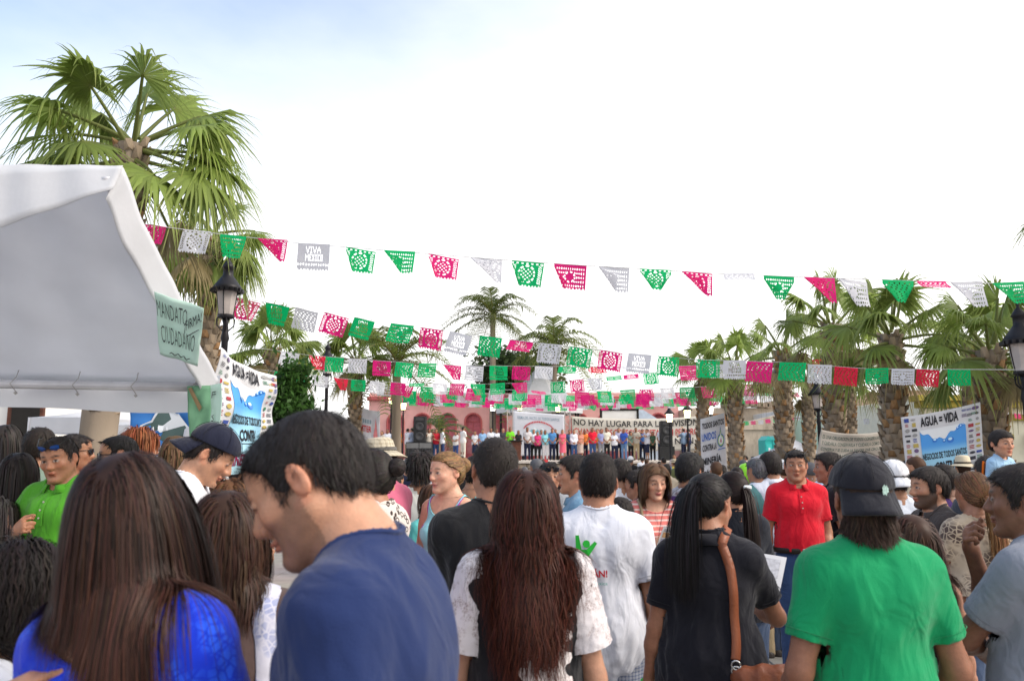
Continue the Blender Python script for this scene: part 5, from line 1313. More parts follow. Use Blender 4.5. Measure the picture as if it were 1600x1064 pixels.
# ------------------------------------------------------------------ posters and banners
INK = mat('black_ink', (.02, .02, .025), rough=.8, bump=0, var=0); INKG = mat('grey_ink', (.12, .16, .14), rough=.8, bump=0, var=0)
INKR = mat('red_ink', (.5, .02, .03), rough=.8, bump=0, var=0); INKB = mat('blue_ink', (.02, .12, .5), rough=.8, bump=0, var=0); INKT = mat('slate_ink', (.25, .33, .4), rough=.8, bump=0, var=0)
INKM = mat('maroon_ink', (.22, .01, .06), rough=.8, bump=0, var=0); PRW = mat('print_white', (.75, .78, .8), rough=.7, bump=0, var=.02)
def quad_fn(tl__, tr__, br__, bl__, org, sag=0.0, bil=0.0, seed=0, edge=0.0):
    """surface through four corners; u left-right, v bottom-top; sag pulls the top down in the middle, bil = folds"""
    g = random.Random(seed); ph = [g.random() * 6 for _ in range(6)]
    nrm_ = (Vector(tr__) - Vector(tl__)).cross(Vector(bl__) - Vector(tl__)).normalized()
    if nrm_.dot(Vector((0, 0, CAM_H)) - Vector(tl__)) < 0: nrm_ = -nrm_
    def fn(u, v, lift=0.0):
        p = lerp3(lerp3(bl__, br__, u), lerp3(tl__, tr__, u), v)
        p.z -= sag * 4 * u * (1 - u) * (.4 + .6 * v)
        w = bil * (math.sin(u * 7 + v * 5 + ph[0]) + .6 * math.sin(u * 13 - v * 9 + ph[1]) + .5 * math.sin(v * 17 + u * 3 + ph[2]))
        return p + nrm_ * (w + lift) - Vector(org)
    return fn
def lifted(fn, l): return lambda u, v: fn(u, v, l)
def banner(name, label, cn, Y, color, sag=0, bil=.01, seed=0, nu=30, nv=24, cat='banner', Ys=None, mt=None, group=None):
    Ys = Ys or (Y, Y, Y, Y); c = [at(u, v, y) for (u, v), y in zip(cn, Ys)]
    org = (c[0] + c[2]) / 2; org.z = 0
    r = empty(name, org); tag(r, label, cat, group); fn = quad_fn(*c, org, sag, bil, seed)
    o = MB().grid(fn, nu, nv).build('cloth', mt or mat('banner_%s_%d' % (name, seed), color, rough=.85, var=.04, bump=.15, bscale=90, trans=.2), r, True); o.modifiers.new('t', 'SOLIDIFY').thickness = .003; o.modifiers['t'].offset = -1 
    return r, fn, c
def patch(name, fn, rect, m, parent, lift=.006, nu=16, nv=16):
    u0, v0, u1, v1 = rect; return MB().grid(lambda a, b: fn(u0 + (u1 - u0) * a, v0 + (v1 - v0) * b, lift), nu, nv).build(name, m, parent, True)
def poly_on(name, fn, pts, m, parent, lift=.008):
    return obj(name, mesh(name, [fn(u, v, lift) for u, v in pts], [tuple(range(len(pts)))], m), parent)
def T(s, fn, rect, m, parent, bold=.02, lift=.010, name='lettering'): return text_on(name, s, lifted(fn, lift), rect, m, parent, bold)
# hand lettered sign on the tent
MINTP = mat('mint_poster', (.60, .80, .72), rough=.8, var=.03, trans=.25)
r, fn, c = banner('poster', 'mint green hand lettered poster reading MANDATO CIUDADANO on the tent edge', ((241, 456), (318, 482), (309, 572), (250, 554)), 3.7, None, 0, .004, 1, 16, 16, 'poster', (3.72, 3.75, 3.9, 3.9), MINTP)
T('MANDATO', fn, (.04, .64, .70, .90), INK, r, -.012); T('CIUDADANO', fn, (.10, .24, .90, .52), INK, r, -.012)
# FIRMA written slanting up at the right
fs_ = lambda u, v: fn(.66 + .34 * u - .02 * v, .50 + .24 * u + .20 * v, .01); text_on('lettering', '¡FIRMA!', fs_, (0, 0, 1, 1), INK, r, .0)
def line_on(fn, pts, w, m, parent, lift=.012): return MB().tube([fn(u, v, lift) for u, v in pts], w, 5).build('pen_line', m, parent, True)
line_on(fn, [(.72, .48), (.95, .63)], .0022, INK, r); line_on(fn, [(.30 + .04 * i, .10 + .02 * math.sin(i * 1.6)) for i in range(14)], .0022, INK, r)
r, fn, c = banner('poster', 'green poster in shade hanging under the tent corner, taped with brown tape', ((292, 603), (331, 602), (331, 684), (296, 684)), 4.55, None, 0, .004, 2, 12, 12, 'poster', None, mat('green_poster', (.20, .42, .26), rough=.8, trans=.3))
poly_on('tape', fn, [(.05, .95), (.2, .97), (.62, .58), (.5, .5)], mat('brown_tape', (.25, .17, .08), rough=.4), r, .012)
r, fn, c = banner('poster', 'narrow pale mint poster turned edge on at the tent leg', ((329, 602), (347, 598), (342, 682), (328, 684)), 4.5, None, 0, .003, 3, 10, 10, 'poster', (4.5, 4.42, 4.42, 4.5), MINTP)
T('F', fn, (.3, .74, .6, .86), INK, r, 0); T('S', fn, (.25, .30, .6, .42), INK, r, -.01)
# water banners (same print)
def noise_logo(fn, r, cols, rows, u0, u1, v0, v1, seed):
    g = random.Random(seed); ms = [mat('logo%d' % i, c_, rough=.8, bump=0, var=0) for i, c_ in enumerate(((.05, .05, .06), (.05, .08, .3), (.35, .05, .06), (.3, .3, .3), (.06, .2, .12), (.45, .35, .1), (.15, .1, .2)))]
    for i in range(cols):
        for j in range(rows):
            u = u0 + (u1 - u0) * (i + .5) / cols; v = v0 + (v1 - v0) * (j + .5) / rows; w = (u1 - u0) / cols * (.25 + .2 * g.random()); h = (v1 - v0) / rows * (.15 + .25 * g.random())
            k = g.randrange(3); m = ms[g.randrange(7)]
            if k == 0: patch('logo', fn, (u - w, v - h, u + w, v + h), m, r, .008, 1, 1)
            elif k == 1: poly_on('logo', fn, [(u + w * math.cos(a * .785), v + h * math.sin(a * .785)) for a in range(8)], m, r)
            else: [patch('logo', fn, (u - w, v + h * q, u + w * (.5 + .5 * g.random()), v + h * q + h * .35), m, r, .008, 1, 1) for q in (-.8, -.1, .6)]
WBLUE = bpy.data.materials.new('water_blue'); WBLUE.use_nodes = True
def water_mat(top, bot, name):
    m = bpy.data.materials.new(name); m.use_nodes = True; t = m.node_tree; b_ = t.nodes['Principled BSDF']; a = t.nodes.new('ShaderNodeAttribute'); a.attribute_name = 'Col'; t.links.new(a.outputs[0], b_.inputs[0]); b_.inputs['Roughness'].default_value = .6; return m
WB = water_mat(0, 0, 'water_print')
def water_banner(label, cn, Ys, seed, bil, cols=4):
    r, fn, c = banner('water_banner', label, cn, None, (.72, .72, .74), .02, bil, seed, 40, 40, 'banner', Ys, None, 'water protest banners')
    u0, u1 = .22, .80; n = 26; V = []; cc = []; F = []
    for j in range(n + 1):
        for i in range(n + 1):
            v = .80 * j / n; V.append(fn(u0 + (u1 - u0) * i / n, v * (1 - 0) , .005)); t = v / .8
            k = np.array((.42, .66, .76)) * (1 - t) + np.array((.20, .52, .78)) * t if t < .75 else np.array((.06, .30, .72)) * 1.0
            if .62 < t <= .75: q = (t - .62) / .13; k = np.array((.24, .55, .78)) * (1 - q) + np.array((.05, .28, .70)) * q
            cc.append(k)
    for j in range(n):
        for i in range(n): F.append((j * (n + 1) + i, j * (n + 1) + i + 1, (j + 1) * (n + 1) + i + 1, (j + 1) * (n + 1) + i))
    obj('water_print', mesh('water_print', V, F, WB, True, np.array(cc)), r)
    # white splash with an uneven wave edge and drops
    top = [(u0 + (u1 - u0) * i / 24, .80 + 0) for i in range(25)]; low = [(u0 + (u1 - u0) * i / 24, .80 - .13 * (math.sin(i / 24 * math.pi * .9 + .35) ** 2) - .02 * math.sin(i * 1.1)) for i in range(24, -1, -1)]
    V = [fn(u, v + .004, .008) for u, v in top] + [fn(u, v, .008) for u, v in low[::-1]]
    obj('splash', mesh('splash', V, [(i, i + 1, 26 + i, 25 + i) for i in range(24)], PRW), r)
    DB = mat('drop_blue', (.03, .18, .6), rough=.3, bump=0)
    for (u, v, w) in ((.40, .66, .032), (.52, .635, .022), (.60, .635, .045), (.70, .76, .02), (.74, .775, .018), (.77, .79, .016)):
        poly_on('drop', fn, [(u + w * math.cos(a * .524), v + w * .8 * math.sin(a * .524)) for a in range(12)], DB, r, .011); poly_on('drop_shine', fn, [(u - w * .1 + w * .6 * math.cos(a * .785), v + w * .3 + w * .4 * math.sin(a * .785)) for a in range(8)], mat('drop_light', (.5, .75, .9), rough=.3, bump=0), r, .014)
    T('AGUA = VIDA', fn, (.24, .845, .72, .965), INK, r, .035); T('NEGOCIOS DE TODOS SANTOS', fn, (.225, .435, .79, .515), INK, r, .03)
    T('CONTRA', fn, (.38, .285, .64, .395), INK, r, .04); patch('underline', fn, (.39, .262, .64, .27), INK, r, .01, 6, 1)
    T('MINERÍA TÓXICA', fn, (.24, .07, .79, .20), INKM, r, .035)
    noise_logo(fn, r, 2, 15, .02, .20, .02, .98, seed); noise_logo(fn, r, 2, 15, .82, .99, .02, .98, seed + 1); noise_logo(fn, r, 2, 2, .74, .98, .86, .98, seed + 2)
    return r
water_banner('water banner AGUA = VIDA stretched between two stout palms, hanging straight', ((1407, 652), (1531, 628), (1541, 762), (1421, 778)), (10.3, 10.1, 10.1, 10.3), 11, .008)
water_banner('crumpled slanting water banner tied between the white tent and a palm', ((337, 543), (429, 588), (425, 730), (334, 745)), (6.0, 6.9, 6.9, 6.0), 12, .022)
# blue mountain banner under the tent
r, fn, c = banner('mountain_banner', 'blue banner with a grey green mountain face under the tent', ((203, 627), (299, 622), (303, 712), (205, 712)), 6.9, (.06, .24, .62), 0, .01, 5)
mt_ = [(.08, .30), (.2, .52), (.36, .60), (.42, .72), (.53, .86), (.60, .80), (.66, .90), (.72, .80), (.80, .66), (.97, .40), (.97, .2), (.1, .2)]
poly_on('mountain_outline', fn, [(u + (.02 if u > .5 else -.02), v + .03) for u, v in mt_], PRW, r, .007); poly_on('mountain', fn, mt_, mat('mountain_green', (.09, .14, .13), rough=.8), r, .010)
for u, v, w, h in ((.50, .50, .05, .09), (.38, .48, .012, .04), (.60, .48, .012, .04), (.72, .56, .018, .03), (.82, .50, .012, .03)): poly_on('mouth', fn, [(u + w * math.cos(a * .524), v + h * math.sin(a * .524)) for a in range(12)], PRW, r, .013)
patch('label_strip', fn, (.24, .02, 1, .18), mat('strip_grey', (.2, .22, .22)), r, .009); T('TODOS SANTOS', fn, (.26, .11, .98, .17), PRW, r, .01, .014); T('MINERÍA', fn, (.26, .03, .98, .09), PRW, r, .01, .014)
# cream cloth banner between palms
r, fn, c = banner('cloth_banner', 'cream cloth banner with four faded grey lines between lamp and palm', ((1283, 671), (1382, 673), (1381, 730), (1270, 735)), 13.2, (.68, .62, .55), .06, .012, 6, nv=20)
patch('pink_wash', fn, (.0, .0, 1, .34), mat('pink_wash', (.62, .45, .46), rough=.85, trans=.2), r, .003)
for k, s in enumerate(('ES UNA OBLIGACION DE TODOS CONSERVARLA', 'Y CUIDARLA. CONSERVARLA Y CUIDARLA COMO SE', 'CONSERVA Y SE CUIDA LA SANGRE QUE CIRCULA', 'POR NUESTRAS VENAS')):
    T(s, fn, (.04 if k < 3 else .28, .80 - k * .155, .96 if k < 3 else .74, .895 - k * .155), INKG, r, .02, .02)
# vertical mining banner
r, fn, c = banner('mining_banner', 'tall white banner reading TODOS SANTOS UNIDOS CONTRA LA MINERÍA', ((1094, 655), (1132, 645), (1137, 750), (1097, 760)), 21.5, (.74, .74, .78), 0, .012, 7)
T('TODOS SANTOS', fn, (.06, .835, .95, .925), INK, r, .03, .02); T('UNIDOS', fn, (.04, .655, .62, .77), INKB, r, .02, .02); T('CONTRA LA', fn, (.06, .50, .62, .60), INK, r, .03, .02); T('MINERÍA', fn, (.06, .30, .78, .43), INK, r, .035, .02); T('TÓXICA', fn, (.06, .12, .70, .23), INK, r, .035, .02)
for k, (sc_, m_) in enumerate(((1, INKB), (.84, mat('lime_ink', (.35, .55, .1))), (.66, PRW))): poly_on('water_drop_logo', fn, [(.80 + .135 * sc_ * math.sin(a) * (1 if abs(a) < 99 else 1), .61 - .10 * sc_ * math.cos(a) + (0.11 * sc_ if i == 12 else 0)) for i, a in enumerate([2 * math.pi * j / 24 for j in range(24)])], m_, r, .018 + .004 * k)
T('A', fn, (.765, .575, .835, .64), INKR, r, .03, .034); patch('small_print', fn, (.66, .478, .96, .490), INKB, r, .02, 4, 1)
# long protest banner on stage
r, fn, c = banner('protest_banner', 'long cream banner with black and red lettering NO HAY LUGAR PARA LA DIVISION', ((893, 650), (1094, 650), (1094, 703), (895, 703)), 47.0, (.72, .68, .60), .16, .03, 8, 60, 14)
T('NO HAY LUGAR PARA LA DIVISION', fn, (.015, .74, .985, .93), INK, r, .015, .05); T('CUANDO LOS DERECHOS ESTAN EN PELIGRO', fn, (.015, .46, .985, .66), INKR, r, .01, .05); T('N', fn, (.80, .2, .845, .38), INK, r, .01, .05); T('N', fn, (.90, .2, .945, .38), INK, r, .01, .05)
# banner with mountains behind the lectern
r, fn, c = banner('pact_banner', 'white banner FIRMA DEL PACTO DE TODOS SANTOS with blue mountains', ((802, 642), (882, 648), (882, 712), (802, 712)), 46.3, (.74, .75, .80), 0, .012, 9)
T('FIRMA DEL PACTO DE TODOS SANTOS', fn, (.08, .83, .90, .90), INKT, r, .01, .04); 
arc_ = lambda u, v: (.5 - .30 * math.cos(math.pi * (.12 + .76 * u)) * (1 + .12 * v), .52 + .24 * math.sin(math.pi * (.12 + .76 * u)) * (1 + .25 * v))
for k in range(22): poly_on('small_print', fn, [arc_(k / 22, .1), arc_((k + .7) / 22, .1), arc_((k + .7) / 22, .8), arc_(k / 22, .8)], INKR, r, .04)
for pts, col_ in (([(.2, .42), (.42, .68), (.62, .42)], (.2, .42, .5)), ([(.4, .40), (.56, .66), (.80, .40)], (.28, .5, .56)), ([(.42, .68), (.47, .61), (.43, .57), (.36, .61)], (.7, .75, .78)), ([(.56, .66), (.61, .61), (.57, .56), (.52, .60)], (.7, .75, .78))): poly_on('printed_mountain', fn, pts, mat('pm_%.2f' % col_[0], col_, bump=0), r, .03 if col_[0] < .5 else .04)
# white banner by the distant palm
r, fn, c = banner('small_banner', 'small white banner with a red word behind the bucket hat', ((562, 634), (594, 642), (593, 700), (560, 700)), 25, (.70, .70, .76), .05, .012, 10)
[patch('small_print', fn, (.06 + .11 * k, .64, .14 + .11 * k, .74), INKT, r, .03, 2, 1) for k in range(5)]; T('ESTER', fn, (.05, .42, .60, .58), INKR, r, .02, .03); poly_on('red_flame', fn, [(.75, .2), (.9, .3), (.85, .6), (.8, .8), (.76, .55), (.7, .35)], mat('pale_red', (.6, .2, .22)), r, .03)

# ------------------------------------------------------------------ car, toilets, canopies
car = empty('parked_car', (at(1172, 711, 36).x, 36, 0), R(-28)); tag(car, 'white hatchback parked before the stained beige wall', 'car')
CW = mat('car_paint', (.68, .70, .72), rough=.2, spec=.6, var=.02, bump=0)
prof = [(-1.95, .32), (1.95, .32), (2.02, .55), (1.98, .82), (1.15, .98), (.55, 1.42), (-.9, 1.46), (-1.7, 1.02), (-1.98, .95), (-2.02, .6)]
V = []; ny = 6
for k in range(ny + 1):
    s = -1 + 2 * k / ny
    for x, z in prof: V.append((x * (1 - .05 * abs(s) ** 3), s * .82 * (1 - .16 * max(0, z - .95) / .5), z - .03 * abs(s) ** 3))
n = len(prof); F = [(k * n + i, k * n + (i + 1) % n, (k + 1) * n + (i + 1) % n, (k + 1) * n + i) for k in range(ny) for i in range(n)] + [tuple(range(n))[::-1], tuple(ny * n + i for i in range(n))]
cb = obj('body', mesh('body', V, F, CW, False), car, rot=(0, 0, R(-90))); cb.modifiers.new('b', 'BEVEL').width = .04
MB().add([(-.66, -1.13, 1.0), (.66, -1.13, 1.0), (.55, -.60, 1.39), (-.55, -.60, 1.39)], [(0, 1, 2, 3)]).build('windscreen', mat('windscreen', (.05, .10, .12), rough=.1, spec=.7), car)
for s in (-1, 1):
    MB().add([(s * .80, -.95, 1.0), (s * .80, .6, 1.02), (s * .74, .55, 1.38), (s * .74, -.55, 1.37)], [(0, 1, 2, 3)]).build('side_window', DARKG, car)
    MB().bbox((s * .62, -1.96, .68), (.16, .05, .08), .02).build('headlight', mat('headlight', (.7, .72, .74), rough=.15), car)
    MB().bbox((s * .93, -.75, 1.02), (.09, .06, .06), .02).build('mirror', CW, car)
    for y in (-1.25, 1.25):
        w = MB(); w.lathe([(.2, -.1), (.3, -.1), (.32, -.06), (.32, .06), (.3, .1), (.2, .1)], 18); w.V = [(s * .76 + v[2], y + v[0], .32 + v[1]) for v in w.V]; wo_ = w.build('wheel', mat('tyre', (.02, .02, .02), rough=.8), car, True)
        h_ = MB(); h_.lathe([(.0, .1), (.2, .1), (.2, .09)], 12); h_.V = [(s * (.66 + 0) + s * v[2] * 1.15, y + v[0], .32 + v[1]) for v in h_.V]; h_.build('rim', POLE, wo_)
MB().bbox((0, -2.0, .5), (.6, .03, .09), .01).build('grille', DARK, car)
TEAL = mat('teal_plastic', (.03, .42, .38), rough=.5, var=.05)
for lb, u in (('teal portable toilet nearer the white car', 1201, ), ('teal portable toilet nearer the scaly palm', 1213)):
    t_ = empty('portable_toilet', (at(u, 711, 39).x, 39, 0), R(4)); tag(t_, lb, 'toilet', 'teal portable toilets'); hz = at(u, 681, 39).z; s_ = .18 * 1
    MB().bbox((0, .35, hz * .46), (.19 * 1, .45, hz * .46), .02).build('cabin', TEAL, t_); MB().add([(-.2, -.12, hz * .92), (.2, -.12, hz * .92), (.0, -.12, hz), (-.2, .82, hz * .92), (.2, .82, hz * .92), (0, .82, hz)], [(0, 1, 2), (5, 4, 3), (0, 2, 5, 3), (1, 4, 5, 2)]).build('roof', TEAL, t_)
    MB().bbox((0, -.11, hz * .45), (.14, .012, hz * .4), .005).build('door', mat('teal_door', (.05, .5, .45), rough=.5), t_); MB().bbox((0, -.13, hz * .72), (.045, .01, .16), .005).build('notice', PRW, t_)
# grey canopy at right, small tents at far left
def canopy(label, u0, u1, ve, vp, Y, m_, dep=3.0, up=None):
    xa, xb = at(u0, 700, Y).x, at(u1, 700, Y).x; ze = at(u0, ve, Y).z; zp = at(u0, vp, Y).z; r = empty('canopy_tent', ((xa + xb) / 2, Y, 0)); tag(r, label, 'tent', 'small canopy tents'); w = (xb - xa) / 2
    for k in range(4):
        cs = [(-w, 0), (w, 0), (w, dep), (-w, dep)]; a, b_ = cs[k], cs[(k + 1) % 4]
        m = MB(); m.grid(lambda u, v: (a[0] + (b_[0] - a[0]) * u + (0 - (a[0] + (b_[0] - a[0]) * u)) * v, a[1] + (b_[1] - a[1]) * u + (dep / 2 - (a[1] + (b_[1] - a[1]) * u)) * v, ze + (zp - ze) * v - .12 * math.sin(v * math.pi) * (.4 + .6 * (4 * u * (1 - u)))), 10, 10)
        m.build('roof_panel', m_, r, True)
        m = MB(); m.grid(lambda u, v: (a[0] + (b_[0] - a[0]) * u, a[1] + (b_[1] - a[1]) * u + .01 * math.sin(u * 30), ze - .25 * v), 12, 2); m.build('valance', m_, r, True)
        MB().tube([(a[0], a[1], 0), (a[0], a[1], ze)], .02, 8).build('leg', POLE, r)
canopy('pale grey canopy tent below the thin palms', 1222, 1310, 716, 682, 23, mat('canopy_grey', (.5, .5, .53), rough=.7, trans=.2))
canopy('white canopy tent behind the green polo man', 42, 150, 652, 622, 13, TENT); canopy('white canopy tent beyond the ringed palm trunk', 152, 330, 664, 622, 11.5, TENT)

# ------------------------------------------------------------------ papel picado bunting
def flag_mesh(kind, fold, seed):
    """cut paper flag, unit width, hangs from z=0; real holes; lower corners folded back"""
    nx, ny = 46, 38; g = np.random.default_rng(seed); hgt = .80
    u = (np.arange(nx) + .5) / nx; v = (np.arange(ny) + .5) / ny; U, W = np.meshgrid(u, v, indexing='ij'); hole = np.zeros_like(U, bool)
    ry = np.hypot((U - .5) / .24, (W - .5) / .33); th = np.arctan2(W - .5, U - .5)
    if kind == 0:     # wreath round a bust, wheat ears at the sides
        hole |= (np.abs(ry - 1) < .10) & (np.sin(th * 11) > -.35); hole |= (ry < .75) & (np.sin(U * 47 + seed) * np.sin(W * 39 + 2 * seed) > .55) & (W > .3)
        for c in (.10, .90): hole |= (np.abs(U - c) < .055) & (np.sin(W * 75 + np.abs(U - c) * 70) > .15) & (W > .14) & (W < .9)
        hole |= (np.abs(W - .09) < .025) & (np.sin(U * 42) > .1)
    elif kind == 1:   # lattice garland
        hole |= (np.sin((U + W * .4) * 46) * np.sin((U - W * .4) * 46) > .45) & (W > .12) & (W < .9) & (U > .05) & (U < .95) & (ry > .75); hole |= (np.abs(ry - .62) < .09) & (np.sin(th * 8) > -.2)
    elif kind == 2:   # VIVA MEXICO
        G = {'V': ('10001', '10001', '01010', '01010', '00100'), 'I': ('111', '010', '010', '010', '111'), 'A': ('00100', '01010', '11111', '10001', '10001'), 'M': ('10001', '11011', '10101', '10001', '10001'), 'E': ('111', '100', '110', '100', '111'), 'X': ('101', '101', '010', '101', '101'), 'C': ('111', '100', '100', '100', '111'), 'O': ('111', '101', '101', '101', '111')}
        def word(wd, x0_, y0_, px_):
            x = x0_
            for ch in wd:
                for rr_, row in enumerate(G[ch]):
                    for cc_, bit in enumerate(row):
                        if bit == '1': hole[x + cc_:x + cc_ + 1, y0_ + rr_ * 2:y0_ + rr_ * 2 + 2] = True
                x += len(G[ch][0]) + 1
        word('VIVA', 12, 4, 1); word('MEXICO', 11, 15, 1)
        hole |= (W > .72) & (W < .9) & (np.sin(U * 40 + W * 20) * np.sin(U * 40 - W * 20) > .3)
    else:
        hole |= (g.random(U.shape) > .0) & (np.sin(U * 38 + 3 * np.sin(W * 9)) * np.sin(W * 33 + seed) > .5) & (W > .1) & (W < .92) & (U > .06) & (U < .94)
    keep = ~hole; keep &= ~((W > .94) & (np.sin(U * 62) > .2))
    X = np.linspace(0, 1, nx + 1); Z = np.linspace(0, 1, ny + 1); GX, GZ = np.meshgrid(X, Z, indexing='ij'); P = np.stack([GX, 0 * GX, -GZ * hgt], -1)
    ph = g.uniform(0, 6, 3); P[..., 1] = (.035 * np.sin(GX * 5 + ph[0] + GZ * 2) + .02 * np.sin(GX * 9 - GZ * 5 + ph[1])) * GZ
    def foldover(A, B, side):
        A, B = np.array(A), np.array(B); d = (B - A) / np.linalg.norm(B - A); nrm2 = np.array((-d[1], d[0])) * side
        q = np.stack([P[..., 0], P[..., 2]], -1) - A; s = (q * nrm2).sum(-1); m = s > 0
        P[..., 0] = np.where(m, P[..., 0] - 1.75 * s * nrm2[0], P[..., 0]); P[..., 2] = np.where(m, P[..., 2] - 1.75 * s * nrm2[1], P[..., 2]); P[..., 1] += np.where(m, .02 + .35 * np.minimum(s, .15), 0)
    if fold == 1: foldover((0, -.1), (.32, -hgt), -1)
    elif fold == 2: foldover((0, -.02), (.62, -hgt), -1)
    elif fold == 3: foldover((0, -.12), (.45, -hgt), -1); foldover((1, -.2), (.72, -hgt), 1)
    elif fold == 4: P[..., 1] += -.45 * GZ ** 1.5; P[..., 2] *= .45
    elif fold == 5: foldover((0, -.02), (.85, -hgt), -1)
    V = P.reshape(-1, 3); I_ = np.argwhere(keep); a = I_[:, 0] * (ny + 1) + I_[:, 1]; Q = np.stack([a, a + ny + 1, a + ny + 2, a + 1], 1)
    us = np.unique(Q); re = np.full(len(V), -1); re[us] = np.arange(len(us)); return V[us], re[Q]
PAPER = {'p': mat('paper_magenta', (.78, .015, .20), rough=.6, var=.06, bump=0, trans=.45), 'r': mat('paper_red', (.72, .02, .06), rough=.6, var=.06, bump=0, trans=.45), 'g': mat('paper_green', (.0, .50, .15), rough=.6, var=.06, bump=0, trans=.45), 'w': mat('paper_white', (.66, .66, .70), rough=.6, var=.04, bump=0, trans=.35)}
FM = {}
def fmesh(k, f, s):
    if (k, f, s) not in FM: V, Q = flag_mesh(k, f, s); FM[(k, f, s)] = mesh('flag', V, Q, PAPER['w'], True)
    return FM[(k, f, s)]
CORD = mat('bunting_cord', (.55, .55, .55), rough=.6, bump=0)
def bunting(label, pts, Y, flags, wpx=None, seed=0, cord=.004, Y2=None, rfold=.4):
    """pts: photo polyline the cord passes through; flags: (left x, colour, fold, kind)"""
    g = random.Random(seed); xs = [p[0] for p in pts]; vs_ = [p[1] for p in pts]; Y2 = Y2 or Y
    dep = lambda u: Y + (Y2 - Y) * (u - xs[0]) / (xs[-1] - xs[0])
    def C_(u): return at(u, float(np.interp(u, xs, vs_)), dep(u))
    o_ = C_(xs[0]); r = empty('bunting', (o_.x, o_.y, o_.z)); tag(r, label, 'bunting', 'lines of cut paper bunting over the plaza')
    m = MB(); m.tube([C_(xs[0] + (xs[-1] - xs[0]) * i / 40) - o_ for i in range(41)], cord, 5); m.build('cord', CORD, r)
    for f in flags:
        x, c = f[0], f[1]; w = f[4] if len(f) > 4 else wpx; fo = f[2] if len(f) > 2 and f[2] is not None else (g.choice((1, 2, 3, 4)) if g.random() < rfold else 0); kd = f[3] if len(f) > 3 and f[3] is not None else g.randrange(4)
        a, b = C_(x), C_(x + w); d = b - a; L = d.length
        o = obj('flag', fmesh(kd, fo, g.randrange(2)), r, a - o_ + Vector((0, -.006, 0))); ang = math.atan2(d.z, d.x)
        o.rotation_euler = (R(g.uniform(-24, 12)), -ang + R(g.uniform(-3, 4)), math.atan2(d.y, d.x) + R(g.uniform(-14, 14))); o.scale = (L, L, L * g.uniform(.93, 1.08)); setmat(o, PAPER[c])
    return r
bunting('highest bunting line, large cut paper flags against open sky', [(-200, 310), (227, 351), (345, 366), (466, 380), (600, 391), (735, 402), (866, 412), (1000, 420), (1130, 428), (1256, 433), (1378, 437), (1485, 441), (1700, 446)], 7.6,
    [(227, 'p', 1, 0, 38), (287, 'w', 0, 0, 46), (345, 'g', 1, 1, 46), (403, 'p', 5, 0, 48), (466, 'w', 0, 2, 52), (541, 'g', 1, 0, 46), (600, 'g', 2, 1, 49), (670, 'p', 1, 0, 48), (735, 'w', 5, 3, 50), (800, 'g', 1, 0, 51), (866, 'p', 1, 1, 51), (935, 'w', 2, 1, 49), (1000, 'g', 3, 0, 48), (1065, 'p', 5, 0, 48), (1130, 'w', 4, 3, 46), (1193, 'g', 3, 1, 46), (1256, 'p', 5, 3, 48), (1310, 'w', 2, 1, 50), (1378, 'g', 3, 3, 48), (1432, 'p', 4, 3, 45), (1485, 'w', 2, 1, 50), (1550, 'g', 2, 1, 46), (1612, 'p', 0, 1, 46)], seed=1)
bunting('second bunting line, running from the lamp by the tent across the kiosk', [(300, 452), (370, 465), (507, 488), (611, 505), (703, 518), (797, 531), (889, 541), (982, 552), (1088, 562), (1218, 566), (1352, 576), (1480, 577), (1660, 578)], 13.5,
    [(370, 'p', 0), (416, 'g', 1), (462, 'w', 0), (507, 'p', 0, 0), (554, 'g', 0), (611, 'g', 0), (657, 'p', 0, 0), (703, 'w', 0), (750, 'g', 0), (797, 'p', 4), (843, 'w', 0, 0), (889, 'g', 0, 0), (937, 'p', 0, 0), (982, 'w', 0, 2), (1028, 'g', 0, 0), (1088, 'g', 0), (1130, 'w', 0, 2), (1167, 'p', 0, 3, 43), (1218, 'g', 0, 3, 43), (1262, 'w', 0, 3, 38), (1304, 'r', 0, 3, 38), (1352, 'g', 0, 1), (1393, 'w', 0, 1), (1432, 'r', 0, 3), (1480, 'g', 0, 3)], 36, seed=2, Y2=9.0)
bunting('third bunting line, level with the distant lamp head', [(400, 543), (483, 555), (583, 563), (693, 570), (801, 572), (920, 573), (1060, 572), (1200, 567), (1330, 558), (1500, 548)], 16.5,
    [(440, 'w', 0), (483, 'r', 1), (509, 'g', 0), (545, 'w', 0), (583, 'p', 0), (619, 'g', 0), (655, 'g', 0, 1), (693, 'p', 2), (728, 'w', 0, 1), (765, 'g', 0), (801, 'p', 0), (836, 'w', 0), (873, 'g', 4), (918, 'r', 4), (960, 'w', 4), (1060, 'p', 0), (1106, 'w', 0), (1190, 'w', 0), (1268, 'r', 0), (1304, 'w', 0), (1334, 'g', 0)], 28, seed=3)
bunting('fourth bunting line, just below the distant lamp head', [(400, 577), (459, 583), (549, 593), (640, 599), (760, 600), (860, 597), (917, 592), (1010, 583), (1120, 570)], 20,
    [(430, 'g', 0), (459, 'g', 0), (490, 'w', 0), (521, 'r', 2), (549, 'g', 0), (579, 'w', 0), (611, 'p', 0), (640, 'g', 4), (676, 'w', 0), (704, 'p', 0), (735, 'g', 1), (766, 'g', 0), (800, 'p', 1), (860, 'g', 0), (890, 'p', 0, 0), (917, 'w', 1), (947, 'g', 4), (974, 'p', 4), (1004, 'g', 0)], 23, seed=4)
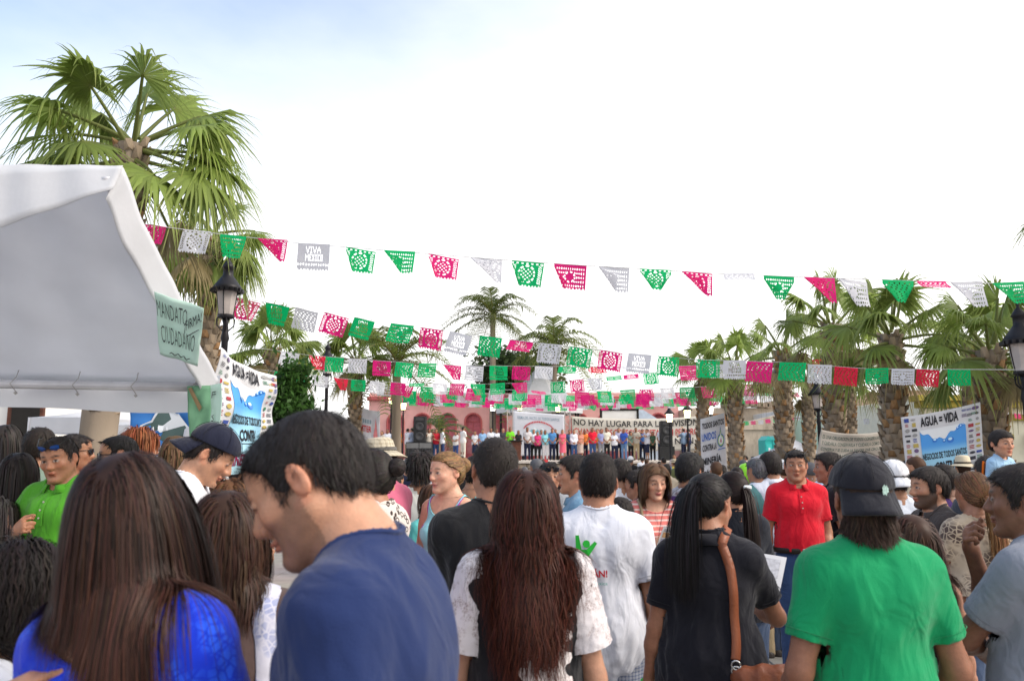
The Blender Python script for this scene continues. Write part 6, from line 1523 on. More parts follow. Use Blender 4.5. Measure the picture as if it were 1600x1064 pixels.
def dense(label, x0_, x1_, v0, vm, v1, Y, w, seed, gap=1.35):
    g = random.Random(seed); pts = [(x0_ - 30, v0), ((x0_ + x1_) / 2, vm), (x1_ + 40, v1)]; n = 9
    pts = [(x0_ - 30 + (x1_ - x0_ + 70) * i / 12, float(np.interp(i / 12, [0, .5, 1], [v0, vm, v1])) + (4 * (i / 12) * (1 - i / 12) - (1 - abs(2 * i / 12 - 1))) * 4) for i in range(13)]
    fl = []; x = x0_; k = seed
    while x < x1_: fl.append((x, 'gpwgpwpg'[k % 8])); k += 1; x += w * g.uniform(gap - .15, gap + .2)
    bunting(label, pts, Y, fl, w, seed, .006, rfold=.22)
dense('fifth bunting line, crossing in front of the leafy tree', 590, 1215, 600, 612, 596, 23, 23, 5, 1.4)
dense('sixth bunting line, hanging before the kiosk eaves', 600, 1190, 608, 618, 606, 26, 21, 6, 1.3)
dense('seventh bunting line, hanging before the pink cornice', 610, 1240, 616, 624, 612, 29, 18, 7, 1.2)
dense('eighth bunting line, small flags over the stage front', 640, 1110, 622, 628, 620, 33, 14, 8, 1.3)
dense('ninth bunting line, smallest flags above the speaker banner', 620, 1090, 618, 633, 624, 38, 12, 9, 1.4)
dense('bunting line sloping down along the stained beige wall', 1150, 1245, 660, 655, 645, 30, 7.5, 10, 1.5)
dense('faint bunting line before the pale mint house', 1300, 1425, 652, 654, 640, 26, 11, 11, 2.2)
dense('short bunting line on the cream building wall', 1548, 1600, 641, 645, 648, 18, 11, 12, 1.6)
# cables over the street
for lb, a, b, y in (('thin black cable along the pale mint house', (1230, 652), (1600, 650), 30), ('thin cable from the pink roof to the left', (560, 600), (640, 640), 48)):
    m = MB(); A, B = at(*a, y), at(*b, y); m.tube([lerp3(A, B, i / 14) - Vector((0, 0, .25 * math.sin(i / 14 * math.pi))) for i in range(15)], .012, 5); o = m.build('cable', IRON); tag(o, lb, 'cable')
# ------------------------------------------------------------------ the crowd: people close by
BLK = (.026, .021, .0195); DBR = (.035, .018, .012); BRN = (.07, .035, .02); TAN = (.40, .215, .135); DKS = (.24, .12, .075); MED = (.33, .17, .105); FAIR = (.58, .36, .27)
JEANS = (.05, .09, .18); NAVY = (.015, .02, .05); KHAKI = (.40, .31, .19); BLACK = (.012, .012, .014); WHT = (.72, .73, .78); GREY = (.28, .29, .32)
def holder(I, name, label, cat, group=None):
    r = empty(name, I['root'].location, I['root'].rotation_euler.z, I['s']); tag(r, label, cat, group); return r
def shot(I, pts_uv, org, ax, ay, m, name, parent, off=.006, direction=None):
    """flat print laid on the garment: local x,z outline projected along y on to the shirt"""
    dv = np.array(direction); V = []
    for (u, v) in pts_uv:
        p = np.array([org + ax * u + ay * v]) - dv * .35
        for _ in range(40):
            d = I['sf'].pts(p)[0]
            if d < .001: break
            p = p + dv * max(d * .85, .0008)
        V.append(p[0] - dv * off)
    return V
# 1 man in the navy tee, bending his head
I = person('man in plain navy blue tee with short black hair, bending his head in profile', 484, 664, 1.40, 82, lean=8, stoop=.02, head=(2, 23, 4), skin=(.47, .26, .175), fat=.98, hair=('short', (.022, .018, .017), {'thick': .0055}), shirt=('tee', (.013, .026, .095)), arms=('read', 'down'), lid=.85, beard=.5, nose=1.0, q=1.28, seed=11)
# 2 woman with long straight hair and blue lace top
I = person('woman with very long straight dark brown hair and cobalt blue lace top, seen from behind', 214, 714, 1.42, -18, sex='f', roll=-8, head=(20, 10, -2), skin=(.46, .26, .18), hair=('long', (.026, .0135, .0105), {'len': .62, 'n': 6500, 'width': .0010, 'seg': 13, 'vol': .012, 'cvar': .75, 'tip': (1.9, 1.3, 1.0), 'thick': .005, 'endx': ([-.09, -.02, .03, .07], [-.19, -.21, -.33, -.44]), 'pull': (.16, 0, 0)}), shirt=('blouse', (.008, .035, .55), 'lace', (.02, .09, .72), 70), neck=(.13, .14, .13, -.03), arms=('down', 'down'), q=1.5, seed=12, fat=.94)
# 3 woman at the lower left reaching out
I = person('woman in white cap sleeve tee with dark curly hair, arm reaching forward', 52, 850, 1.72, -48, h=1.50, sex='f', lean=6, head=(10, 18, 0), skin=(.42, .22, .14), hair=('curly', (.014, .010, .009), {'len': .2, 'thick': .014, 'n': 2200, 'width': .0016, 'wave': 1.0, 'wfreq': 110, 'seg': 14}), shirt=('blouse', WHT), arms=(((.50, -.03, 1.50), (0, -1, -.45), (.2, .3, -1), 'flat'), 'down'), q=1.6)
# 4 woman between: brown hair, brown top, pale shawl
I = person('woman in brown top with a pale patterned shawl strap, brown short wavy hair', 362, 776, 2.0, 20, sex='f', head=(-10, 16, 0), skin=MED, hair=('bob', (.04, .02, .013), {'len': .24, 'wave': .3, 'n': 2200, 'width': .0016, 'thick': .012}), shirt=('tee', (.085, .055, .05)), arms=('read', 'read'), fat=1.15)
strap(I, [(.02, .1, 1.30), (.08, .06, 1.40), (.1, -.02, 1.45), (.1, -.09, 1.36), (.12, -.14, 1.2), (.15, -.13, 1.05)], .055, (.55, .56, .66), name='shawl_band', mt=cloth((.55, .55, .64), 'lace', (.3, .33, .5), 60))
r = holder(I, 'patterned_bag', 'magenta cloth bag with white line pattern carried in front of the navy tee man', 'bag'); m = MB(); m.bbox((.30, .10, 1.20), (.16, .06, .13), .03); m.build('bag_body', cloth((.55, .02, .12), 'lace', (.75, .7, .7), 38), r); MB().tube([(.18, .1, 1.32), (.22, .08, 1.40), (.34, .08, 1.40), (.40, .1, 1.32)], .009, 6).build('handle', cloth((.55, .02, .12)), r, True)
# 5 lime polo man
I = person('man in lime green polo with blue sunglasses on his head, hands at chest', 93, 684, 4.5, 168, skin=(.34, .17, .105), fat=1.12, head=(14, 12, 6), hair=('short', BLK), shirt=('polo', (.075, .32, .022)), pants=('jeans', NAVY), arms=(((.03, .24, 1.24), (1, -.2, -.8), (-.6, -1, 0), 'grip'), ((.12, .25, 1.10), (1, -.2, -.8), (-.6, -1, 0), 'grip')), beard=.15, q=3.2)
glasses(I, .072, -25, GLB, FRM, 1.0, .012)
# 6 man with backwards cap and phone face
I = person('young man with backwards navy cap holding clipped sunglasses, looking down in profile', 330, 676, 3.75, -76, head=(0, 24, 0), lean=8, skin=(.46, .26, .175), hair=('short', BLK), shirt=('tee', WHT), arms=('read', 'read'), q=2.6, lid=.5, beard=.12)
c_ = cap(I, (.012, .014, .03), -1); glasses(I, .068, 0, GL, mat('wire_frame', (.5, .5, .52), metal=.8, rough=.3), .85, .02)
# 7-15 left background group
I = person('man in sage green tee seen from behind, short black hair', 62, 670, 5.3, 18, skin=MED, hair=('short', (.02, .015, .012), {'thick': .014}), shirt=('tee', (.22, .30, .24)), q=5)
I = person('balding man in dark sunglasses and cream shirt beside the ringed palm trunk', 184, 681, 4.9, 118, skin=(.42, .22, .14), head=(0, 4, 0), hair=('short', (.018, .016, .016), {'hair_dz': .012}), shirt=('shirt', (.68, .66, .58)), q=4); glasses(I, 0, 0)
I = person('woman with short curly red hair behind the balding man', 219, 674, 5.9, -60, sex='f', skin=FAIR, hair=('curly', (.22, .07, .03), {'thick': .03}), shirt=('tee', (.5, .45, .45)), q=5)
I = person('man in magenta tee and glasses standing behind the lime polo man', 118, 678, 5.4, -70, skin=MED, fat=1.1, hair=('short', BLK), shirt=('tee', (.48, .015, .08)), q=5); glasses(I, 0, 0)
I = person('woman with wavy brown hair streaked blonde below the mountain banner', 276, 681, 5.6, 8, sex='f', skin=MED, hair=('long', (.10, .06, .03), {'len': .34, 'wave': .5, 'cvar': .8}), shirt=('tee', (.05, .05, .06)), q=5)
I = person('man in a white straw hat below the green poster', 303, 673, 6.2, 40, skin=MED, hair=('short', BLK), shirt=('shirt', (.6, .6, .6)), q=5); hat(I, .07, (.72, .70, .68), (.1, .08, .07))
I = person('woman with curly auburn hair below the slanting water banner', 358, 748, 4.6, 30, sex='f', h=1.55, skin=MED, hair=('curly', (.10, .045, .02), {'thick': .02}), shirt=('tee', (.08, .07, .07)), q=5)
I = person('person in dark jacket with a red crossed strap at the far left', 8, 664, 5.8, 12, sex='f', skin=DKS, hair=('long', BLK, {'len': .3}), shirt=('tee', (.02, .02, .025)), q=5)
strap(I, [(-.12, -.03, 1.44), (-.06, -.1, 1.34), (.08, -.12, 1.15)], .035, (.6, .02, .02), name='strap'); strap(I, [(.12, -.03, 1.44), (.06, -.1, 1.34), (-.08, -.12, 1.15)], .035, (.6, .02, .02), name='strap')
I = person('child with dark fringe in a teal shirt beside the sage tee man', 4, 712, 4.4, 150, sex='c', h=1.46, hs=1.12, skin=MED, hair=('bob', BLK, {'len': .14}), shirt=('tee', (.04, .22, .26)), q=4)
I = person('woman with black hair and pink straps in front of the sage tee man', 33, 708, 4.7, 10, sex='f', skin=(.42, .24, .16), hair=('long', BLK, {'len': .26}), shirt=('tank', (.5, .12, .25)), q=4.5)
I = person('woman in red top with raised forearm and beaded bracelet at the left edge', -22, 762, 2.7, -30, sex='f', h=1.58, skin=(.40, .20, .13), hair=('long', BLK, {'len': .36, 'n': 1200}), shirt=('tee', (.35, .015, .02)), arms=(((.16, .27, 1.26), (.6, -.5, -1), (-1, 0, 0), 'grip'), 'down'), q=2.7)
W_, x_, y_, z_ = I['hands'][0]; m = MB()
for k in range(18): a = k / 18 * 6.283; m.lathe([(0, .006), (.006, 0), (0, -.006)], 6, tuple(W_ - z_ * .02 + (x_ * math.cos(a) + y_ * math.sin(a)) * .032))
tag(m.build('bracelet', mat('bead_pink', (.6, .35, .38), rough=.3), I['root'], True), kind='stuff')
I = person('person in light blue tee at the left edge behind the curly haired woman', -30, 880, 2.1, 30, h=1.42, sex='f', skin=MED, hair=('long', BLK), shirt=('tee', (.40, .55, .68)), q=2.5)
# 16 bucket hat man, 17 leopard shawl woman
I = person('man in pink tee and plaid bucket hat with sunglasses on the brim', 590, 688, 4.7, 60, skin=(.42, .21, .14), fat=1.1, head=(10, 4, 0), hair=('short', BLK), shirt=('tee', (.52, .12, .20)), pants=('shorts', (.5, .5, .52)), arms=('foldlow', 'down'), q=4)
hat(I, .05, (.52, .46, .35), (.12, .11, .1), 'plaid', (.30, .25, .18), .085, .03, 14); glasses(I, .066, -8, GL, FRM, 1.15, -.012)
I = person('woman in leopard print shawl with rose border, black hair tied back', 577, 704, 3.5, 66, sex='f', skin=(.36, .18, .115), fat=1.08, head=(6, 2, 0), hair=('bun', BLK, {'br': .034}), shirt=('blouse', (.66, .60, .56), 'leopard', (.05, .035, .03), 30), hem=1.08, arms=('chest', 'chest'), sh_off=.02, q=3.2)
m = MB(); V = []; sf_ = I['sf']
pts_ = []
for k in range(33):
    a = -math.pi * .1 + k / 32 * math.pi * 1.25; p = np.array([I['tl']((.0 + .34 * math.cos(a - .6) , -.30 * math.sin(a - .6), 1.14))])
    for _ in range(10):
        d, gr = sf_.grad(p); p = p - gr * (d - .008)[:, None]
    pts_.append(p[0])
V = []
for p in pts_: V += [p + np.array((0, 0, .035)), p + np.array((0, 0, -.05))]
o = obj('shawl_border', mesh('shawl_border', V, [(2 * i, 2 * i + 2, 2 * i + 3, 2 * i + 1) for i in range(32)], cloth((.42, .03, .08), 'lace', (.55, .25, .2), 60), True), I['root'])
# 18 aqua tank top woman
I = person('fair woman in aqua tank top with blonde hair in a bun, looking aside', 697, 708, 4.7, 148, sex='f', skin=(.60, .35, .26), fat=1.06, head=(-14, 2, 0), hair=('bun', (.20, .115, .055), {'br': .04, 'thick': .009}), shirt=('tank', (.26, .60, .66)), neck=(.115, .12, .16, .03), pants=('jeans', (.35, .4, .5)), arms=('down', 'down'), brow=(.16, .10, .06), lips=(.5, .2, .18), q=3)
strap(I, [(.085, .1, 1.27), (.10, .07, 1.38), (.105, .0, 1.45)], .014, (.35, .05, .40), I['field'], name='bra_strap', off=.004); strap(I, [(-.085, .1, 1.27), (-.10, .07, 1.38), (-.105, .0, 1.45)], .014, (.35, .05, .40), I['field'], name='bra_strap', off=.004)
# 19 black tee man, 20 wavy brown hair woman
I = person('broad man in black tee seen from behind, short greying buzz cut', 773, 685, 2.95, 6, skin=(.33, .16, .10), fat=1.12, head=(6, 4, 0), hair=('short', (.020, .015, .013), {'thick': .006, 'tuft': .5}), shirt=('tee', (.013, .013, .015)), arms=('fold', 'fold'), q=2.2)
I = person('woman with long wavy reddish brown hair, black top and white lace sleeves', 822, 738, 2.35, 4, sex='f', skin=(.42, .24, .17), head=(-4, 2, 3), hair=('long', (.034, .013, .009), {'len': .48, 'n': 4600, 'width': .0013, 'seg': 19, 'wave': .8, 'wfreq': 62, 'vol': .024, 'thick': .009, 'cvar': .75, 'tip': (1.7, 1.1, .9), 'grav': .4}), shirt=('blouse', (.012, .012, .014)), neck=(.12, .11, .10, .0), arms=('down', 'down'), q=2)
for s in (-1, 1):
    a_ = [x for x in I['arms'] if x[0] == s][0]; S, Eb = a_[1], a_[2]; f_ = Field(); f_.cone(S - (Eb - S) * .12, S + (Eb - S) * .75, .072, .075, .03)
    d_ = (Eb - S) / np.linalg.norm(Eb - S); pc = S + (Eb - S) * .66
    V, Q = net(f_, .009, cuts=[lambda x, y, z: (x - pc[0]) * d_[0] + (y - pc[1]) * d_[1] + (z - pc[2]) * d_[2]])
    V = V + vnorm(V, Q) * wrinkle(V, 5 + s, .006, (.02, .05))[:, None]; obj('lace_sleeve', mesh('lace_sleeve', V, Q, cloth((.70, .66, .68), 'lace', (.4, .34, .34), 120), True), I['root'])
# lace ruffle down the back
m = MB(); V = []; n = 60; rw = []
for k in range(n + 1):
    row = []
    for j in range(9):
        x = .045 + (j - 4) * .017 + .012 * math.sin(k * .9); p = np.array([I['tl']((x, -.3, 1.40 - k * .0085))])
        for _ in range(25):
            d = I['sf'].pts(p)[0]
            if d < .002: break
            p = p + np.array((0, max(d * .8, .001), 0))
        row.append(p[0] + np.array((0, -.008 - .009 * abs(math.sin(k * .9 + j * .7)) * (abs(j - 4) / 4), .004 * math.sin(k * 1.7 + j))))
    rw += row
obj('lace_ruffle', mesh('lace_ruffle', rw, [(k * 9 + j, k * 9 + j + 1, (k + 1) * 9 + j + 1, (k + 1) * 9 + j) for k in range(n) for j in range(8)], cloth((.70, .66, .66), 'lace', (.42, .35, .34), 110), True), I['root'])
r = holder(I, 'shoulder_bag', 'bag on a dark red strap worn by the woman with wavy brown hair', 'bag'); o = strap(I, [(-.11, .02, 1.45), (-.06, -.10, 1.36), (.08, -.13, 1.15), (.2, -.05, .92)], .032, (.12, .012, .02)); o.parent = r; MB().bbox((.235, .0, .82), (.05, .13, .10), .03).build('bag_body', mat('dark_red_leather', (.12, .015, .02), rough=.45), r)
# 21 white tee man NO PASARAN
I = person('man in white tee with green printed figure and red word, seen from behind', 934, 712, 3.45, -3, skin=(.38, .19, .12), head=(-6, 6, 0), hair=('short', (.014, .010, .009), {'thick': .008, 'top': .006}), shirt=('tee', (.70, .72, .80)), hem=.80, pants=('shorts', (.42, .45, .52), 'plaid', (.12, .16, .3), 22), arms=('down', 'down'), q=2.4)
Ip = I; dv = np.array((0, 1., 0)); org = I['tl']((-.07, 0, 1.272)); AX, AY = np.array((1., 0, 0)), np.array((0, 0, 1.))
GF = mat('figure_green', (.02, .42, .04), rough=.8, bump=0); RF = mat('print_red', (.62, .03, .05), rough=.8, bump=0)
def prn(name, poly, m_): obj(name, mesh(name, shot(Ip, poly, org, AX, AY, m_, name, None, .0065, dv), [tuple(range(len(poly)))], m_), Ip['shirt'])
prn('printed_figure', [(-.022, 0), (.012, 0), (.022, .04), (.056, .088), (.046, .096), (.012, .064), (-.008, .064), (-.018, .12), (-.032, .118), (-.03, .055)], GF); prn('printed_head', [(.012 + .015 * math.cos(a * .524), .086 + .015 * math.sin(a * .524)) for a in range(12)], GF)
def prt(s, x0_, z0_, w, h, m_, bold):
    V, F = text_mesh(s, bold); V3 = shot(Ip, [(x0_ + x * w, z0_ + y * h) for x, y in V], org, AX, AY, m_, '', None, .0065, dv); obj('print_lettering', mesh('print_lettering', V3, F, m_), Ip['shirt'])
prt('¡NO PASARÁN!', -.145, -.052, .24, .042, RF, .03); prt('MineríaTóxica', -.03, -.075, .125, .014, mat('print_teal', (.12, .42, .36), bump=0), 0)
# 22 blue shirt man in profile, 23 sunglasses man, others between
I = person('man in denim blue shirt in profile, short black hair', 897, 712, 4.9, 88, skin=(.42, .21, .135), hair=('short', BLK, {'thick': .014}), shirt=('shirt', (.14, .27, .40)), q=4)
I = person('man with dark sunglasses pushed up on his forehead behind the denim shirt man', 858, 722, 6.0, 190, skin=(.40, .21, .14), hair=('short', BLK), shirt=('tee', (.25, .27, .3)), q=5); glasses(I, .055, -15, GL, FRM, 1.1)
I = person('man in white tee behind the printed white tee man', 968, 716, 6.2, 15, skin=MED, hair=('short', BLK), shirt=('tee', WHT), q=5)
I = person('person in light grey tee leaning beside the leaflet woman', 966, 772, 4.9, 30, h=1.45, skin=MED, hair=('short', BLK), shirt=('tee', (.38, .40, .43)), q=5)
I = person('man with black hair and navy collar behind the leaflet woman', 993, 733, 6.1, 70, h=1.58, skin=(.36, .18, .12), hair=('short', BLK, {'thick': .018}), shirt=('polo', (.012, .018, .04)), q=5)
# 24 leaflet woman
I = person('woman in coral striped top with brown bob, reading a leaflet', 1021, 727, 5.3, 186, sex='f', skin=(.58, .34, .245), fat=1.02, head=(4, 10, 2), hair=('bob', (.10, .055, .03), {'len': .19, 'thick': .018}), shirt=('blouse', (.62, .17, .15), 'stripe', (.70, .52, .48), 9), arms=(((.08, .25, 1.20), (1, -.2, -.8), (-.6, -1, 0), 'grip'), ((.07, .25, 1.14), (1, -.2, -.8), (-.6, -1, 0), 'grip')), lid=.6, lips=(.5, .13, .13), q=3)
def sheet(I, name, label, cat, c, ax, ay, w, h, blocks, curve=.02, fold=False):
    r = holder(I, name, label, cat); c = np.array(c); ax = np.array(ax, float) / np.linalg.norm(ax); ay = np.array(ay, float); ay -= ax * (ay @ ax); ay /= np.linalg.norm(ay); n = np.cross(ax, ay)
    fn = lambda u, v, l=0: Vector(c + ax * (u - .5) * w + ay * (v - .5) * h + n * (curve * math.sin(u * math.pi) + (.03 * abs(u - .5) if fold else 0) + l))
    o = MB().grid(fn, 12, 8).build('paper', mat('newsprint', (.66, .66, .68), rough=.8, var=.03, trans=.2), r, True)
    for sgn in (1, -1):
        for (u0, v0, u1, v1, col_) in blocks: MB().grid(lambda a, b: fn(u0 + (u1 - u0) * a, v0 + (v1 - v0) * b, .0022 * sgn), 6, 4).build('print_block', mat('prn_%.2f_%.2f_%.2f' % col_, col_, bump=0, var=.25, vscale=60), r)
    return r
hL, hR = I['hands'][0][0], I['hands'][1][0]; mid = (hL + hR) / 2 + np.array((0, .085, .04))
sheet(I, 'leaflet', 'colour leaflet with a blue footer held by the coral top woman', 'leaflet', mid, (1, .15, .28), (-.25, .3, 1), .15, .22, [(.05, .04, .95, .26, (.10, .13, .5)), (.08, .32, .35, .42, (.5, .35, .08)), (.42, .32, .62, .42, (.1, .35, .1)), (.08, .5, .4, .75, (.2, .2, .25)), (.5, .5, .9, .62, (.3, .3, .4)), (.55, .66, .9, .82, (.5, .3, .15)), (.1, .84, .9, .93, (.3, .3, .33))])
strap(I, [(.06, .12, 1.22), (.1, .09, 1.35), (.11, .0, 1.46)], .02, (.28, .2, .12))
# 25 black polo woman with ponytail, bag and newspaper
I = person('woman in black polo with long black ponytail, reading a newspaper', 1106, 745, 3.05, -14, sex='f', skin=(.34, .165, .105), fat=1.08, head=(-26, 16, -4), hair=('pony', (.015, .013, .0135), {'len': .46, 'n': 3200, 'tie': (-.005, -.105, .05), 'width': .0013, 'vol': .008, 'cvar': .8}), shirt=('polo', (.012, .012, .018)), hem=.90, pants=('jeans', (.10, .17, .30)), arms=(((.13, .30, 1.19), (.9, -.5, -.9), (-1, 0, .4), 'grip'), 'down'), q=2.4)
Ib = I
hR = I['hands'][0][0]; sheet(I, 'newspaper', 'printed newspaper page held open by the black polo woman', 'newspaper', hR + np.array((-.03, .11, .07)), (1, -.25, -.06), (0, .75, .55), .40, .30, [(.05, .55, .33, .92, (.35, .36, .4)), (.36, .75, .62, .92, (.3, .3, .33)), (.36, .5, .62, .7, (.2, .2, .22)), (.66, .55, .95, .92, (.42, .42, .45)), (.05, .08, .33, .48, (.4, .4, .43)), (.38, .08, .62, .44, (.3, .3, .34)), (.66, .1, .95, .5, (.24, .24, .27))], .02, True)
r = holder(I, 'shoulder_bag', 'brown leather bag with long strap and steel rings on the black polo woman', 'bag'); LEA = mat('brown_leather', (.24, .075, .035), rough=.42, var=.2, bump=.25, bscale=90)
o = strap(I, [(-.02, .08, 1.42), (.03, .0, 1.485), (.065, -.07, 1.42), (.09, -.13, 1.28), (.10, -.15, 1.14), (.085, -.165, 1.05)], .034, None, off=.012, mt=LEA); o.parent = r
bgf = Field(); bgf.ell((.19, -.17, .93), (.12, .055, .11), .05); bgf.cone((.09, -.17, 1.01), (.28, -.15, 1.03), .028, .028, .05); V, Q = net(bgf, .010); V = V + vnorm(V, Q) * wrinkle(V, 77, .006)[:, None]; obj('bag_body', mesh('bag_body', V, Q, LEA, True), r)
for z_ in (1.045, 1.025): MB().tube([(.085 + .016 * math.cos(a * .628), -.175, z_ + .016 * math.sin(a * .628)) for a in range(11)], .0032, 6).build('ring', mat('steel', (.6, .6, .6), metal=.9, rough=.25), r, True)
for k in range(2): MB().tube([(.20 + .03 * k, -.225, .92), (.21 + .03 * k, -.23, .80), (.205 + .03 * k, -.225, .70)], .006, 6).build('tassel', LEA, r, True)
W_, x_, y_, z_ = I['hands'][1]; MB().tube([W_ - z_ * .01 + (x_ * math.cos(a * .5236) * .031 + y_ * math.sin(a * .5236) * .028) for a in range(13)], .005, 6).build('wristband', mat('green_band', (.06, .5, .08), rough=.5), I['root'], True)
# 26-31 right middle
I = person('woman in black with dark hair in a white clip, behind the newspaper reader', 1142, 738, 4.6, 10, sex='f', skin=(.33, .16, .10), hair=('pony', (.016, .009, .008), {'len': .42, 'n': 900, 'tie': (.02, -.10, .02)}), shirt=('tee', (.012, .014, .022)), fat=1.1, q=4); p_ = hp(I, .04, -.12, .03); MB().bbox(tuple(p_), (.025, .012, .012), .005).build('hair_clip', PRW, I['root'])
I = person('man in white shirt with purple stripes and glasses, seen from behind', 1078, 709, 5.4, -38, skin=(.45, .24, .16), fat=1.18, hair=('short', (.02, .018, .018), {'thick': .018}), shirt=('polo', (.66, .66, .74), 'stripe', (.10, .05, .22), 3.2), q=4); glasses(I, 0, 0, GL, FRM)
I = person('man in white short sleeved shirt and khaki trousers, back turned, beside the red polo man', 1202, 707, 7.0, 4, skin=MED, hair=('short', BLK, {'thick': .016}), shirt=('shirt', (.66, .70, .80)), hem=.83, pants=('slacks', KHAKI), q=4)
I = person('grey haired man in teal polo behind the white shirt man', 1180, 716, 7.0, 20, skin=MED, hair=('short', (.09, .09, .10)), shirt=('polo', (.06, .16, .17)), q=6)
I = person('man in bright red polo and blue jeans with sunglasses on his head', 1242, 703, 6.1, 176, skin=(.36, .18, .115), fat=1.0, head=(-14, 2, 0), hair=('short', BLK), shirt=('polo', (.60, .010, .025)), tuck=True, pants=('jeans', (.045, .085, .20)), arms=('down', 'pocket'), look=-.004, q=3.2); glasses(I, .07, -25, GL, FRM, 1.05, .012)
b_ = MB(); b_.lathe([(.178, 0), (.182, .005), (.182, .032), (.178, .037)], 32, (0, 0, .972), cap=False); b_.V = [(v[0] * 1.07, v[1] * .82 - .002, v[2]) for v in b_.V]; b_.build('belt', mat('belt_leather', (.02, .015, .012), rough=.4), I['root'], True); MB().bbox((0, .152, .99), (.022, .004, .017), .003).build('buckle', mat('steel', (.6, .6, .6)), I['root'])
I = person('man in black polo in profile behind the red polo man', 1292, 708, 6.4, 78, skin=(.36, .18, .12), fat=1.1, hair=('short', BLK, {'thick': .016}), shirt=('polo', (.014, .015, .02)), q=5)
# 32 green tee man with backwards cap, 33 long haired person behind him
I = person('broad man in emerald green tee and backwards black cap, seen from behind', 1341, 722, 2.42, 2, skin=(.26, .125, .08), fat=.95, head=(-6, 0, 0), hair=('curly', (.035, .02, .014), {'len': .085, 'thick': .006, 'n': 1600, 'wave': .6, 'below': -.015, 'width': .0016, 'vol': .012}), shirt=('tee', (.007, .27, .10)), arms=(((.2, .16, .96), (.4, -1, 0), (-1, 0, 0), 'grip'), ((.2, .16, .96), (.4, -1, 0), (-1, 0, 0), 'grip')), q=1.9, seed=33)
c_ = cap(I, (.016, .016, .022), -1, up=.004)
pp = [(.055 + .022 * math.cos(a * .5) * (1 + .3 * math.sin(a * 2.7)), .035 + .028 * math.sin(a * .5) * (1 + .25 * math.cos(a * 3.1))) for a in range(13)]
f_ = Field(); f_.ell(hp(I, 0, -.012, .04), (np.array((.077, .099, .084)) + .016) * I['sc'], .02, I['Rm']); V = []
for (x, z) in pp:
    p = np.array([hp(I, x, -.2, z)])
    for _ in range(14):
        d, gr = f_.grad(p); p = p - gr * (d - .005)[:, None]
    V.append(p[0])
obj('cap_emblem', mesh('cap_emblem', V, [tuple(range(len(V)))], mat('emblem_grey_green', (.35, .5, .45), var=.5, vscale=120)), c_)
I = person('person with long loose brown hair half hidden by the emerald tee man', 1410, 790, 2.9, 12, sex='f', h=1.49, skin=(.42, .22, .15), hair=('long', (.045, .022, .015), {'len': .46, 'wave': .6, 'n': 1800, 'width': .002, 'vol': .022}), shirt=('tank', (.08, .07, .07)), fat=1.05, arms=('down', 'down'), q=2.6)
# 34 grey tee man at the right edge
I = person('man in plain grey tee with folded arms at the right edge', 1592, 727, 2.55, 38, skin=(.20, .10, .065), fat=1.02, head=(14, 0, 0), hair=('short', BLK, {'thick': .012}), shirt=('tee', (.22, .24, .29)), arms=('chin', ((-.09, .22, 1.09), (1, .4, -.4), (0, -1, .2), 'grip')), q=2.2)
# 35 bearded man, 36 crochet vest woman, child
I = person('bearded man in charcoal brown button shirt in profile', 1446, 731, 4.5, 92, skin=(.44, .24, .16), head=(0, 2, 0), hair=('short', BLK, {'thick': .016}), shirt=('shirt', (.060, .048, .045)), beard=.95, q=3)
I = person('woman in beige crochet vest with long light brown ponytail', 1513, 738, 4.3, 4, sex='f', skin=(.36, .18, .115), fat=1.1, hair=('pony', (.11, .055, .028), {'len': .40, 'n': 1100, 'tie': (0, -.10, -.03), 'tip': (2.0, 1.8, 1.5), 'wave': .4}), shirt=('blouse', (.50, .40, .29), 'lace', (.10, .07, .06), 34), hem=1.06, arms=('down', 'read'), q=3.4)
I = person('man carrying the child in light blue, only his dark hair and shoulder showing', 1541, 712, 5.1, -20, skin=MED, hair=('short', BLK), shirt=('tee', (.06, .07, .09)), arms=('chest', 'chest'), q=5)
I = person('child in light blue pyjamas and orange cape carried on an arm, looking back', 1566, 706, 4.75, 205, sex='c', h=.86, z0=.985, hs=1.42, head=(-16, 4, 0), skin=(.50, .27, .18), hair=('short', BLK, {'thick': .013, 'hair_dz': -.012}), shirt=('long', (.33, .52, .72)), pants=('shorts', (.5, .55, .62), 'plaid', (.1, .2, .4), 30), arms=('down', 'chest'), look=.004, q=3.2)
f_ = I['sf']; V = []
for k in range(13):
    for j in range(7):
        p = np.array([I['tl']((.06 + .028 * j, -.28 + .03 * j, 1.43 - .036 * k))])
        for _ in range(10):
            d, gr = f_.grad(p); p = p - gr * (d - .016)[:, None]
        V.append(p[0])
o = obj('cape', mesh('cape', V, [(k * 7 + j, k * 7 + j + 1, (k + 1) * 7 + j + 1, (k + 1) * 7 + j) for k in range(12) for j in range(6)], cloth((.68, .14, .01)), True), I['root']); o.modifiers.new('t', 'SOLIDIFY').thickness = .02
I = person('man in purple tee behind the bearded man', 1470, 725, 5.6, 10, skin=(.2, .1, .065), hair=('short', BLK), shirt=('tee', (.06, .025, .13)), fat=1.15, q=5)
I = person('man in white tee and white baseball cap beside the bearded man', 1392, 724, 5.2, 6, skin=MED, hair=('short', BLK), shirt=('tee', (.62, .66, .74)), q=4); cap(I, (.72, .72, .74), -1, up=.003)
I = person('man with dark cap hair between the white cap and the emerald tee man', 1378, 722, 6.2, -20, skin=DKS, hair=('short', BLK, {'thick': .02}), shirt=('tee', (.1, .1, .12)), q=5)
I = person('man in white tee close under the water banner between purple tee and crochet vest', 1490, 742, 6.6, 100, h=1.55, skin=DKS, hair=('short', BLK, {'thick': .012}), shirt=('tee', (.6, .6, .63)), q=5)
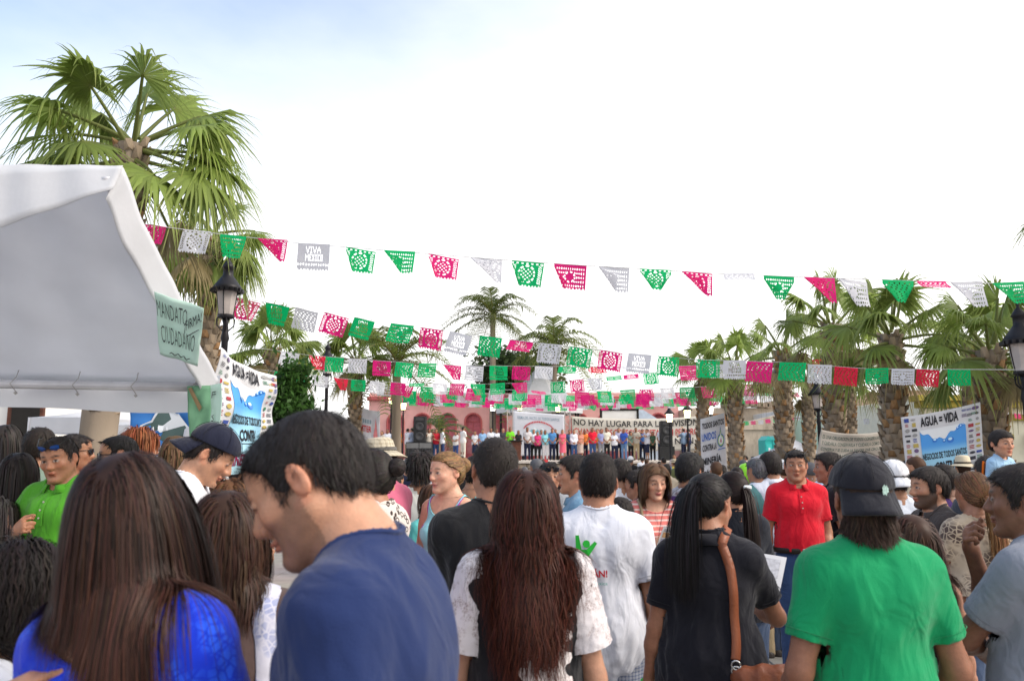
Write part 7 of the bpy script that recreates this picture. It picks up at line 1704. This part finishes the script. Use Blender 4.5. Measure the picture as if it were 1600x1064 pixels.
# behind the aqua woman
I = person('person with cropped black hair and white halter top behind the aqua woman', 657, 709, 6.2, 10, sex='f', skin=DKS, hair=('curly', BLK, {'thick': .024, 'len': .06}), shirt=('tank', (.66, .65, .6)), q=5)
I = person('woman with bare shoulders and black hair between aqua woman and black tee man', 742, 714, 5.8, -12, sex='f', skin=(.38, .2, .13), hair=('bun', BLK), shirt=('tank', (.2, .5, .5)), q=5)
I = person('woman in turquoise top just behind the aqua tank top woman', 676, 752, 5.4, 30, sex='f', h=1.5, skin=FAIR, hair=('bob', BRN), shirt=('tee', (.12, .52, .50)), q=6)
# ------------------------------------------------------------------ the crowd further off
SK = (TAN, MED, DKS)
def bg(label, px, D, col_, sex='m', yaw=None, ytop=None, h=None, hair=BLK, hk=None, kind='tee', pants=NAVY, seed=None, **k):
    g = random.Random(int(px * 7 + D * 13)); yaw = g.uniform(-25, 25) if yaw is None else yaw
    hk = hk or ('short' if sex == 'm' else g.choice(('long', 'bob', 'pony')))
    if h is None and ytop is None: h = g.uniform(1.56, 1.69) if sex == 'm' else g.uniform(1.48, 1.60)
    return person(label, px, ytop or 711, D, yaw, h=h, sex=sex, skin=g.choice(SK), fat=g.uniform(.95, 1.15), hair=(hk, hair), shirt=(kind, col_), pants=('jeans', pants), q=max(D, 7), group=k.pop('group', 'people standing in the middle of the crowd'), arms=k.pop('arms', g.choice((('down', 'down'), ('fold', 'fold'), ('down', 'down'), ('phone', 'down')))), **k)
COLN = {'white': WHT, 'black': BLACK, 'navy': NAVY, 'grey': GREY, 'red': (.5, .03, .04), 'teal': (.05, .25, .27), 'blue': (.08, .2, .45), 'lilac': (.35, .28, .5), 'orange': (.65, .2, .04), 'beige': (.5, .42, .32), 'pink': (.6, .25, .32), 'olive': (.14, .15, .06), 'sky blue': (.35, .5, .7), 'maroon': (.2, .02, .04), 'yellow': (.65, .5, .1)}
for i_, (px, D, cn, sx, where) in enumerate((
    (105, 9.5, 'black', 'm', 'below the white canopy tent'), (45, 12, 'grey', 'm', 'inside the white canopy tent'), (78, 8.2, 'navy', 'm', 'between sage tee and palm trunk'), (168, 8.8, 'red', 'm', 'right behind the ringed palm trunk'), (20, 9.0, 'white', 'f', 'near the dark wooden doorway'), (240, 9.2, 'navy', 'm', 'below the blue mountain banner'), (392, 7.6, 'maroon', 'f', 'below the slanting water banner'), (372, 8.8, 'black', 'm', 'half hidden by the navy tee man'),
    (622, 9.5, 'black', 'f', 'behind the bucket hat man'), (640, 12.5, 'navy', 'm', 'in the gap beside the bucket hat'), (668, 14, 'white', 'm', 'in front of the bass speakers'), (690, 17, 'grey', 'f', 'below the speaker stack'), (612, 16, 'beige', 'm', 'before the stage left corner'), (720, 11, 'black', 'm', 'behind the blonde bun'), (735, 18, 'blue', 'm', 'before the rose doors'), (640, 20, 'sky blue', 'f', 'close to the stage rim at its left'), (655, 26, 'black', 'm', 'standing just below the bass boxes'), (676, 24, 'lilac', 'f', 'just below the small stage palm'), (705, 28, 'white', 'f', 'close under the stage rim'),
    (838, 9, 'teal', 'm', 'behind the wavy haired woman'), (820, 15, 'white', 'f', 'below the lectern'), (880, 12, 'black', 'f', 'behind the denim shirt man'), (852, 20, 'beige', 'm', 'below the mountain banner of the pact'), (905, 18, 'red', 'm', 'below the long protest banner edge'), (925, 10.5, 'navy', 'f', 'hidden behind the printed white tee'), (945, 9.2, 'black', 'f', 'over the printed white tee'), (975, 13, 'lilac', 'f', 'left of the leaflet woman'), (985, 22, 'black', 'm', 'before the stage steps'), (1000, 16, 'white', 'f', 'behind the leaflet woman'), (1010, 26, 'teal', 'm', 'on the plaza by the stage steps'), (1018, 20, 'grey', 'f', 'over the leaflet woman'), (1030, 30, 'pink', 'f', 'beside the right speaker case'), (1040, 13, 'beige', 'f', 'beside the striped shirt man'), (1052, 24, 'yellow', 'm', 'near the right speaker foot'), (1062, 17, 'olive', 'm', 'behind the striped shirt man'),
    (1118, 9.6, 'black', 'm', 'below the mining banner'), (1150, 8.8, 'white', 'f', 'behind the woman with the hair clip'), (1160, 14, 'sky blue', 'm', 'before the scaly trunk by the white car'), (1168, 22, 'maroon', 'f', 'in front of the white car'), (1190, 17, 'beige', 'm', 'left of the teal toilets'), (1186, 10, 'lilac', 'f', 'over the grey haired man'), (1222, 9.2, 'orange', 'm', 'behind the red polo shoulder'), (1264, 9.8, 'sky blue', 'm', 'between the red polo and black polo men'), (1272, 13, 'black', 'f', 'under the grey canopy'), (1310, 10, 'navy', 'm', 'below the cream cloth banner'), (1330, 12, 'white', 'f', 'behind the black cap'), (1352, 9.4, 'grey', 'm', 'hidden behind the emerald tee man'), (1405, 8.4, 'olive', 'f', 'below the plain edge of the water banner'), (1428, 8.0, 'beige', 'm', 'at the foot of the water banner'), (1452, 9.0, 'black', 'f', 'below the word CONTRA'), (1502, 8.6, 'navy', 'm', 'under the banner logos'), (1580, 7.8, 'maroon', 'm', 'behind the carried child'), (1560, 9.4, 'grey', 'f', 'by the stout palm with orange leaf bases'))):
    wear = {2: ' wearing a beige cap', 5: ' wearing a straw hat', 9: ' wearing a grey cap', 13: ' with sunglasses', 17: ' wearing a straw hat', 22: ' wearing a red cap', 27: ' wearing a white cap', 33: ' wearing a straw hat', 38: ' with sunglasses', 41: ' wearing a white cap', 46: ' wearing a blue cap', 50: ' wearing a straw hat'}.get(i_, '')
    I = bg('%s in %s top%s %s' % ('man' if sx == 'm' else 'woman', cn, wear, where), px, D, COLN[cn], sx, hair=random.Random(i_).choice((BLK, BLK, (.02, .014, .012), DBR, BRN, (.1, .1, .11))))
    if 'cap' in wear: cap(I, {'beige': (.5, .42, .3), 'grey': (.2, .2, .22), 'red': (.4, .03, .03), 'white': (.68, .68, .7), 'blue': (.05, .1, .3)}[wear.split()[2]], 1 if i_ % 2 else -1)
    elif 'hat' in wear: hat(I, .075, (.58, .5, .36), (.06, .05, .04))
    elif 'sun' in wear: glasses(I, .07, -25, GL, FRM, 1.05, .012)
for px, D, cn, sx, where in ((602, 11.5, 'white', 'm', 'left of the bucket hat crown'), (628, 23, 'yellow', 'f', 'far off between bucket hat and cropped hair'), (648, 30, 'red', 'm', 'far off before the left bass box'), (683, 33, 'orange', 'f', 'far off before the right bass box'), (716, 22, 'sky blue', 'm', 'far off over the blonde bun'), (732, 31, 'beige', 'f', 'far off before the white clad man'), (846, 12.5, 'sky blue', 'm', 'two rows behind the sunglasses man'), (866, 27, 'pink', 'f', 'far off below the pact banner edge'), (912, 28, 'olive', 'm', 'far off below the coral dress'), (956, 20, 'orange', 'f', 'far off over the white tee behind the print'), (972, 30, 'red', 'f', 'far off below the royal blue polo'), (1003, 34, 'white', 'm', 'far off beside the stage steps rail'), (1036, 22, 'blue', 'm', 'far off below the right speaker'), (1088, 27, 'white', 'f', 'far off left of the mining banner'), (1128, 14, 'teal', 'f', 'right below the mining banner edge'), (1176, 27, 'black', 'm', 'far off at the white car bonnet'), (1200, 12.5, 'yellow', 'f', 'two rows behind the white shirt man'), (1255, 16, 'white', 'm', 'two rows behind the red polo man'), (1318, 15, 'pink', 'f', 'two rows below the cream cloth banner'), (1416, 11, 'sky blue', 'm', 'two rows below the water banner')):
    bg('%s in %s top %s' % ('man' if sx == 'm' else 'woman', cn, where), px, D, COLN[cn], sx)
# ------------------------------------------------------------------ people on the stage
def stg(label, px, col_, sex='m', yaw=180, Y=43.6, pants=NAVY, kind='tee', pk='jeans', arms=('clasp', 'clasp'), hair=BLK, hk=None, h=None, fat=1.05, sk=None, z0=None):
    g = random.Random(px)
    I = person(label, px, 700, Y, yaw, h=h or (g.uniform(1.66, 1.78) if sex == 'm' else g.uniform(1.54, 1.66)), sex=sex, fat=fat, skin=sk or g.choice(SK), hair=(hk or ('short' if sex == 'm' else 'long'), hair), shirt=(kind, col_), pants=(pk, pants), arms=arms, q=16, z0=SZ if z0 is None else z0, group='people standing on the stage'); return I
ST = [(596, 'person in pale patterned top beside the small white banner', (.5, .45, .4), 'f', 160, KHAKI, {}), (605, 'man in white tee and red shorts left of the orange tee man', WHT, 'm', 170, (.3, .03, .05), {'pk': 'shorts'}), (613, 'person in light blue shirt half hidden beside the orange tee man', (.3, .4, .6), 'm', 120, NAVY, {}),
 (624, 'man in orange tee and khaki shorts left of the speaker tower', (.80, .22, .02), 'm', -60, KHAKI, {'pk': 'shorts', 'h': 1.78}), (637, 'man in white shirt talking beside the speaker tower', WHT, 'm', -40, KHAKI, {}), (643, 'man in pale blue grey shirt right against the speaker tower', (.35, .4, .52), 'm', 60, KHAKI, {}),
 (670, 'person in cream top with a camera behind the bass boxes', (.6, .55, .48), 'm', 200, KHAKI, {'arms': ('phone', 'phone')}), (681, 'man in dark red shirt right of the bass boxes', (.40, .015, .03), 'm', 190, (.03, .06, .15), {'arms': ('foldlow', 'down')}), (692, 'man in white tee and white hat seen from the side', WHT, 'm', -70, (.03, .05, .13), {'h': 1.74}),
 (712, 'person in white top and jeans with folded arms', (.68, .66, .64), 'f', 150, (.04, .07, .2), {'arms': ('fold', 'fold')}), (724, 'man all in white before the rose doors', (.72, .70, .68), 'm', -50, (.62, .58, .5), {'h': 1.82}), (742, 'woman in white and navy dress before the rose doors', (.6, .6, .62), 'f', 180, NAVY, {'pk': 'skirt'}), (754, 'man in light blue shirt left of the white shirt pair', (.25, .42, .65), 'm', 180, NAVY, {}), (767, 'man in white shirt, one of a pair left of the lectern', WHT, 'm', 180, (.05, .05, .07), {}), (776, 'stout man in white shirt beside the lectern', WHT, 'm', 180, KHAKI, {'fat': 1.2}), (786, 'man in dark jacket behind the lectern', (.05, .05, .06), 'm', 180, BLACK, {}),
 (797, 'man in lime green shirt speaking at the lectern', (.18, .62, .03), 'm', 180, BLACK, {'arms': ('read', 'read'), 'h': 1.8}), (810, 'woman in black top and white trousers right of the lectern', (.02, .02, .025), 'f', 180, (.62, .58, .55), {}), (824, 'man in pale checked shirt and navy trousers', (.55, .52, .52), 'm', 180, NAVY, {'h': 1.8}), (834, 'man in white shirt behind the checked shirt man', WHT, 'm', 180, BLACK, {'Y': 44.2}), (840, 'woman in hot pink blouse and black trousers', (.62, .04, .17), 'f', 180, BLACK, {}), (846, 'man in lilac grey shirt behind the hot pink blouse', (.4, .36, .46), 'm', 180, NAVY, {'Y': 44.3}), (852, 'woman in aqua top and white trousers', (.25, .60, .66), 'f', 180, (.70, .68, .68), {}),
 (863, 'man in blue shirt and navy trousers', (.08, .24, .50), 'm', 180, NAVY, {}), (868, 'man in black shirt behind the blue shirt man', BLACK, 'm', 180, BLACK, {'Y': 44.3}), (879, 'woman in coral pink dress standing alone at the stage front', (.72, .12, .18), 'f', 180, (.72, .12, .18), {'pk': 'skirt', 'Y': 43.2, 'h': 1.66}), (890, 'man in dark blue shirt behind the white long sleeved man', (.05, .1, .2), 'm', 180, NAVY, {'Y': 44.2}), (897, 'man in white long sleeved shirt and jeans', WHT, 'm', 180, (.04, .09, .22), {'kind': 'long'}), (907, 'woman in peach top and patterned skirt', (.6, .25, .18), 'f', 180, (.5, .4, .35), {'pk': 'skirt'}), (914, 'man in orange shirt behind the red tee man', (.72, .22, .05), 'm', 180, NAVY, {'Y': 44.2}),
 (926, 'stout man in bright red tee and jeans', (.70, .015, .04), 'm', 180, (.04, .08, .2), {'fat': 1.25, 'h': 1.78}), (933, 'man in orange top just behind the red tee man shoulder', (.72, .25, .03), 'm', 180, KHAKI, {'Y': 44.4}), (940, 'man in light violet shirt right of the red tee man', (.3, .32, .55), 'm', 180, GREY, {}), (948, 'man in cream shirt and black trousers', (.68, .64, .54), 'm', 180, BLACK, {'h': 1.78}), (960, 'woman in white blouse holding papers', WHT, 'f', 180, NAVY, {'arms': ('read', 'read')}), (967, 'man in pale lilac shirt behind the white blouse', (.42, .40, .55), 'm', 180, NAVY, {'Y': 44.3}), (975, 'man in royal blue polo and pale jeans', (.04, .10, .42), 'm', 150, (.12, .22, .4), {}),
 (986, 'woman in grey green top with a big dark bun', (.14, .2, .17), 'f', 200, BLACK, {'hk': 'curly'}), (994, 'man in beige shirt holding a white sheet', (.45, .4, .33), 'm', 160, KHAKI, {'arms': ('read', 'read')}), (1004, 'person in blue top behind the long white tee', (.06, .16, .42), 'm', 180, NAVY, {'Y': 44.2}), (1011, 'man in long white tee and dark shorts, arm raised', (.62, .62, .68), 'm', 110, NAVY, {'pk': 'shorts', 'arms': ('phone', 'phone')}), (1020, 'person in dark green shirt near the right speaker', (.05, .1, .06), 'f', 170, BLACK, {}), (1033, 'man in white tee and jeans left of the right speaker', WHT, 'm', 150, (.04, .08, .18), {}), (1068, 'man in blue grey shirt raising his arms with a camera', (.2, .28, .4), 'm', 40, NAVY, {'arms': ('up', 'phone')}), (1076, 'man in navy polo turned sideways by the mining banner', (.015, .02, .06), 'm', 70, NAVY, {'arms': ('fold', 'down')})]
for px, lb, c_, sx, yw, pc_, kw in ST: stg(lb, px, c_, sx, yw, pants=pc_, **kw)
I = stg('man in pinkish grey shirt standing on the plaza below the right speaker', 1053, (.45, .36, .36), 'm', 160, Y=38.2, z0=0)
I = stg('person in white tee on the plaza below the speaker stack', 614, (.68, .69, .72), 'm', 170, Y=38.5, z0=0, arms=('foldlow', 'foldlow'))
I = stg('person in white tee and jeans walking by the white car', 1164, WHT, 'm', 60, Y=32.5, z0=0)
o = MB().lathe([(0, .14), (.08, .115), (.13, .05), (.14, 0), (.12, -.07), (.06, -.12), (0.02, -.15), (0, -.155)], 16).build('lime_balloon', mat('balloon_lime', (.25, .65, .03), rough=.3, bump=0), None, True, loc=tuple(at(1169, 741, 9.4))); tag(o, 'lime green balloon beside the grey haired man', 'balloon')
